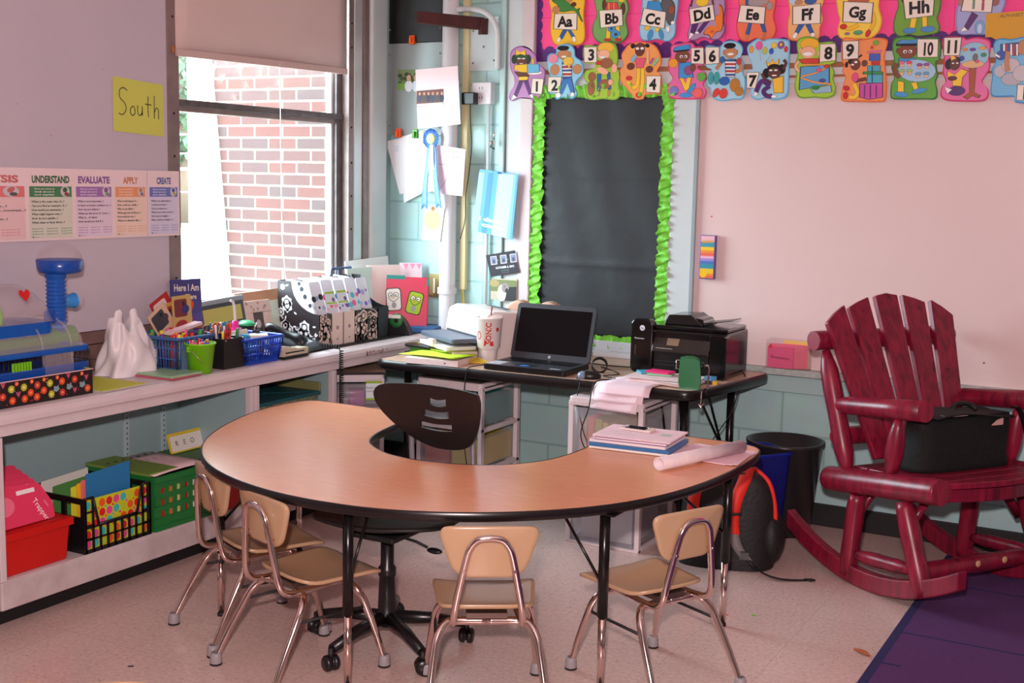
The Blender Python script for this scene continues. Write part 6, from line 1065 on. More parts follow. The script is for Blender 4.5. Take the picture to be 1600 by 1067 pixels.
# hole punch / stapler, phone
t = thing('hole_punch', 'beige metal hole punch at counter edge right of blue basket', 'hole punch', (.385, -1.290, CT))
BE = mat('beige_metal', (205, 190, 170), .35, .2)
m = MB(); m.box(-.035, .035, -.085, .085, 0, .012, BLACKM); m.build('base', t, bevel=.003)
m = MB(); m.box(-.028, .030, -.088, .088, .012, .040, BE); m.box(.030, .032, -.07, .06, .024, .030, BLACKM); m.build('body', t, bevel=.004)
m = MB(); m.hexa([(-.03,-.09,.040), (.028,-.09,.040), (.028,.03,.040), (-.03,.03,.040)], [(-.028,-.10,.062), (.022,-.10,.062), (.022,.0,.046), (-.028,.0,.046)], BE); m.build('lever', t, bevel=.003)
t = thing('desk_phone', 'black desk telephone with coiled cord on the counter', 'telephone', (.265, -1.105, CT+.002), 8)
DG = mat('charcoal_plastic', (50, 52, 56), .38)
m = MB(); m.hexa([(-.085,-.10,0), (.105,-.10,0), (.105,.10,0), (-.085,.10,0)], [(-.085,-.10,.075), (.105,-.10,.022), (.105,.10,.022), (-.085,.10,.075)], DG); m.build('phone_base', t, bevel=.008, segs=3)
m = MB(); hs = smooth([(-.09, -.085, .10), (-.06, -.088, .108), (0, -.088, .085), (.06, -.085, .066), (.095, -.08, .044)], 5, False); m.tube(hs, [.028, .028, .027, .024, .021, .018, .017, .017, .016, .016, .016, .016, .017, .018, .021, .024, .026, .026, .026, .025, .024], BLACKP, 12); m.build('handset', t)
sl = lambda x: .075-(x+.085)*(.053/.19)
m = MB()
for i in range(4):
    for j in range(3): m.box(.0+.020*i, .013+.020*i, -.035+.020*j, -.021+.020*j, sl(.0+.02*i)-.004, sl(.0+.02*i)+.005, C(150, 156, 160))
m.build('keys', t, bevel=.001)
m = MB(); m.hexa([(-.065,.035,sl(-.065)), (.06,.035,sl(.06)), (.06,.055,sl(.06)), (-.065,.055,sl(-.065))], [(-.065,.035,sl(-.065)+.003), (.06,.035,sl(.06)+.003), (.06,.055,sl(.06)+.003), (-.065,.055,sl(-.065)+.003)], C(176, 186, 196)); m.build('label_strip', t)
m = MB(); m.box(-.06, -.02, -.04, .025, sl(-.04)-.002, sl(-.04)+.003, C(90, 100, 96, r=.2), TR(0, 0, 0)); m.build('display', t)
hel = []
for k in range(420):
    u = k/419; 
    if u < .3: c = Vector((.30+.155*(u/.3), -1.05+.03*(u/.3), CT+.018+.004)); dr = Vector((1, .2, 0))
    else: c = Vector((.462, -1.02-.0*(u-.3), CT+.008-(u-.3)/.7*.30)); dr = Vector((0, 0, 1))
    a = k*.62; o1 = Vector((0, 1, 0)); o2 = dr.cross(o1).normalized(); hel.append(c+(o1*math.cos(a)+o2*math.sin(a))*.009)
m = MB(); m.tube(hel, .0026, BLACKM, 5); m.tube(smooth([(.462, -1.02, .46), (.458, -1.01, .30), (.47, -1.0, .12), (.45, -.96, .008)], 5, False), .007, BLACKM, 6)
solo(m, 'coiled_cord', 'black coiled telephone cord hanging over the counter edge', 'cord')

# magazine files and dotted pouches
def speckle(mb, F, w, h, seed, c, n=26, clip=None):
    rr = random.Random(seed)
    for k in range(n):
        x, y = rr.uniform(.012, w-.012), rr.uniform(.012, h-.012); r = rr.choice((.010, .016, .024, .034))
        if clip and not clip(x, y, r): continue
        nP = 12; mb.flat([(x+r*(1 if i % 2 else .78)*math.cos(6.283*i/nP), y+r*(1 if i % 2 else .78)*math.sin(6.283*i/nP)) for i in range(nP)], .0003, c, F)
        if r > .01:
            mb.flat(ell(x, y, r*.55, r*.55, 0, 10), .0005, C(44, 34, 38), F); mb.flat(ell(x, y, r*.38, r*.38, 0, 8), .0007, c, F)
        for q in range(2):
            a = rr.uniform(0, 6.28); X_, Y_ = x+math.cos(a)*r*1.7, y+math.sin(a)*r*1.7
            if .008 < X_ < w-.008 and .008 < Y_ < h-.008 and not (clip and not clip(X_, Y_, .008)): mb.flat(ell(X_, Y_, .010, .0045, math.degrees(a), 8), .0003, c, F)
MFG = 'magazine files on the counter'
def magfile(y, label, kind):
    t = thing('magazine_file', label, 'magazine file', (.31, y, CT), 0, MFG); w = .088; D_ = .25; h = .305; lo = .155
    col = {'floral': (38, 28, 32), 'pink': (225, 198, 190), 'mesh': (20, 18, 20)}[kind]; M_ = mat('file_'+kind, col, .45)
    sp = [(-D_, 0), (0, 0), (0, lo), (-.03, lo+.02), (-.10, lo+.05), (-.155, lo+.11), (-.175, h-.005), (-D_, h)]
    sp = [(-D_, 0), (0, 0), (0, lo)]+[(-.175*math.sin(R(a))**1.0, lo+.15*(1-math.cos(R(a)))) for a in range(12, 91, 13)]+[(-D_, h)]
    for s in (0, 1):
        m = MB(); m.prism(sp, -.002, 0, M_, frame((0, s*(w-.002), 0), (1, 0, 0), (0, 0, 1))); 
        if kind == 'floral' and s == 0:
            F = frame((-D_, -.0001, 0), (1, 0, 0), (0, 0, 1))
            prof = lambda x: (h if x < D_-.175 else lo+.15*(1-math.cos(math.asin(min(1, (D_-x)/.175)))))
            speckle(m, F, D_, h, int(y*100)+5, C(226, 226, 230), 44, lambda x, z, r: z+r < prof(min(D_, x+r)) and x+r < D_)
        m.build('side_wall', t, weld=False)
    m = MB(); m.box(-.002, 0, 0, w, 0, lo, M_)
    if kind == 'floral': speckle(m, SX(.0002, 0, 0), w-.004, lo, int(y*77)+3, C(216, 190, 180), 16)
    m.build('front_wall', t, weld=False)
    if kind == 'pink': m = MB(); m.lathe([(0, .002), (.009, .002), (.010, 0)], C(160, 130, 130), 14, xf=SX(.0005, w/2, .085)); m.flat(ell(w/2, .03, .006, .006), .0006, C(150, 120, 120), SX(.0002, 0, 0)); m.build('label_ring', t)
    m = MB(); m.box(-D_, -D_+.002, 0, w, 0, h, M_); m.build('rear_wall', t); m = MB(); m.box(-D_, 0, 0, w, 0, .002, M_); m.build('base', t)
    return t
magfile(-.985, 'black and white floral magazine file nearest the telephone', 'floral')
magfile(-.893, 'plain pink-white magazine file, left of the two plain ones', 'pink')
magfile(-.800, 'plain pink-white magazine file, right of the two plain ones', 'pink')
magfile(-.706, 'floral magazine file just right of the plain pair', 'floral')
magfile(-.612, 'floral magazine file next to the black mesh one', 'floral')
magfile(-.516, 'black magazine file at right end of the row', 'mesh')
DOTC = [((34, 34, 48), (150, 175, 205)), ((232, 96, 150), (240, 150, 190)), ((90, 140, 205), (120, 90, 180)), ((232, 96, 150), (90, 190, 210)), ((120, 90, 190), (160, 175, 220))]
POUCH = clear('milky_pouch', (232, 232, 240), .80, .3)
for k, y in enumerate((-.935, -.845, -.752, -.660, -.570)):
    lab = ['clear pouch with big black dots in the leftmost magazine file', 'clear pouch with pink dots in the second magazine file', 'clear pouch with blue dots and a tag in the third magazine file', 'clear pouch with pink and teal dots in the fourth magazine file', 'clear pouch with violet dots in the fifth magazine file'][k]
    t = thing('dotted_pouch', lab, 'pouch', (.305, y-.01, CT+.10), 0, 'dotted pouches in the magazine files')
    X = frame((0, 0, 0), (.10, 1, 0), (-.34, 0, 1))
    m = MB(); m.prism(rrect(-.036, .038, 0, .215+.006*(k % 2), .012), -.004, 0, POUCH, X); m.build('pouch_body', t)
    F_ = frame((0, -.034, 0), (1, 0, 0), (0, 0, 1)); m = MB(); m.prism([(-.005, .0), (-.20, .0), (-.20, .215), (-.085, .205)], 0, .002, POUCH, F_); m.build('pouch_side', t)
    m = MB(); r2 = random.Random(k+40)
    for i in range(9):
        u, v = (-.030+.028*(i % 3)+r2.uniform(-.006, .006), .03+.055*(i//3)+r2.uniform(-.01, .01)); m.flat(ell(u, v, *([r2.choice((.007, .011, .015))]*2), 0, 14), .0006, C(*DOTC[k][i % 2]), X)
    if k in (1, 2):
        m.box(-.030, .038, .095, .165, .001, .002, C(215, 225, 230), X); m.box(-.030, .038, .150, .160, .0021, .0024, C(160, 195, 60), X); m.box(-.030, .038, .100, .108, .0021, .0024, C(160, 195, 60), X); m.flat(ell(.02, .120, .010, .011), .0027, C(120, 90, 160), X)
    if k == 0:
        for a_, b_, r_ in ((-.105, .17, .012), (-.085, .135, .012), (-.055, .095, .010), (-.03, .05, .009), (-.12, .195, .010)): m.flat(ell(a_, b_, r_, r_, 0, 14), .0024, C(34, 34, 48), F_)
    m.build('dot_print', t, weld=False)
m = MB(); m.tube(smooth([(.05, -.56, .965), (.05, -.56, 1.075), (.05, -.53, 1.085), (.05, -.42, 1.085), (.05, -.395, 1.075), (.05, -.395, .96)], 4, False), .006, mat('navy_wire', (60, 78, 120), .4), 8); m.tube([(.05, -.50, 1.083), (.05, -.50, .97)], .004, MATS['navy_wire'], 6)
m.tube([(.05, -.56, .97), (.05, -.56, .7535)], .006, MATS['navy_wire'], 8); m.tube([(.05, -.395, .97), (.05, -.395, .7535)], .006, MATS['navy_wire'], 8); solo(m, 'wire_stand', 'navy wire stand behind the magazine files', 'stand')
# papers behind at the corner
m = MB(); X = frame((0, 0, 0), (.10, 1, .05), (-.08, 0, 1)); m.box(-.18, .16, 0, .375, -.004, 0, C(252, 252, 250), X); solo(m, 'white_folder', 'tall blank white folder standing in the window corner', 'folder', (.075, -.22, CT))
m = MB(); X = frame((0, 0, 0), (.16, 1, .02), (-.08, 0, 1)); m.box(-.12, .10, 0, .335, -.003, 0, C(214, 236, 226), X); solo(m, 'paper_sheet', 'pale mint sheet in front of the white folder', 'paper', (.12, -.34, CT))
m = MB(); X = frame((0, 0, 0), (.55, .84, 0), (-.10, 0, 1)); m.box(-.10, .09, 0, .345, -.003, 0, C(238, 212, 206), X); solo(m, 'paper_sheet', 'pale pink sheet behind the crimson folder', 'paper', (.165, -.24, CT))
m = MB(); X = frame((0, 0, 0), (.75, .66, .0), (-.10, .1, 1)); m.box(-.05, .07, 0, .355, -.003, 0, C(240, 214, 222), X)
for k in range(3): m.flat([(-.03+.035*k, .35), (-.015+.035*k, .32), (0+.035*k, .35)], .0004, C(236, 150, 180), X)
solo(m, 'paper_sheet', 'white sheet with pink triangles above the crimson folder', 'paper', (.235, -.125, CT))
t = thing('crimson_folder', 'crimson folder with owl stickers standing at the corner', 'folder', (.27, -.20, CT), 0)
X = frame((0, 0, 0), (.80, .60, -.03), (-.04, .08, 1)); m = MB(); m.box(-.115, .105, 0, .285, -.010, 0, mat('crimson_cover', (206, 24, 70), .4), X); m.build('cover', t, bevel=.003)
m = MB(); m.box(-.115, -.02, .272, .292, -.011, .001, C(20, 130, 120), X); m.box(.095, .107, .24, .28, -.011, .001, C(20, 130, 120), X); m.build('teal_tab', t)
m = MB(); OW = [((-.075, .165), 6, (228, 222, 212), 'w'), ((.035, .150), -12, (160, 190, 30), 'g')]
for (u, v), a, c, q in OW:
    Y = X @ Matrix.Translation((u, v, .0006)) @ Matrix.Rotation(R(a), 4, 'Z')
    m.prism(rrect(-.040, .040, -.06, .06, .018), 0, .0006, BLACKM, Y); m.prism(rrect(-.036, .036, -.056, .056, .016), .0006, .001, C(*c), Y)
    for s in (-1, 1): m.flat(ell(s*.014, .024, .013, .013), .0014, BLACKM, Y); m.flat(ell(s*.014, .024, .010, .010), .0017, C(240, 235, 225), Y); m.flat(ell(s*.012, .022, .004, .004), .002, BLACKM, Y)
    m.flat([(-.005, .012), (.005, .012), (0, -.002)], .0018, C(220, 140, 50), Y); m.flat(stroke(smooth([(-.03, .012), (0, -.012), (.03, .012)], 4, False), .003), .0016, BLACKM, Y); m.flat(ell(0, -.03, .012, .016), .0014, C(150, 150, 150), Y)
m.build('owl_stickers', t, weld=False)
t = thing('tape_dispenser', 'dark green and black tape dispenser in front of the crimson folder', 'tape dispenser', (.315, -.345, CT), 20)
m = MB(); m.prism(smooth([(-.06, 0), (.06, 0), (.062, .03), (.03, .085), (-.02, .11), (-.06, .06)], 3), -.03, .03, BLACKP, frame((0,0,0), (1, 0, 0), (0, 0, 1))); m.build('body', t, bevel=.004)
m = MB(); m.lathe([(.012, -.012), (.034, -.012), (.034, .012), (.012, .012)], C(40, 120, 60), 20, xf=frame((-.005, -.02, .075), (1, 0, 0), (0, 0, 1))); m.box(-.045, .02, -.034, -.031, .088, .105, C(225, 215, 205)); m.build('tape_roll', t)
m = MB(); m.box(-.10, .10, -.07, .09, 0, .030, C(50, 92, 140)); solo(m, 'blue_binder', 'blue binder lying flat beneath the tape dispenser end of the counter', 'binder', (.325, -.14, CT), 10, bevel=.003)
# ------------------------------------------------------------------ black-edged work desk along the back wall
DZ = .70
WOODD = tex_mat('desk_laminate', lambda nt, n, b, ln: None); lam(WOODD, (196, 160, 136), (206, 172, 150), (4, 40, 4), .32)
dk = thing('work_desk', 'long narrow desk with thick black edge under the black paper panel', 'desk', (1.35, -.46, 0))
P_ = rpoly([(-.825, -.375), (.735, -.340), (.850, .36), (-.825, .36)], .055, 5)
m = MB(); m.prism(inset(P_, .004), DZ-.028, DZ, WOODD); m.build('desktop', dk, weld=False)
prof = [(.005, DZ), (0, DZ+.001), (-.006, DZ-.006), (-.008, DZ-.020), (-.006, DZ-.038), (0, DZ-.044), (.03, DZ-.044)]; rings = [inset(P_, d) for d, z in prof]; n = len(P_)
m = MB(); m.add([(*p, z) for (d, z), rg in zip(prof, rings) for p in rg], [(r*n+k, r*n+(k+1) % n, (r+1)*n+(k+1) % n, (r+1)*n+k) for r in range(len(prof)-1) for k in range(n)], EDGE, True); m.build('edge_band', dk)
for x, y in ((-.735, -.24), (-.735, .28), (.665, -.225), (.70, .27)):
    m = MB(); m.tube([(x, y, .03), (x, y, DZ-.04)], .0175, LEGM, 14); m.lathe([(0, 0), (.016, 0), (.018, .03), (.010, .034)], CHROME, 12, (x, y, 0)); m.box(x-.04, x+.04, y-.04, y+.04, DZ-.05, DZ-.044, LEGM); m.build('leg', dk)
for a, b in (((.665, -.20, .30), (.55, .0, DZ-.045)), ((.70, .25, .30), (.60, .06, DZ-.045)), ((.60, -.2, .30), (.50, -.1, DZ-.045)), ((.69, .22, .34), (.69, -.02, DZ-.045)), ((-.735, -.22, .30), (-.60, -.08, DZ-.045))):
    m = MB(); m.tube([a, b], .0055, LEGM, 6); m.build('brace', dk)

# clear drawer carts
CCL = (.375, -.785, 0, 40)
DRW = clear('frosted_drawer', (212, 206, 212), .20, .25)
FRW = mat('white_frame_plastic', (226, 214, 216), .35)
def cart(name, label, loc, w, d, h, n, contents, topm, rz=0):
    t = thing(name, label, 'drawer cart', loc, rz); hh = (h-.03)/n
    m = MB(); m.prism(rrect(-w/2, w/2, 0, d, .02), h-.028, h, topm); m.build('top', t, bevel=.004)
    m = MB()
    for x in (-w/2, w/2-.022):
        for y in (.0, d-.03): m.box(x, x+.022, y+.004, y+.030, 0, h-.028, FRW)
    for k in range(n+1):
        z = k*hh
        m.box(-w/2, w/2, .002, .028, z-(.0 if k == 0 else .006), z+.012, FRW); m.box(-w/2, w/2, d-.028, d, z-(.0 if k == 0 else .006), z+.012, FRW)
        for x in (-w/2, w/2-.018): m.box(x, x+.018, .028, d-.028, z-(.0 if k == 0 else .008), z+.014, FRW)
    m.build('frame', t, bevel=.002)
    for k in range(n):
        z = k*hh+.016; z1 = (k+1)*hh-.012
        m = MB(); 
        m.grid(lambda u, v, z=z, z1=z1: (-w/2+.026+(w-.052)*u, .0-.012*math.sin(math.pi*u), z+(z1-z)*v), 12, 2, DRW, thick=.002)
        for x in (-w/2+.024, w/2-.026): m.box(x, x+.002, .004, d-.01, z, z1-.02, DRW)
        m.box(-w/2+.024, w/2-.024, .004, d-.01, z, z+.003, DRW); m.box(-w/2+.024, w/2-.024, d-.012, d-.010, z, z1-.02, DRW)
        dr = m.build('drawer', t)
        m = MB(); m.box(-.045, .045, -.024, -.008, z1-.014, z1-.006, DRW); m.build('handle', dr)
        for (x0, x1, y0, y1, c, hf) in contents[k % len(contents)]:
            q = MB(); q.box(x0, x1, y0, y1, 0, (z1-z-.03)*hf, C(*c)); solo(q, 'drawer_item', 'coloured item inside the '+label.split(' with')[0], 'stationery', (0, 0, 0), group='items inside the '+label.split(' with')[0])
            o = COL.objects[-1] if False else None
            ob = [x for x in COL.objects if x.name.startswith('drawer_item')][-1]
            ob.matrix_world = Matrix.Translation(loc) @ Matrix.Rotation(R(rz), 4, 'Z') @ Matrix.Translation((0, 0, z+.004))
    return t
cA = cart('drawer_cart', 'white drawer cart with clear drawers under left half of desk', (.858, -.72, 0), .36, .37, .615, 3,
 [[(-.12, .10, .05, .30, (205, 210, 215), .8), (.11, .14, .04, .32, (200, 190, 60), .8)], [(-.14, .0, .02, .34, (220, 90, 70), .95), (.01, .15, .02, .34, (225, 200, 60), .92)], [(-.14, -.02, .02, .33, (170, 190, 190), .8), (.0, .15, .02, .34, (50, 170, 165), .92)]], FRW)
m = MB(); m.box(-.165, .165, .01, .34, 0, .010, BLACKM); solo(m, 'black_tray', 'thin black tray lying on top of the left drawer cart', 'tray', (.858, -.71, .6155), bevel=.002)
cart('drawer_cart', 'white drawer cart with file folders under right half of desk', (1.735, -.880, 0), .345, .40, .640, 2,
 [[(-.12, .12, .05, .34, (225, 225, 228), .6)], [(-.135, -.10, .04, .36, (210, 175, 150), .85), (-.095, -.065, .04, .36, (240, 140, 90), .92), (-.06, -.03, .04, .36, (200, 195, 60), .9), (-.025, .0, .04, .36, (225, 200, 90), .85), (.005, .13, .04, .36, (215, 205, 205), .45)]], FRW)
cC = cart('drawer_cart', 'small clear drawer cart with a labelled drawer at the counter corner', CCL[:3], .270, .30, .605, 4,
 [[(-.12, .12, .05, .28, (180, 110, 90), .5)], [(-.12, .10, .05, .28, (160, 150, 150), .5)], [(-.11, -.02, .05, .28, (235, 110, 50), .45), (-.01, .12, .05, .28, (230, 180, 190), .6)], [(-.03, .04, .03, .1, (190, 60, 160), .85), (-.10, -.04, .05, .25, (200, 160, 170), .4), (.05, .10, .06, .25, (170, 165, 180), .5)]], FRW, CCL[3])
m = MB(); F_ = SY(.0, -.015, 0); m.box(.045, .122, -.017, -.0155, .485, .575, C(225, 235, 240)); m.box(.045, .122, -.0176, -.017, .565, .577, C(150, 190, 30)); m.box(.045, .122, -.0176, -.017, .483, .493, C(150, 190, 30)); m.flat(ell(.110, .512, .010, .012), .0028, C(110, 90, 150), F_)
m.text('Ready Center', .010, C(50, 50, 60), F_, .049, .545, .0030, align='LEFT', width=.064); m.text('Quick Finishers', .009, C(50, 50, 60), F_, .049, .528, .0030, align='LEFT', width=.046); m.build('drawer_label', cC, weld=False)
m = MB(); m.box(-.14, .14, -.005, .30, 0, .012, WOODD); m.box(-.14, .14, -.0075, -.005, 0, .012, EDGE); solo(m, 'wooden_board', 'flat wooden board on top of the corner drawer cart', 'board', (CCL[0], CCL[1], .6055), CCL[3])

# laser printer (white), turned towards the room
lp = thing('laser_printer', 'white laser printer with grey paper tray at left end of desk', 'printer', (.98, -.62, DZ), -33.5)
PWH = mat('warm_white_plastic', (228, 214, 208), .35); GRY = mat('slate_grey_plastic', (96, 104, 122), .4)
# local: x from -w..0 along the front, +y to the rear
m = MB(); side = [(0, 0), (.235, 0), (.250, .16), (.235, .205), (.06, .215), (.018, .20), (0, .115)]
m.prism([(p[0], p[1]*1.10) for p in side], -.43, 0, PWH, frame((0, 0, 0), (0, 1, 0), (0, 0, 1))); m.build('printer_body', lp, bevel=.014, segs=4)
m = MB(); m.box(-.395, -.045, -.006, .012, .012, .118, C(70, 70, 76)); m.build('front_opening', lp)
m = MB(); m.prism(rrect(-.405, -.030, -.145, .0, .015), .088, .110, GRY); m.build('output_tray', lp, bevel=.004)
m = MB(); m.box(-.395, -.04, -.135, -.005, .012, .048, C(214, 196, 184)); m.build('paper_cassette', lp, bevel=.004)
m = MB(); m.prism(rrect(-.38, -.06, -.16, -.0, .01), .053, .070, WHITE); m.build('paper_stack', lp)
m = MB(); m.grid(lambda u, v: (-.395+.345*u, -.165+.16*v, .052-.010*math.sin(math.pi*u)), 10, 3, clear('yellow_green_tray', (190, 205, 70), .75, .2), thick=.003); m.build('tray_cover', lp)
m = MB(); m.box(-.245, -.195, -.172, -.150, .056, .092, PWH); m.build('paper_guide', lp, bevel=.003)
m = MB(); m.prism([(-.25, 0), (-.05, .01), (-.03, -.02), (-.26, -.02)], .2375, .239, C(70, 72, 88), TR(-.02, .17)); m.build('top_slot', lp)
HPL = C(150, 160, 175, r=.3)
m = MB(); X = frame((-.225, .0085, .174), (1, 0, 0), (0, .21, 1)); m.text('hp', .016, HPL, X, 0, 0, .0025, bold=.01); m.build('logo', lp, weld=False)
# box of paper with green sheets
t = thing('paper_box', 'flat white box of paper at the front edge of desk left end', 'box', (.815, -.735, DZ), 8)
m = MB(); m.box(-.135, .135, -.095, .105, 0, .027, C(236, 216, 214)); m.flat(ell(.07, .012, .006, .004), .0003, C(120, 120, 150), SY(0, -.095, 0)); m.build('box', t, bevel=.001)
m = MB(); m.grid(lambda u, v: (-.17+.32*u, -.10+.20*v, .0015+.010*math.sin(u*2.2)*(1-v*.3)), 10, 6, C(190, 232, 40, r=.7), thick=.002); solo(m, 'green_paper', 'bright yellow-green paper sheets on the white paper box', 'paper', (.805, -.715, DZ+.0295), -6)
t = thing('black_holder', 'low black holder with green insert behind the yellow-green paper', 'holder', (.62, -.575, DZ), -10)
m = MB(); m.prism(rrect(-.10, .10, -.045, .045, .03), 0, .012, BLACKP); m.prism(rrect(-.10, .10, -.045, .045, .03), .038, .050, BLACKP); m.box(-.10, .10, .03, .045, 0, .045, BLACKP); m.build('holder_body', t, bevel=.003)
m = MB(); m.box(-.06, .07, -.03, .025, .0125, .036, C(60, 130, 30)); m.build('green_insert', t)
# foam cup
t = thing('foam_cup', 'tall white foam cup with red lettering and straw beside laptop', 'cup', (.992, -.585, DZ))
FOAM = mat('white_foam', (240, 230, 228), .6)
m = MB(); m.lathe([(0, .0), (.036, 0), (.038, .004), (.043, .058), (.046, .064), (.0545, .072), (.0635, .205), (.066, .207), (.066, .213), (.061, .213), (.05, .195), (0, .195)], FOAM, 36); m.build('cup_body', t)
def on_cup(mb_v, az):
    out = []
    for (a, z) in mb_v:
        r = .0548+(z-.072)*.068+.0006; th = R(az)+a/r; out.append((r*math.cos(th), r*math.sin(th), z))
    return out
CRED = C(206, 36, 30, r=.5)
def cup_text(body, h, az, z0, rot=90, bold=.03, wid=None, m_=CRED):
    vs, fs, w = glyphs(body, 4, bold, 'CENTER'); k = h/.72; kx = (wid/w if wid else k); mb = MB(); pts = []
    for a, b in vs:
        a *= kx; b = (b-.36)*k; ca, sa = math.cos(R(rot)), math.sin(R(rot)); pts.append((a*ca-b*sa, z0+a*sa+b*ca))
    mb.add(on_cup(pts, az), fs, m_); return mb
az0 = math.degrees(math.atan2(-5.51+.575, 3.85-1.0))
m = cup_text('SONIC', .026, az0-2, .142, wid=.100)
tri = lambda pts: m.add([tuple(Vector(p)*1.0) for p in on_cup(pts, az0)], [tuple(range(len(pts)))], CRED)
tri([(-.024, .082), (-.017, .082), (-.010, .094), (-.019, .118)]); tri([(.024, .082), (.008, .082), (.003, .094), (.019, .106)])
for s in (-1, 1): tri([(s*.024, .082), (s*.0235, .082), (s*.016, .14), (s*.0215, .190), (s*.022, .190), (s*.0168, .14)])
for dz in (0,): tri([(.036, .150), (.050, .150), (.050, .168), (.036, .168)])
q = [(-.052+.013*math.cos(a), .130+.02*math.sin(a)) for a in [i*.3927 for i in range(16)]]; q2 = [(-.052+.010*math.cos(a), .130+.016*math.sin(a)) for a in [i*.3927 for i in range(16)]]
vv = on_cup(q+q2, az0); m.add(vv, [(i, (i+1) % 16, 16+(i+1) % 16, 16+i) for i in range(16)], CRED)
m.build('cup_print', t, weld=False)
m = MB(); m.tube([(-.01, .0, .05), (.012, .004, .262)], .0038, C(150, 40, 44, r=.4), 8); m.build('straw', t)
# brown paper bag with rounded top behind the cup
m = MB(); BG = mat('tan_paper', (206, 168, 144), .7, bump=(8, .3))
for dx in (-.075, .075):
    o = smooth([(-.075+dx, 0), (.07+dx, 0), (.082+dx, .12), (.070+dx, .215), (.03+dx, .252), (-.02+dx, .250), (-.065+dx, .205), (-.08+dx, .1)], 4)
    m.prism([(p[0], max(p[1]*1.05, 0)) for p in o], -.05+.02*dx, .02, BG, frame((0, .02*(dx > 0), 0), (1, 0, 0), (0, 0, 1)))
solo(m, 'paper_bag', 'tan paper bag with two rounded humps behind the foam cup', 'bag', (1.055, -.285, DZ), 4, bevel=.012, segs=3)
# laptop
t = thing('laptop', 'open black laptop with dark screen at middle of the desk', 'laptop', (1.285, -.655, DZ), 1.5)
LG = mat('laptop_charcoal', (58, 60, 66), .35); LGK = mat('laptop_black', (16, 15, 17), .3)
m = MB(); m.prism(rrect(-.205, .205, -.138, .135, .018), .004, .026, LGK); m.prism(rrect(-.200, .200, -.133, .130, .016), .026, .0275, LG); m.build('base', t, bevel=.003)
m = MB()
for r in range(5):
    for c in range(15): m.box(-.180+.0242*c, -.180+.0242*c+.020, .0+.0215*r-.0, .0175+.0215*r, .0275, .0295, LGK)
m.build('keyboard', t)
m = MB(); m.box(-.06, .035, -.115, -.035, .0275, .0282, C(40, 42, 48, r=.3)); m.box(-.035, .005, -.110, -.075, .0282, .0285, C(40, 110, 190)); m.box(-.195, -.125, -.12, -.03, .0275, .0284, C(190, 192, 200, r=.2)); m.box(.12, .17, -.115, -.095, .0275, .0283, C(160, 165, 175, r=.3)); m.build('touchpad', t)
X = frame((0, .128, .026), (1, 0, 0), (.0, .30, 1))
m = MB(); m.prism(rrect(-.203, .203, 0, .262, .016), -.010, 0, LGK, X); m.prism(rrect(-.2025, .2025, .0, .2615, .016), 0, .0008, LG, X); m.build('screen_lid', t, bevel=.002)
m = MB(); m.prism(rrect(-.185, .185, .030, .240, .003), .0008, .0014, mat('dark_screen_glass', (6, 6, 7), .12, spec=.25), X); m.build('display', t)
m = MB(); m.flat(ell(0, .015, .0065, .0065, 0, 18), .0014, C(205, 210, 216, r=.2), X); m.text('hp', .006, LG, X, 0, .015, .0018); m.build('logo', t, weld=False)
m = MB(); m.tube(smooth([(-.20, .10, .012), (-.26, .06, .004), (-.245, -.02, .004), (-.262, -.16, .005), (-.268, -.175, -.03), (-.275, -.18, -.15), (-.268, -.185, -.32), (-.245, -.19, -.45)], 5, False), .0025, BLACKM, 6); m.build('power_cord', t)
# mouse with cord, wristband, cables
t = thing('computer_mouse', 'black and grey computer mouse at the desk edge right of laptop', 'mouse', (1.595, -.745, DZ), 25)
m = MB(); m.ball((0, 0, .012), (.052, .028, .022), BLACKP, 18); m.build('mouse_body', t); m = MB(); m.ball((-.030, 0, .013), (.024, .0272, .0205), C(120, 135, 160, r=.2), 16); m.build('silver_shell', t)
m = MB(); m.tube(smooth([(-.05, 0, .008), (-.055, -.035, .004), (-.04, -.058, -.006), (-.05, -.110, -.08), (-.02, -.150, -.20), (.0, -.155, -.28), (-.05, -.160, -.42)], 5, False), .0022, BLACKM, 6); m.build('cord', t)
t = thing('wristband', 'black looped wristband lying on the desk behind the mouse', 'wristband', (1.555, -.56, DZ+.020), 30)
m = MB(); m.lathe([(.032, -.014), (.036, -.014), (.036, .014), (.032, .014)], BLACKP, 26, xf=TR(0, 0, .012, 0, 62)); m.build('band', t)
m = MB(); m.tube(smooth([(1.50, -.42, DZ+.003), (1.60, -.50, DZ+.003), (1.66, -.58, DZ+.004), (1.62, -.66, DZ+.004), (1.70, -.70, DZ+.004), (1.665, -.812, DZ+.006), (1.66, -.85, DZ-.02), (1.67, -.905, DZ-.10), (1.64, -.91, DZ-.22), (1.70, -.91, DZ-.32), (1.78, -.91, DZ-.40)], 5, False), .0026, BLACKM, 6); 
m.tube(smooth([(1.14, -.42, DZ+.003), (1.30, -.35, DZ+.003), (1.52, -.36, DZ+.003), (1.63, -.34, DZ+.003)], 5, False), .0026, BLACKM, 6)
solo(m, 'black_cable', 'black cables lying on the desk and hanging over its front edge', 'cable')
m = MB(); 
for k in range(5): m.tube(smooth([(1.02+.01*k, -.66, DZ+.003), (.97, -.70+.012*k, DZ+.008+.004*k), (.93, -.66, DZ+.004), (1.0, -.60+.01*k, DZ+.006), (1.08, -.62, DZ+.003)], 4, False), .0025, C(214, 176, 40), 6)
solo(m, 'yellow_cable', 'coiled yellow cable on the desk by the foam cup', 'cable')
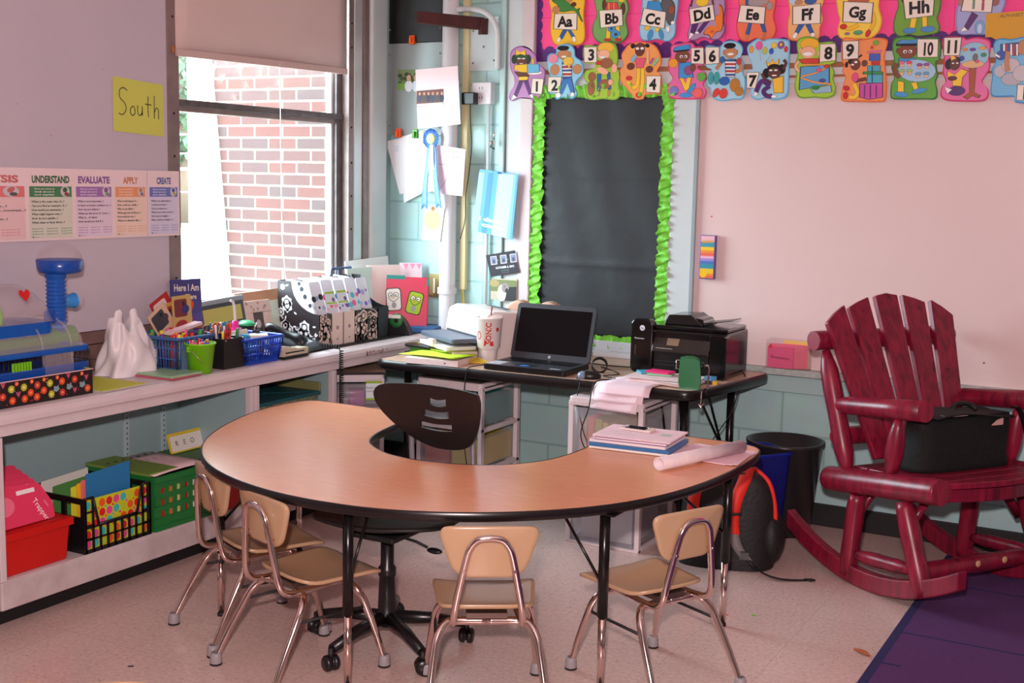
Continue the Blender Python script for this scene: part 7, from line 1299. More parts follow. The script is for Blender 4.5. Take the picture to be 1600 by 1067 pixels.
# papers
rr = random.Random(9)
m = MB()
def hang(u, v, k=0):
    s = v*(.30-.02*k); e = .165+.01*k; x = -.135+.225*u-.02*v
    if s < e: return (x, .10-s, .003+.001*k)
    q = (s-e)/.135; a = q*1.45; return (x+.02*q, .10-e-.088*math.sin(a), .003+.001*k-.118*(1-math.cos(a)))
for k, lab in enumerate(('front sheet of the white papers drooping over desk edge', 'sheet behind the front drooping white paper', 'rear drooping white paper at the desk edge')):
    m = MB(); m.grid(lambda u, v, k=k: hang(u, v, k), 6, 30, C(240, 214, 222, r=.75), thick=.0007); solo(m, 'paper_sheet', lab, 'paper', (1.825+.012*k-.01, -.735-.004*(2-k), DZ), -6+5*k, group=None)
for k in range(9):
    m = MB(); m.box(-.14, .14, -.10, .10, 0, .0022, C(240-3*(k % 3), 214+3*(k % 2), 216)); solo(m, 'paper_sheet', 'loose sheet in the white paper pile before the black printer', 'paper', (1.905+rr.uniform(-.02, .02), -.625+rr.uniform(-.015, .02), DZ+.0045+.0024*k), rr.uniform(-14, 10), group='paper pile before the black printer')
for k, (c, x, y, rz, lab) in enumerate((((70, 160, 190), 1.815, -.585, 40, 'blue sticky-note pad on the paper pile'), ((150, 200, 160), 1.875, -.615, 8, 'pale green sticky-note pad under the pink one'), ((236, 40, 120), 1.870, -.61, -5, 'hot pink sticky-note pad topmost on the paper pile'))):
    m = MB(); m.box(-.055, .055, -.035, .035, 0, .008, C(*c, r=.6)); solo(m, 'sticky_notes', lab, 'note pad', (x, y, DZ+.0275+(.0085 if k == 2 else .0)), rz, bevel=.0008)
# black multifunction printer
t = thing('inkjet_printer', 'large black inkjet printer at right end of the desk', 'printer', (1.883, -.46, DZ), 0)
GB = mat('gloss_black_plastic', (16, 13, 14), .14)
m = MB(); w2 = .223
m.box(-w2, w2, .02, .31, 0, .205, GB); m.build('printer_body', t, bevel=.014, segs=4)
m = MB(); m.prism(rrect(-w2-.002, -w2+.105, .0, .245, .03), -.0, .05, GB, frame((0, .05, 0), (1, 0, 0), (0, 0, 1))); m.build('left_front_column', t, bevel=.006)
m = MB(); m.prism(rrect(w2-.075, w2+.002, .0, .198, .012), -.0, .045, GB, frame((0, .048, 0), (1, 0, 0), (0, 0, 1))); m.build('right_front_column', t, bevel=.005)
m = MB(); m.box(-w2+.105, w2-.075, .004, .03, 0, .03, LGK); m.build('front_sill', t, bevel=.003)
m = MB(); m.box(-w2+.11, w2-.08, .012, .019, .03, .105, C(10, 8, 8, r=.4))
for z in (.045, .062): m.box(-w2+.12, w2-.09, .006, .012, z, z+.003, C(50, 46, 46, r=.3))
m.build('paper_slot', t)
X = frame((0, -.012, .108), (1, 0, 0), (0, .55, 1))
m = MB(); m.box(-.118, .150, 0, .075, -.006, 0, mat('control_panel_bronze', (44, 36, 32), .25), X); m.build('control_panel', t, bevel=.003)
m = MB(); m.box(-.052, .004, .032, .066, 0, .001, C(130, 108, 88, r=.2), X); m.box(-.10, -.02, .014, .017, 0, .0008, C(150, 140, 135), X); m.build('display', t)
m = MB(); m.prism(rrect(-.15, w2-.004, .02, .30, .02), .2055, .222, GB); m.build('scanner_lid', t, bevel=.005)
m = MB(); m.hexa([(-.10,.08,.222), (.09,.08,.222), (.09,.28,.222), (-.10,.28,.222)], [(-.085,.10,.262), (.02,.10,.268), (.02,.27,.268), (-.085,.27,.262)], GB); m.hexa([(.02,.10,.222), (.085,.10,.222), (.085,.26,.222), (.02,.26,.222)], [(.02,.10,.258), (.075,.11,.250), (.075,.25,.250), (.02,.26,.258)], GB); m.build('document_feeder', t, bevel=.006)
m = MB(); m.hexa([(.075,.10,.230), (.21,.10,.252), (.21,.24,.252), (.075,.24,.230)], [(.075,.10,.234), (.21,.10,.255), (.21,.24,.255), (.075,.24,.234)], LGK); m.build('feeder_tray', t)
F_ = SY(0, -.0008, 0); m = MB(); LGO = C(222, 224, 230, r=.2)
m.flat(ell(-w2+.055, .205, .0125, .0125, 0, 24), .0, LGO, F_); m.text('hp', .012, C(90, 100, 120), F_, -w2+.055, .205, .0005, bold=.01); m.text('Photosmart', .007, LGO, F_, -w2+.042, .158, .0003, bold=.01)
m.text('wireless', .010, C(84, 76, 76), F_, -w2+.022, .105, .0003, rot=90); m.build('logo', t, weld=False)
m = MB(); m.tube(smooth([(.255, .12, -.02), (.245, .06, -.14), (.16, .02, -.30), (.13, .02, -.42)], 4, False), .0026, BLACKM, 6); m.tube([(.22, .25, .02), (.262, .18, .0)], .0026, BLACKM, 6); m.build('power_cord', t)
# green pencil sharpener
t = thing('pencil_sharpener', 'green crank pencil sharpener clamped on desk corner', 'pencil sharpener', (2.045, -.715, DZ), 20)
GS = mat('green_sharpener', (20, 118, 66), .3)
m = MB(); m.prism(smooth([(-.040, 0), (.040, 0), (.042, .10), (.034, .125), (0, .133), (-.034, .128), (-.043, .115)], 3), -.03, .045, GS, frame((0,0,0), (1, 0, 0), (0, 0, 1))); m.build('body', t, bevel=.006)
m = MB(); m.tube([(-.040, -.01, .118), (-.058, -.01, .118), (-.058, -.01, .082), (-.040, -.01, .082)], .0028, CHROME, 6); m.build('pencil_clip', t)
m = MB(); m.lathe([(0, 0), (.017, 0), (.017, .015), (0, .017)], BLACKP, 18, xf=frame((.040, -.0, .095), (0, 1, 0), (0, 0, 1))); m.tube([(.055, 0, .095), (.072, .0, .100), (.078, 0, .085), (.074, .0, .0), (.066, 0, -.02)], .0035, CHROME, 8); m.lathe([(0, 0), (.007, 0), (.008, .03), (0, .032)], BLACKM, 12, (.070, 0, -.03)); m.build('crank', t)
m = MB(); m.tube([(.050, -.035, -.005), (.050, -.035, -.075)], .003, CHROME, 6); m.tube([(.038, -.035, -.055), (.050, -.035, -.075), (.062, -.035, -.055)], .004, CHROME, 6); m.build('clamp_screw', t)
for k, (c, z, dx, lab) in enumerate((((225, 180, 40), 0, .0, 'yellow and dark eraser on the desk beside the sharpener'), ((60, 130, 180), .0165, -.005, 'blue eraser stacked on the yellow one'))):
    m = MB(); m.box(-.022, .026, -.015, .015, 0, .016, C(*c)); m.box(-.024, .006, -.0155, .0155, -.0002, .0163, C(40, 34, 40) if k == 0 else C(90, 160, 200)); solo(m, 'eraser', lab, 'eraser', (2.085+dx, -.560, DZ+z), 12)

# ------------------------------------------------------------------ things on the kidney table
TZ = .6015
bk_ = [(.30, .235, .009, (236, 226, 208), 'cream notebook lowest in the stack on the table', 0, 0), (.305, .240, .013, (62, 122, 176), 'blue folder second from bottom of the notebook stack', .3, .004), (.29, .225, .010, (238, 204, 210), 'pink-white notebook under the spiral one', -.6, -.004), (.27, .215, .009, (150, 80, 150), 'violet-covered notebook just under the top sheets', 1.2, .005)]
z = TZ
for k, (w, d, h, c, lab, rz, dx) in enumerate(bk_):
    m = MB(); m.box(-w/2, w/2, -d/2, d/2, 0, .0012, C(*c, r=.4)); m.box(-w/2+.003, w/2-.003, -d/2+.003, d/2-.003, .0012, h-.0012, WHITE if k != 1 else C(*c, r=.4)); m.box(-w/2, w/2, -d/2, d/2, h-.0012, h, C(*c, r=.4))
    solo(m, 'notebook', lab, 'notebook', (2.142+dx, -1.472, z), 4+rz, bevel=.0008); z += h+.0003
m = MB(); m.box(-.145, .145, -.105, .112, 0, .006, C(240, 208, 214, r=.6))
for k in range(36): m.tube([(-.138+.0078*k, -.104, .001), (-.138+.0078*k, -.110, .003), (-.138+.0078*k, -.104, .0065)], .0013, C(225, 220, 220, r=.3), 5)
F_ = frame((0, 0, .0062), (1, 0, 0), (0, 1, 0)); GY = C(150, 130, 140)
for k, s in enumerate(('table of contents', 'reading groups', 'monday   tuesday', 'small group notes')): m.text(s, .009, GY, F_, -.07+.03*(k % 2), .06-.035*k, .0002, res=1)
m.flat(rrect(.075, .115, -.01, .03, .003), .0002, C(190, 196, 180), F_)
solo(m, 'spiral_notebook', 'spiral notebook with printed pink sheet topmost on the stack', 'notebook', (2.148, -1.470, z), 4, weld=False); z += .0065
t = thing('mobile_phone', 'white mobile phone lying on top of the notebook stack', 'phone', (2.118, -1.425, z+.0005), -2)
m = MB(); m.prism(rrect(-.062, .062, -.031, .031, .009), 0, .008, C(234, 214, 208, r=.25)); m.build('phone_body', t, bevel=.0015); m = MB(); m.box(-.042, .040, -.026, .026, .008, .0085, mat('phone_screen', (22, 22, 34), .08)); m.build('screen', t)
for k in range(3):
    m = MB(); m.prism([(-.14, -.105), (.13, -.12), (.14, .13), (-.10, .14)], 0, .0011, C(238, 206-4*k, 208), smooth=False)
    F_ = frame((0, 0, .0011), (.6, .8, 0), (-.8, .6, 0)); m.text('notes', .010, C(190, 160, 160), F_, 0, .02, .0003, res=1)
    solo(m, 'paper_sheet', ['bottom loose sheet under the rolled chart', 'middle loose sheet under the rolled chart', 'top loose sheet with a yellow line under the rolled chart'][k], 'paper', (2.395+.008*k, -1.455-.008*k, TZ+.0014*k), -6+6*k, weld=False)
t = thing('rolled_chart', 'rolled white printed chart lying across the right end of the table', 'rolled paper', (2.425, -1.58, TZ+.0245), 0)
d = Vector((2.505-2.362, -1.36+1.785, 0)).normalized(); X = frame((0, 0, 0), (-d.y, d.x, 0), (0, 0, 1))
RM = mat('rolled_chart_paper', (234, 214, 212), .65, noise=(24, .35, (176, 176, 204)))
m = MB(); m.lathe([(.021, -.225), (.0225, -.225), (.0225, .225), (.021, .225), (.0195, .225), (.0195, -.225), (.021, -.225)], RM, 24, xf=X); m.build('paper_roll', t)

# ------------------------------------------------------------------ writing box on the ledge, striped eraser box on the board
t = thing('card_box', 'clear box of hot pink index cards standing on the whiteboard ledge', 'card box', (2.255, -.050, .7205))
CC = clear('clear_acrylic', (236, 226, 230), .07, .03)
m = MB(); m.box(-.085, .110, -.026, -.024, 0, .115, CC); m.box(-.085, .110, .026, .028, 0, .135, CC); m.box(-.087, -.085, -.026, .028, 0, .13, CC); m.box(.110, .112, -.026, .028, 0, .12, CC); m.box(-.085, .110, -.024, .026, 0, .002, CC); m.build('clear_case', t)
m = MB(); m.box(-.080, .040, -.023, -.012, .003, .100, C(240, 52, 130, r=.6)); F_ = SY(0, -.0262, 0); m.text('Estimation', .014, C(120, 30, 80), F_, -.020, .052, .0005, rot=-4, width=.085, res=2); m.build('front_card', t, weld=False)
m = MB()
for k in range(9): m.box(-.075+.010*k, .045+.0065*k, -.010+.0035*k, -.0085+.0035*k, .003, .112-.001*(k % 3), C(244, 92+6*(k % 3), 130, r=.6))
m.build('index_cards', t)
m = MB(); m.box(-.02, .10, .0225, .024, .003, .128, C(236, 200, 110, r=.6)); m.build('divider_card', t); m = MB(); m.flat(ell(-.066, .100, .008, .009, 0, 14), .0, C(225, 40, 60), F_); m.build('dot_sticker', t)
t = thing('eraser_box', 'small rainbow striped box with purple edge hung on the whiteboard', 'box', (1.855, -.022, 1.108))
m = MB(); m.box(-.037, .037, -.026, 0, 0, .205, C(104, 80, 160, r=.4)); m.build('box', t, bevel=.002)
m = MB(); F_ = SY(0, -.0263, 0); st = [((230, 110, 60), .0, .012), ((235, 140, 60), .012, .022), ((240, 200, 50), .022, .045), ((60, 150, 165), .045, .066), ((80, 120, 190), .066, .080), ((160, 140, 210), .080, .092), ((240, 180, 205), .092, .104), ((236, 110, 90), .104, .118), ((240, 150, 60), .118, .130), ((245, 205, 60), .130, .146), ((70, 160, 175), .146, .170), ((240, 190, 200), .170, .198)]
for c, a, b in st: m.flat([(-.033, a+.004), (.033, a+.004), (.033, b+.004), (-.033, b+.004)], 0, C(*c, r=.4), F_)
m.text('Stickers', .018, C(235, 170, 30), F_, 0, .178, .0006, rot=6, width=.056, bold=.02); m.flat(ell(-.016, .024, .018, .018, 0, 18), .0003, C(242, 200, 30, r=.4), F_); m.build('striped_print', t, weld=False)

# ------------------------------------------------------------------ bins and backpack
t = thing('waste_bin', 'dark grey round waste bin against the back wall', 'waste bin', (2.315, -.195, 0))
m = MB(); m.lathe([(0, .004), (.118, .004), (.118, 0), (.122, 0), (.165, .405), (.174, .408), (.174, .420), (.163, .420), (.119, .010), (0, .010)], mat('smoky_grey_plastic', (48, 44, 46), .3), 40); m.build('bin_body', t)
t = thing('recycling_bin', 'blue rectangular recycling bin in front of the grey bin', 'recycling bin', (2.215, -.400, 0), 57)
BLB = mat('deep_blue_plastic', (22, 36, 150), .35)
def binf(z): return 1-.20*(1-z/.40)
m = MB(); ro = rrect(-.165, .165, -.115, .115, .045, 6); nn = len(ro)
vs = [(p[0]*s_, p[1]*s_, z) for s_, z in ((.80, 0), (1.0, .385), (1.05, .388), (1.05, .400), (.98, .400), (.78, .008)) for p in ro]
m.add(vs, [(r*nn+k, r*nn+(k+1) % nn, (r+1)*nn+(k+1) % nn, (r+1)*nn+k) for r in range(5) for k in range(nn)]+[tuple(range(nn-1, -1, -1)), tuple(range(5*nn, 6*nn))], BLB, True); m.build('bin_body', t)
t = thing('backpack', 'black backpack with red straps slumped on the floor by the table', 'backpack', (2.255, -.765, 0), 18)
BKM = mat('black_nylon', (22, 20, 22), .62, bump=(60, .3)); RDS = mat('red_strap', (226, 40, 22), .6)
def bpk(u, v):
    a = 2*math.pi*u; sg = lambda c, p: math.copysign(abs(c)**p, c); w = .195*(1-.10*v-.42*max(0, v-.45)**1.4*2.2); d_ = .125*(1-.30*v-.3*max(0, v-.7)*2)
    f = 1+.02*math.sin(a*4+v*6)
    z = .395*math.sin(v*math.pi/2)**.85
    return (sg(math.cos(a), .65)*w*f*(1 if v < .97 else .6), sg(math.sin(a), .7)*d_*f, z)
m = MB(); m.grid(bpk, 40, 18, BKM); top = [bpk(k/40, 1) for k in range(40)]; m.flat([(p[0], p[1]) for p in top], .395, BKM); m.build('main_body', t)
m = MB(); m.ball((.175, .0, .12), (.060, .105, .115), BKM, 16); m.build('side_pocket', t)
def strap(mb, pts, w, M_, th=.008):
    mb.grid(lambda u, v: (lambda i, f: (Vector(pts[i])*(1-f)+Vector(pts[min(i+1, len(pts)-1)])*f+Vector((w*(v-.5), 0, 0)))) (min(int(u*(len(pts)-1)), len(pts)-2), u*(len(pts)-1)-min(int(u*(len(pts)-1)), len(pts)-2)), (len(pts)-1)*2, 2, M_, thick=th)
m = MB(); strap(m, smooth([(.075, -.03, .410), (.060, -.095, .375), (.032, -.125, .30), (.018, -.138, .22), (.025, -.142, .155)], 4, False), .052, RDS)
m.build('shoulder_strap', t)
m = MB(); strap(m, smooth([(.025, -.143, .158), (.045, -.150, .105), (.085, -.150, .055)], 4, False), .042, C(120, 112, 112)); m.box(.055, .09, -.163, -.150, .06, .092, BLACKP); strap(m, [(.085, -.152, .06), (.12, -.152, .02)], .020, BLACKM, .003); m.build('strap_webbing', t)
m = MB(); strap(m, smooth([(-.10, -.03, .400), (-.12, -.09, .36), (-.135, -.115, .30), (-.14, -.13, .22), (-.13, -.14, .14)], 4, False), .048, RDS); m.build('shoulder_strap', t)
m = MB(); m.tube([(.002, -.147, .238), (.055, -.150, .245)], .006, BLACKM, 6); m.build('sternum_buckle', t)
m = MB(); m.tube(smooth([(.095, -.02, .405), (.155, -.045, .36), (.182, -.05, .28), (.190, -.05, .20), (.186, -.05, .13)], 4, False), .010, RDS, 8); m.build('red_piping', t)
m = MB(); m.grid(lambda u, v: (lambda c: (c[0], c[1]+.020*(v-.5), c[2]))((.12+.10*u+.10*u*u, -.155-.04*math.sin(u*3.1)-.02*u, .030*(1-u)**2+.004)), 14, 1, BLACKM, thick=.002); m.tube([(.312, -.178, .006), (.335, -.170, .006), (.350, -.180, .006), (.335, -.192, .006)], .004, BLACKM, 6, closed=True); m.build('loose_strap', t)

# ------------------------------------------------------------------ rug and a leaf
RUG = mat('purple_carpet', (92, 48, 108), .95, noise=(160, .5, (74, 36, 92)), bump=(300, .6)); RUGD = mat('navy_carpet_line', (36, 32, 84), .95)
rg = thing('area_rug', 'purple carpet with navy grid lines under the rocking chair', 'rug', (3.036, -.20, 0))
m = MB(); m.box(0, 3.6, -4.2, 0, .0, .009, RUG); m.build('pile', rg)
m = MB(); m.box(-.002, .028, -4.2, .002, 0, .0095, RUGD)
for y in (-.40, -1.035, -1.67, -2.305): m.box(.02, 3.6, y-.006, y+.006, 0, .0096, RUGD)
m.box(.02, .09, -1.36, -1.348, 0, .0096, RUGD); m.build('navy_lines', rg)
m = MB(); m.grid(lambda u, v: (-.035+.07*u, (v-.5)*.030*math.sin(math.pi*min(max(u, .03), .97)), .003+.006*abs(v-.5)*2), 10, 4, C(170, 92, 50, r=.7), thick=.0006); solo(m, 'dry_leaf', 'small brown dry leaf on the floor beside the rug', 'leaf', (2.985, -1.49, 0), -30)
rr = random.Random(4)
for k, (x, y, c, lab) in enumerate(((2.05, -1.25, (110, 190, 70), 'lime paper scrap on the floor nearest the middle chair'), (2.17, -1.45, (90, 180, 80), 'green paper scrap on the floor between the two table legs'), (2.47, -1.38, (225, 90, 80), 'coral paper scrap on the floor near right chair'), (2.56, -1.33, (110, 190, 80), 'green paper scrap on the floor by chrome table leg'), (1.68, -2.80, (60, 130, 170), 'blue paper scrap on the floor under front of the table'), (1.02, -2.85, (60, 50, 70), 'dark scrap on the floor by the leftmost chair'))):
    m = MB(); m.box(-.009, .009, -.005, .005, .0, .0012, C(*c)); solo(m, 'paper_scrap', lab, 'paper scrap', (x, y, .0005), rr.uniform(0, 90))
# yellow rounded object peeking in at the bottom left corner: the top of another chair
t = thing('school_chair', 'yellow chair back just peeking in at bottom left corner', 'chair', (2.055, -3.955, 0), 33)
YC = mat('yellow_moulded_plastic', (232, 176, 96), .35)
m = MB(); m.plate(smooth([(-.16, .40), (.16, .40), (.175, .50), (.15, .586), (0, .600), (-.15, .586), (-.175, .50)], 4), .012, YC, lambda u, v, d: (u, .9*u*u-.1*(v-.4)-d, v-.012)); m.build('backrest', t)
m = MB(); m.plate(rrect(-.17, .17, .02, .34, .06), .012, YC, lambda u, v, d: (u, v, .33-d+.02*(u/.17)**2)); m.build('seat', t)
for s in (-1, 1):
    for y0_, y1_ in ((.06, -.06), (.28, .34)):
        m = MB(); m.tube([(s*.10, y0_, .315), (s*.16, y0_*.6+y1_*.4, .25), (s*.18, y1_, .0)], .012, CHROME, 8); m.build('leg', t)
m = MB(); m.tube([(-.10, .1, .31), (-.11, -.02, .33), (-.08, -.04, .5), (.08, -.04, .5), (.11, -.02, .33), (.10, .1, .31)], .010, CHROME, 8); m.build('back_frame', t)

# ------------------------------------------------------------------ log rocking chair
LOG = tex_mat('red_stained_cedar', lambda nt, n, b, ln: None)
nt = LOG.node_tree; n_ = nt.nodes; b_ = n_['Principled BSDF']; ln = nt.links.new
tcn = n_.new('ShaderNodeTexCoord'); mpn = n_.new('ShaderNodeMapping'); mpn.inputs['Scale'].default_value = (30, 30, 3); ln(tcn.outputs['Object'], mpn.inputs[0])
tx = n_.new('ShaderNodeTexNoise'); tx.inputs['Scale'].default_value = 1.4; tx.inputs['Detail'].default_value = 6; tx.inputs['Distortion'].default_value = .6; ln(mpn.outputs[0], tx.inputs['Vector'])
cr_ = n_.new('ShaderNodeValToRGB'); e_ = cr_.color_ramp.elements; e_[0].position = .28; e_[0].color = L3((96, 16, 38)); e_[1].position = .72; e_[1].color = L3((152, 26, 56)); ln(tx.outputs[0], cr_.inputs[0])
t2 = n_.new('ShaderNodeTexNoise'); t2.inputs['Scale'].default_value = 11; t2.inputs['Detail'].default_value = 3; ln(tcn.outputs['Object'], t2.inputs['Vector'])
r2_ = n_.new('ShaderNodeValToRGB'); r2_.color_ramp.elements[0].position = .27; r2_.color_ramp.elements[0].color = L3((60, 14, 26)); r2_.color_ramp.elements[1].position = .36; r2_.color_ramp.elements[1].color = (1, 1, 1, 1); ln(t2.outputs[0], r2_.inputs[0])
mx_ = n_.new('ShaderNodeMix'); mx_.data_type = 'RGBA'; mx_.blend_type = 'MULTIPLY'; mx_.inputs[0].default_value = .8; ln(cr_.outputs[0], mx_.inputs[6]); ln(r2_.outputs[0], mx_.inputs[7]); ln(mx_.outputs[2], b_.inputs['Base Color'])
b_.inputs['Roughness'].default_value = .34
rc = thing('rocking_chair', 'large red-stained log rocking chair with fan-shaped slat back', 'rocking chair', (2.812, -.79, .002), -35)
# local: x = forward, y = across (0 .. .62), z up
def log(mb, a, b, r, taper=.55, tl=.055):
    a, b = Vector(a), Vector(b); L = (b-a).length; d = (b-a)/L; s = min(tl/L, .3); pts = []; rs = []
    rr = random.Random(int((a.x+b.z+a.y)*1000))
    for k in range(13):
        u = k/12; q = s*u*12 if u < 1/12 else u
        pts.append(a+d*L*u); w = 1+.03*math.sin(u*7+rr.uniform(0, 1))
        rs.append(r*w)
    if taper < 1:
        pts = [a, a+d*L*s*.55]+[p for p in pts if s < (p-a).length/L < 1-s]+[b-d*L*s*.55, b]
        rs = [r*taper, r*(taper*.45+.55)]+[r*(1+.03*math.sin(i*1.3)) for i in range(len(pts)-4)]+[r*(taper*.45+.55), r*taper]
    mb.tube(pts, rs, LOG, 16); return mb
W_ = .62
for y in (0, W_):
    sgn = -1 if y == 0 else 1
    m = MB()                                                     # curved rocker
    arc = []
    for k in range(25):
        x = (-.44 if y == 0 else -.40)+(.95 if y == 0 else .91)*k/24; z = 0; arc.append((x, z))
    arc = [(x, max(0, .60*(x-.02)**2)) for x, _ in arc]
    m.prism([(x, z) for x, z in arc]+[(x, z+.072) for x, z in arc[::-1]], -.022, .022, LOG, frame((0, y, 0), (1, 0, 0), (0, 0, 1))); m.build('rocker', rc, bevel=.006)
    yo = y-sgn*0
    m = MB(); log(m, (-.075, y+sgn*-.0, .030), (-.045, y, .36), .036, .8, .05); m.build('leg', rc)
    m = MB(); log(m, (.335, y, .060), (.205, y, .39), .038, .8, .05); m.build('leg', rc)
    m = MB(); log(m, (-.035, y, .118), (.27, y, .145), .027, .55); m.build('side_stretcher', rc)
    m = MB(); log(m, (-.215, y+sgn*.0, .385), (.385, y, .468), .050, .95, .02); m.build('seat_rail', rc)
    m = MB(); log(m, (-.195, y, .690), (.285, y, .748), .036, .55, .05) if False else m.tube([Vector((-.20, y, .688)), Vector((-.165, y, .692)), Vector((-.12, y, .698)), Vector((.10, y, .724)), Vector((.285, y, .746))], [.014, .030, .036, .038, .040], LOG, 16); m.build('armrest', rc)
    m = MB(); log(m, (.128, y, .468), (.155, y, .695), .034, .45, .06); m.build('arm_post', rc)
    m = MB(); log(m, (-.105, y, .43), (-.275, y, .895), .037, .45, .08); m.build('back_post', rc)
m = MB(); log(m, (-.288, -.055, .935), (-.288, W_+.055, .935), .040, .97, .01); m.build('top_rail', rc)
m = MB(); log(m, (-.165, -.03, .565), (-.165, W_+.03, .565), .036, .7, .04); m.build('lower_back_rail', rc)
U_ = Vector((-.26, 0, .60)).normalized(); O_ = Vector((-.045+.02, 0, .44)); X = frame(O_, (0, -1, 0), U_)
# sheet axes: u = -y across, v = up the back; normal faces forward
for (b0, t0, hb, wt, tt, lab) in (((.112, .055), (.035, .657), .04, .104, -12, 0), ((.208, .05), (.165, .700), .04, .108, -7, 0), ((.31, .045), (.318, .722), .04, .116, 0, 0), ((.412, .05), (.462, .708), .04, .112, 6, 0), ((.512, .055), (.606, .667), .04, .102, 12, 0)):
    bx, bv = b0; tx_, tv = t0; wb_ = .084; k_ = math.tan(R(tt))
    o = [(-(bx-wb_/2), bv-.0+k_*.0), (-(bx+wb_/2), bv), (-(tx_+wt/2), tv+(-.030 if tt >= 0 else .022)*abs(tt)/9), (-tx_, tv+(.010 if tt == 0 else 0)), (-(tx_-wt/2), tv+(.022 if tt >= 0 else -.030)*abs(tt)/9)]
    m = MB(); m.prism(o, .0, .026, LOG, frame(O_+Vector((.02, 0, .008)), (0, -1, 0), U_)); m.build('back_slat', rc, bevel=.004)
# seat boards with a bowed front
for k in range(6):
    x0 = -.10+.088*k; bow = .0
    if k < 5: o = [(x0, .02), (x0+.080, .02), (x0+.080, W_-.02), (x0, W_-.02)]
    else: o = [(x0, .02)]+[(x0+.03+.055*math.sin(math.pi*i/10), .02+(W_-.04)*i/10) for i in range(11)]+[(x0, W_-.02)]
    zf = lambda p: .445+.022*(p[0]/.3)+.0-.0*p[1]
    m = MB(); m.prism(o, 0, .022, LOG, zf=zf); m.build('seat_board', rc, bevel=.003)
m = MB(); o = [(.34+.030+.055*math.sin(math.pi*i/10)-.028, .05+(W_-.10)*i/10) for i in range(11)]; m.prism(o+[(p[0]-.03, p[1]) for p in o[::-1]], 0, .05, LOG, zf=lambda p: .415); m.build('front_apron', rc, bevel=.004)
for y in (.0, W_):
    s = 1 if y == 0 else -1
    m = MB(); m.tube([(.21, y+s*.02, .28), (.21, y+s*.14, .42)], .022, LOG, 4); m.build('corner_brace', rc)
    m = MB(); m.tube([(-.05, y+s*.02, .28), (-.05, y+s*.14, .42)], .022, LOG, 4); m.build('corner_brace', rc)
m = MB(); log(m, (.25, .02, .125), (.25, W_-.02, .125), .034, .8, .03); m.build('front_stretcher', rc)
m = MB()
for x, y in ((.32, .22), (.32, .36)): m.ball((.282, y+.1, .135), (.005, .014, .014), C(206, 160, 120), 10)
m.build('wood_plugs', rc)
# black bag on the seat
t = thing('shoulder_bag', 'black fabric shoulder bag lying on the rocking chair seat', 'bag', (2.812, -.79, .484), -35)
BG2 = mat('black_bag_cloth', (8, 8, 9), .8, bump=(30, .4))
def bagb(u, v):
    a = 2*math.pi*u; sg = lambda c, p: math.copysign(abs(c)**p, c); f = 1+.03*math.sin(3*a+v*5)
    return (.115+sg(math.cos(a), .6)*.085*f*(1-.12*v), .335+sg(math.sin(a), .5)*.245*f*(1-.05*v), .205*v+.008*math.sin(a*3)*v)
m = MB(); m.grid(bagb, 48, 12, BG2); tp = [bagb(k/48, 1) for k in range(48)]; m.add(tp, [tuple(range(48))], BG2); bt = [bagb(k/48, 0) for k in range(48)]; m.add(bt, [tuple(range(47, -1, -1))], BG2); m.build('bag_body', t)
m = MB(); m.grid(lambda u, v: (.06+.15*u, .14+.40*v, .213+.012*math.sin(v*5)), 4, 10, BG2, thick=.006); m.build('flap', t, bevel=.002)
m = MB(); m.tube(smooth([(.12, .30, .215), (.10, .33, .235), (.10, .40, .237), (.12, .43, .215)], 4, False), .011, BLACKM, 8); m.build('handle', t)
m = MB(); m.grid(lambda u, v: (.19+.03*v+.02*u, .53+.11*u, .235-.27*u**1.5+.03*math.sin(u*3)), 12, 3, BLACKM, thick=.003); m.build('shoulder_strap', t)
m = MB(); m.hexa([(.205,.42,.170), (.212,.42,.170), (.212,.475,.170), (.205,.475,.170)], [(.205,.45,.190), (.212,.45,.190), (.212,.475,.195), (.205,.475,.195)], C(215, 165, 160)); m.box(.18, .20, .18, .30, .214, .219, C(216, 176, 172)); m.build('paper_edge', t)

# ------------------------------------------------------------------ posters, South sign and papers on the walls
def YZ(u, v): return (u, v)
PO = [('ANALYSIS', -2.73, (200, 110, 110), (222, 120, 122), (232, 196, 196), ['How is... related to...?', 'What is the relationship...?', 'How would you compare.../contrast...?', 'What evidence is...?', 'How would you categorize...?', 'What can you infer...?'], 'reddish poster strip sheet at far left edge, ending in YSIS'),
 ('UNDERSTAND', -2.372, (50, 100, 60), (70, 130, 82), (214, 214, 196), ['What is the main idea of...?', 'Can you find an example of...?', 'How would you summarize...?', 'What might happen next...?', 'How do you explain...?', 'What ideas or facts show...?'], 'green poster headed UNDERSTAND on the grey board'),
 ('EVALUATE', -2.152, (130, 86, 150), (158, 112, 176), (226, 206, 222), ['What is most important...?', 'Is there a better solution to...?', 'How can you defend...?', 'What are the pros of.../cons...?', 'Why is... of value?', 'How would you feel if...?'], 'purple poster headed EVALUATE on the grey board'),
 ('APPLY', -1.952, (200, 130, 90), (232, 152, 96), (236, 210, 192), ['What would happen if...?', 'How could you clarify...?', 'Why do you think...?', 'Which approach would you...?', 'How would you use...?', 'What is a situation like...?'], 'orange poster headed APPLY on the grey board'),
 ('CREATE', -1.770, (84, 96, 160), (104, 116, 184), (214, 206, 226), ['What is an alternative...?', 'Could you invent...?', 'Can you compose a...?', 'What is your theory about...?', 'How can you imagine...?', 'What could you design to...?'], 'blue poster headed CREATE at right end of the poster row')]
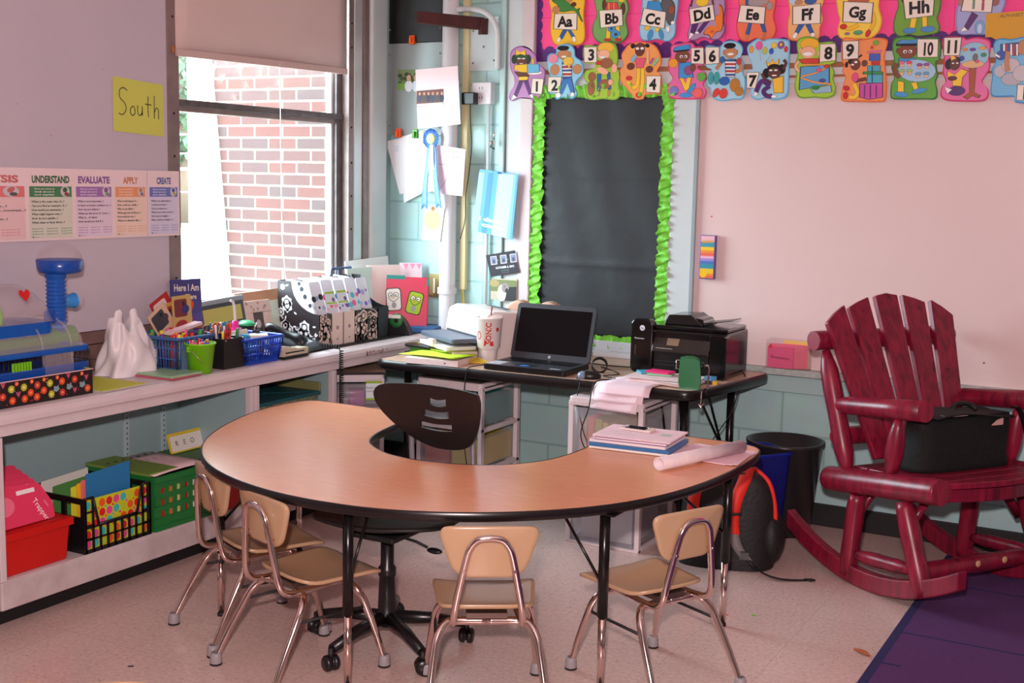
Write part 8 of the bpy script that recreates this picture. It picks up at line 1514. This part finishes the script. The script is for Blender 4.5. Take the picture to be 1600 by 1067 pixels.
for i, (hd, y0, c1, c2, c3, lines, lab) in enumerate(PO):
    y1 = PO[i+1][1] if i < 4 else -1.588; w = y1-y0; h = .273
    t = thing('wall_poster', lab, 'poster', (.0215 if i < 4 else .0245, y0, 1.284), group='question posters in a row on the grey board')
    F_ = SX(.0012, 0, 0); m = MB(); m.box(0, .0012, 0, w, 0, h, C(236, 214, 214)); m.flat([(.008, .008), (w-.010, .008), (w-.010, h-.012), (.008, h-.012)], .0003, C(*c3), F_); m.flat([(.008, .205), (w-.010, .205), (w-.010, h-.012), (.008, h-.012)], .0005, C(236, 214, 214), F_)
    m.flat([(.010, .165), (w-.012, .165), (w-.012, .205), (.010, .205)], .0007, C(*c2), F_); m.build('sheet', t, weld=False)
    m = MB(); m.text(hd, .026, C(*c1), F_, w*.5, .232, .0010, width=w*(.80 if len(hd) > 6 else .45), bold=.045)
    for k in range(3): m.text(('How you show it', 'think about it', 'and explain')[k], .006, C(245, 235, 235), F_, w*.36, .196-.011*k, .0010, width=w*.42, res=1, bold=.02)
    for k, s in enumerate(lines): m.text(s, .0078, C(58, 40, 52), F_, .018, .148-.0158*k, .0008, align='LEFT', res=1, bold=.03, width=(w*.80)*len(s)/32)
    for r in range(3):
        for c in range(3): m.text('keyword', .0055, C(*c2), F_, .018+c*w*.31, .046-.010*r, .0008, align='LEFT', res=1, bold=.01, width=w*.22)
    m.flat(ell(.022, .014, .003, .003), .001, C(70, 40, 60), F_); m.text('classroom', .004, C(90, 60, 80), F_, .028, .014, .001, align='LEFT', res=1); m.build('lettering', t, weld=False)
    m = MB(); m.flat(ell(w*.80, .186, w*.10, .020, 0, 16), .0012, C(205, 196, 196), F_); m.flat(ell(w*.80, .192, w*.05, .010, 20, 12), .0015, C(*c1), F_); m.flat(ell(w*.83, .176, w*.05, .007, 0, 10), .0018, C(*[(90, 90, 90), (150, 60, 60), (120, 150, 120), (120, 120, 150), (190, 170, 80)][i]), F_); m.build('picture', t, weld=False)
t = thing('paper_sign', 'yellow-green paper sign handwritten South beside the window', 'sign', (.0205, -1.944, 1.712))
F_ = frame((.001, 0, 0), (0, 1, -.01), (0, .0, 1)); m = MB(); m.prism([(0, 0), (.275, -.010), (.272, .205), (0, .215)], -.001, 0, C(204, 208, 92, r=.7), F_); m.build('sheet', t)
PN = C(62, 62, 44)
m = MB()
for st_ in ([(.075, .165), (.055, .175), (.035, .165), (.035, .135), (.060, .115), (.068, .090), (.050, .068), (.028, .072)], [(.105, .105), (.092, .095), (.092, .075), (.105, .068), (.116, .080), (.112, .100), (.105, .105)], [(.130, .110), (.130, .080), (.142, .070), (.154, .085), (.154, .108), (.156, .070)], [(.188, .150), (.186, .100), (.190, .066)], [(.170, .118), (.206, .116)], [(.222, .155), (.222, .100), (.222, .062)], [(.222, .085), (.232, .105), (.244, .098), (.246, .060)]):
    p = smooth(st_, 5, False) if len(st_) > 2 else st_; m.flat(stroke(p, .0042), .0006, PN, F_)
m.build('lettering', t, weld=False)

def wallpaper(name, label, cat, pts, c, y=-.028, extra=None, thick=.0015, off=0):
    """sheet on the back wall given by its four corners (x,z)"""
    x0, z0 = pts[0]; m = MB(); m.prism([(p[0]-x0, p[1]-z0) for p in pts], -thick, 0, C(*c, r=.6), frame((0, 0, 0), (1, 0, 0), (0, 0, 1)))
    t = thing(name, label, cat, (x0, y, z0)); m.build('sheet', t)
    if extra: extra(t, SY(0, -.0003, 0), x0, z0)
    return t
def ph1(t, F, x0, z0):
    m = MB(); a = lambda x, z: (x-x0, z-z0)
    m.flat([a(.26, 1.985-.07), a(.425, 1.985-.06), a(.425, 1.985+.02), a(.26, 1.985+.012)], .0006, C(110, 60, 52), F)
    for k in range(6): 
        q = a(.28+.027*k, 1.972); m.flat(ell(q[0], q[1]-.012, .014, .022, 0, 10), .0009, C(*((52, 58, 84), (80, 60, 60), (40, 46, 70))[k % 3]), F); m.flat(ell(q[0], q[1]+.010, .007, .009, 0, 8), .0012, C(200, 150, 120), F)
    m.flat([a(.262, 1.917), a(.423, 1.925), a(.423, 1.938), a(.262, 1.930)], .0011, C(215, 205, 200), F); m.build('photo', t, weld=False)
wallpaper('pinned_paper', 'white sheet with a group photo hung over the corner pipe', 'paper', [(.270, 1.803), (.530, 1.826), (.508, 2.118), (.250, 2.105)], (240, 218, 222), y=-.116, extra=ph1)
def ph2(t, F, x0, z0):
    m = MB()
    for k in range(16): m.flat(ell(.015+.014*(k % 11)*1.0, .035+.055*((k*7) % 10)/10, .014, .011, 0, 8), .0003+.0001*k, C(*((70, 90, 50), (110, 130, 80), (50, 60, 44))[k % 3]), F)
    m.flat([(0, 0), (.172, 0), (.172, .035), (0, .035)], .0020, C(120, 160, 70), F)
    for x, c in ((.072, (225, 225, 235)), (.118, (215, 225, 235))): m.flat(ell(x, .018, .026, .030, 0, 12), .0024, C(*c), F); m.flat(ell(x, .060, .014, .018, 0, 12), .0027, C(206, 160, 130), F); m.flat(ell(x, .072, .016, .012, 0, 10), .0025, C(70, 44, 34), F)
    m.build('photo', t, weld=False)
wallpaper('photo_print', 'outdoor snapshot of two people on the grey metal panel', 'photo', [(.078, 2.012), (.250, 2.006), (.250, 2.115), (.078, 2.118)], (120, 140, 90), y=-.0245, extra=ph2)
def blank(t, F, x0, z0): pass
wallpaper('pinned_paper', 'rear blank sheet hanging crooked at left below the panel', 'paper', [(.125, 1.415), (.24, 1.47), (.245, 1.80), (.10, 1.765)], (240, 240, 242), y=-.026)
def hdr(t, F, x0, z0):
    m = MB(); 
    for k in range(3): m.text('notice', .008, C(120, 150, 210), F, .035-.02*0-.055, .255-.012*k, .0004, rot=6, res=1)
    m.build('lettering', t, weld=False)
wallpaper('pinned_paper', 'front white sheet with small blue heading clipped left of the rosette', 'paper', [(.100, 1.462), (.205, 1.480), (.190, 1.775), (.008, 1.742)], (242, 242, 245), y=-.030, extra=hdr)
def draw(t, F, x0, z0):
    m = MB(); K = C(110, 130, 130); KK = C(90, 80, 90); a = lambda x, z: (x-x0, z-z0)
    m.flat(stroke([a(.50+.035*math.cos(R(q)), 1.655+.032*math.sin(R(q))) for q in range(0, 361, 24)], .0018), .0004, KK, F)
    m.flat(stroke([a(.30+.18*(k/12), 1.62-.13*math.sin(math.pi*k/12)) for k in range(13)], .0018), .0004, KK, F); m.flat(stroke([a(.30, 1.625), a(.48, 1.622)], .0018), .0004, KK, F)
    m.flat(ell(*a(.488, 1.66), .003, .003, 0, 8), .0006, KK, F); m.flat(ell(*a(.512, 1.662), .003, .003, 0, 8), .0006, KK, F)
    m.build('pencil_drawing', t, weld=False)
wallpaper('pinned_paper', 'pinkish sheet with a pencil drawing of a round face behind the ribbon', 'paper', [(.352, 1.476), (.545, 1.462), (.560, 1.700), (.34, 1.728)], (236, 212, 220), y=-.112, extra=draw)
def wr(t, F, x0, z0):
    m = MB(); a = lambda x, z: (x-x0, z-z0)
    for k, s in enumerate(('Dear teacher', 'thank you for', 'helping me read', 'and write')): m.text(s, .010, C(170, 176, 190), F, *a(.28, 1.585-.018*k), .0004, res=1)
    m.text('well', .022, C(130, 170, 140), F, *a(.255, 1.660), .0004, rot=8); m.build('lettering', t, weld=False)
wallpaper('pinned_paper', 'white handwritten note clipped under the green magnet', 'paper', [(.205, 1.487), (.40, 1.475), (.395, 1.72), (.215, 1.735)], (244, 244, 246), y=-.114, extra=wr)
# rosette
t = thing('award_rosette', 'blue award rosette with long ribbon tails hanging at the corner', 'rosette', (.362, -.128, 1.752))
RB = mat('satin_blue', (62, 120, 196), .35); RB2 = mat('satin_light_blue', (92, 146, 214), .35)
m = MB(); vs = []
n = 60
for k in range(n):
    a = 2*math.pi*k/n; vs.append((.024*math.cos(a), -.004, .024*math.sin(a)))
for k in range(n):
    a = 2*math.pi*k/n; vs.append((.047*math.cos(a), -.002-.008*(k % 2), .052*math.sin(a)))
for k in range(n): m.add([vs[k], vs[(k+1) % n], vs[n+(k+1) % n], vs[n+k]], [(0, 1, 2, 3)], RB if k % 3 else RB2)
m.build('pleated_rim', t, weld=False); m = MB(); m.lathe([(0, .006), (.022, .006), (.026, 0)], C(232, 236, 150), 24, xf=SY(0, -.006, 0)); m.build('centre_button', t)
for k, (x0, x1, z1, w, M_) in enumerate(((-.012, -.030, -.345, .038, RB2), (.020, .060, -.340, .036, RB2), (.006, .018, -.27, .046, C(240, 240, 246)))):
    m = MB(); m.grid(lambda u, v, x0=x0, x1=x1, z1=z1, w=w, k=k: (x0+(x1-x0)*v+w*(u-.5)*(.5+.5*v), -.006-.002*k-.010*v*(1 if k < 2 else .3)+.004*math.sin(v*7+k), -.03+(z1+.03)*v-(.02*abs(u-.5)*2*v*(1 if k < 2 else 0))), 4, 14, M_, thick=.001); m.build('ribbon_tail', t)
wallpaper('small_card', 'small yellow and white card hanging below the rosette', 'card', [(.300, 1.228), (.412, 1.222), (.438, 1.400), (.315, 1.400)], (238, 236, 210), y=-.112, extra=lambda t, F, x0, z0: (lambda m: m.flat(ell(.065, .105, .052, .050, 0, 20), .0004, C(240, 226, 120), F).flat(ell(.068, .165, .012, .012, 0, 10), .0007, C(190, 130, 60), F).build('colour_wash', t, weld=False))(MB()))
t = wallpaper('greeting_card', 'blue striped greeting card pinned at the corner trim', 'card', [(.585, 1.288), (.822, 1.250), (.850, 1.578), (.625, 1.602)], (96, 168, 222), y=-.075, thick=.003)
F_ = SY(0, -.0005, 0); m = MB()
for a, b, c in ((.0, .035, (150, 176, 196)), (.055, .085, (70, 140, 200)), (.115, .205, (178, 208, 230)), (.205, .222, (130, 190, 232))):
    m.flat([(a*1.0, -.038*a/.237), (b, -.038*b/.237), (b+.035, .290+.01-b*.05), (a+.035, .298-a*.05)], .0002, C(*c), F_)
m.build('stripes', t, weld=False); m = MB()
m.text("I don't", .020, C(248, 246, 250), F_, .112, .056, .0012, rot=-8, bold=.04, width=.15); m.text('care', .020, C(248, 246, 250), F_, .120, .026, .0012, rot=-8, bold=.04, width=.13)
m.build('lettering', t, weld=False)
m = MB(); m.ball((0, -.004, 0), (.006, .006, .006), C(60, 120, 190, r=.3), 8); solo(m, 'push_pin', 'blue push pin at top of the greeting card', 'pin', (.740, -.079, 1.584))
def inv(t, F, x0, z0):
    X = F @ Matrix.Rotation(R(9), 4, 'Z'); m = MB()
    for k in range(3): m.flat(rrect(.010+.058*k, .048+.058*k, .060, .104, .002), .0004, C(206, 200, 204), X); m.flat(rrect(.014+.058*k, .044+.058*k, .064, .100, .002), .0007, C(120, 130, 160), X); m.flat(ell(.029+.058*k, .076, .008, .011), .0009, C(70, 70, 90), X)
    m.text('+', .012, C(90, 200, 180), X, .053, .080, .0006); m.text('=', .012, C(90, 200, 180), X, .111, .080, .0006)
    m.text('OCTOBER 6, 2012', .010, C(235, 230, 235), X, .09, .042, .0006, bold=.04); m.text('save the date', .006, C(110, 170, 160), X, .09, .026, .0006); m.text('invitation to follow', .004, C(160, 160, 165), X, .09, .015, .0006); m.build('print', t, weld=False)
wallpaper('invitation_card', 'black card with three tiny photos reading OCTOBER above the dog photo', 'card', [(.688, 1.052), (.856, 1.083), (.826, 1.196), (.655, 1.162)], (34, 28, 40), y=-.052, extra=inv)
def dog(t, F, x0, z0):
    m = MB(); m.flat([(0, .045), (.152, .045), (.152, .106), (0, .106)], .0003, C(120, 130, 80), F); m.flat([(.085, .0), (.152, .0), (.152, .075), (.10, .07)], .0005, C(44, 44, 50), F); m.flat(ell(.02, .085, .03, .018), .0006, C(170, 150, 100), F)
    m.flat(ell(.066, .038, .026, .044, 0, 14), .0008, C(226, 220, 216), F); m.flat(ell(.086, .066, .022, .026, 0, 14), .0010, C(150, 140, 138), F); m.flat(ell(.096, .052, .010, .012), .0012, C(60, 50, 50), F); m.flat(ell(.082, .072, .003, .003), .0013, BLACKM, F); m.build('dog_picture', t, weld=False)
wallpaper('photo_print', 'photo of a small white dog below the black card', 'photo', [(.689, .935), (.843, .941), (.842, 1.050), (.689, 1.044)], (196, 186, 160), y=-.052, extra=dog)
for k, (x, y, z, c, lab) in enumerate(((.175, -.027, 2.268, (240, 96, 20), 'orange clip magnet on the edge of the black panel'), (.098, -.034, 1.785, (240, 86, 30), 'orange clip magnet holding the white sheets'), (.262, -.117, 1.778, (70, 150, 40), 'green clip magnet left of the rosette'))):
    m = MB(); m.hexa([(-.017,-.022,-.024), (.017,-.022,-.024), (.017,0,-.024), (-.017,0,-.024)], [(-.020,-.010,.024), (.014,-.010,.024), (.014,0,.024), (-.020,0,.024)], C(*c, r=.35)); m.box(-.008, .006, -.030, -.018, -.02, .012, C(*c, r=.35)); solo(m, 'clip_magnet', lab, 'magnet', (x, y, z), bevel=.004)
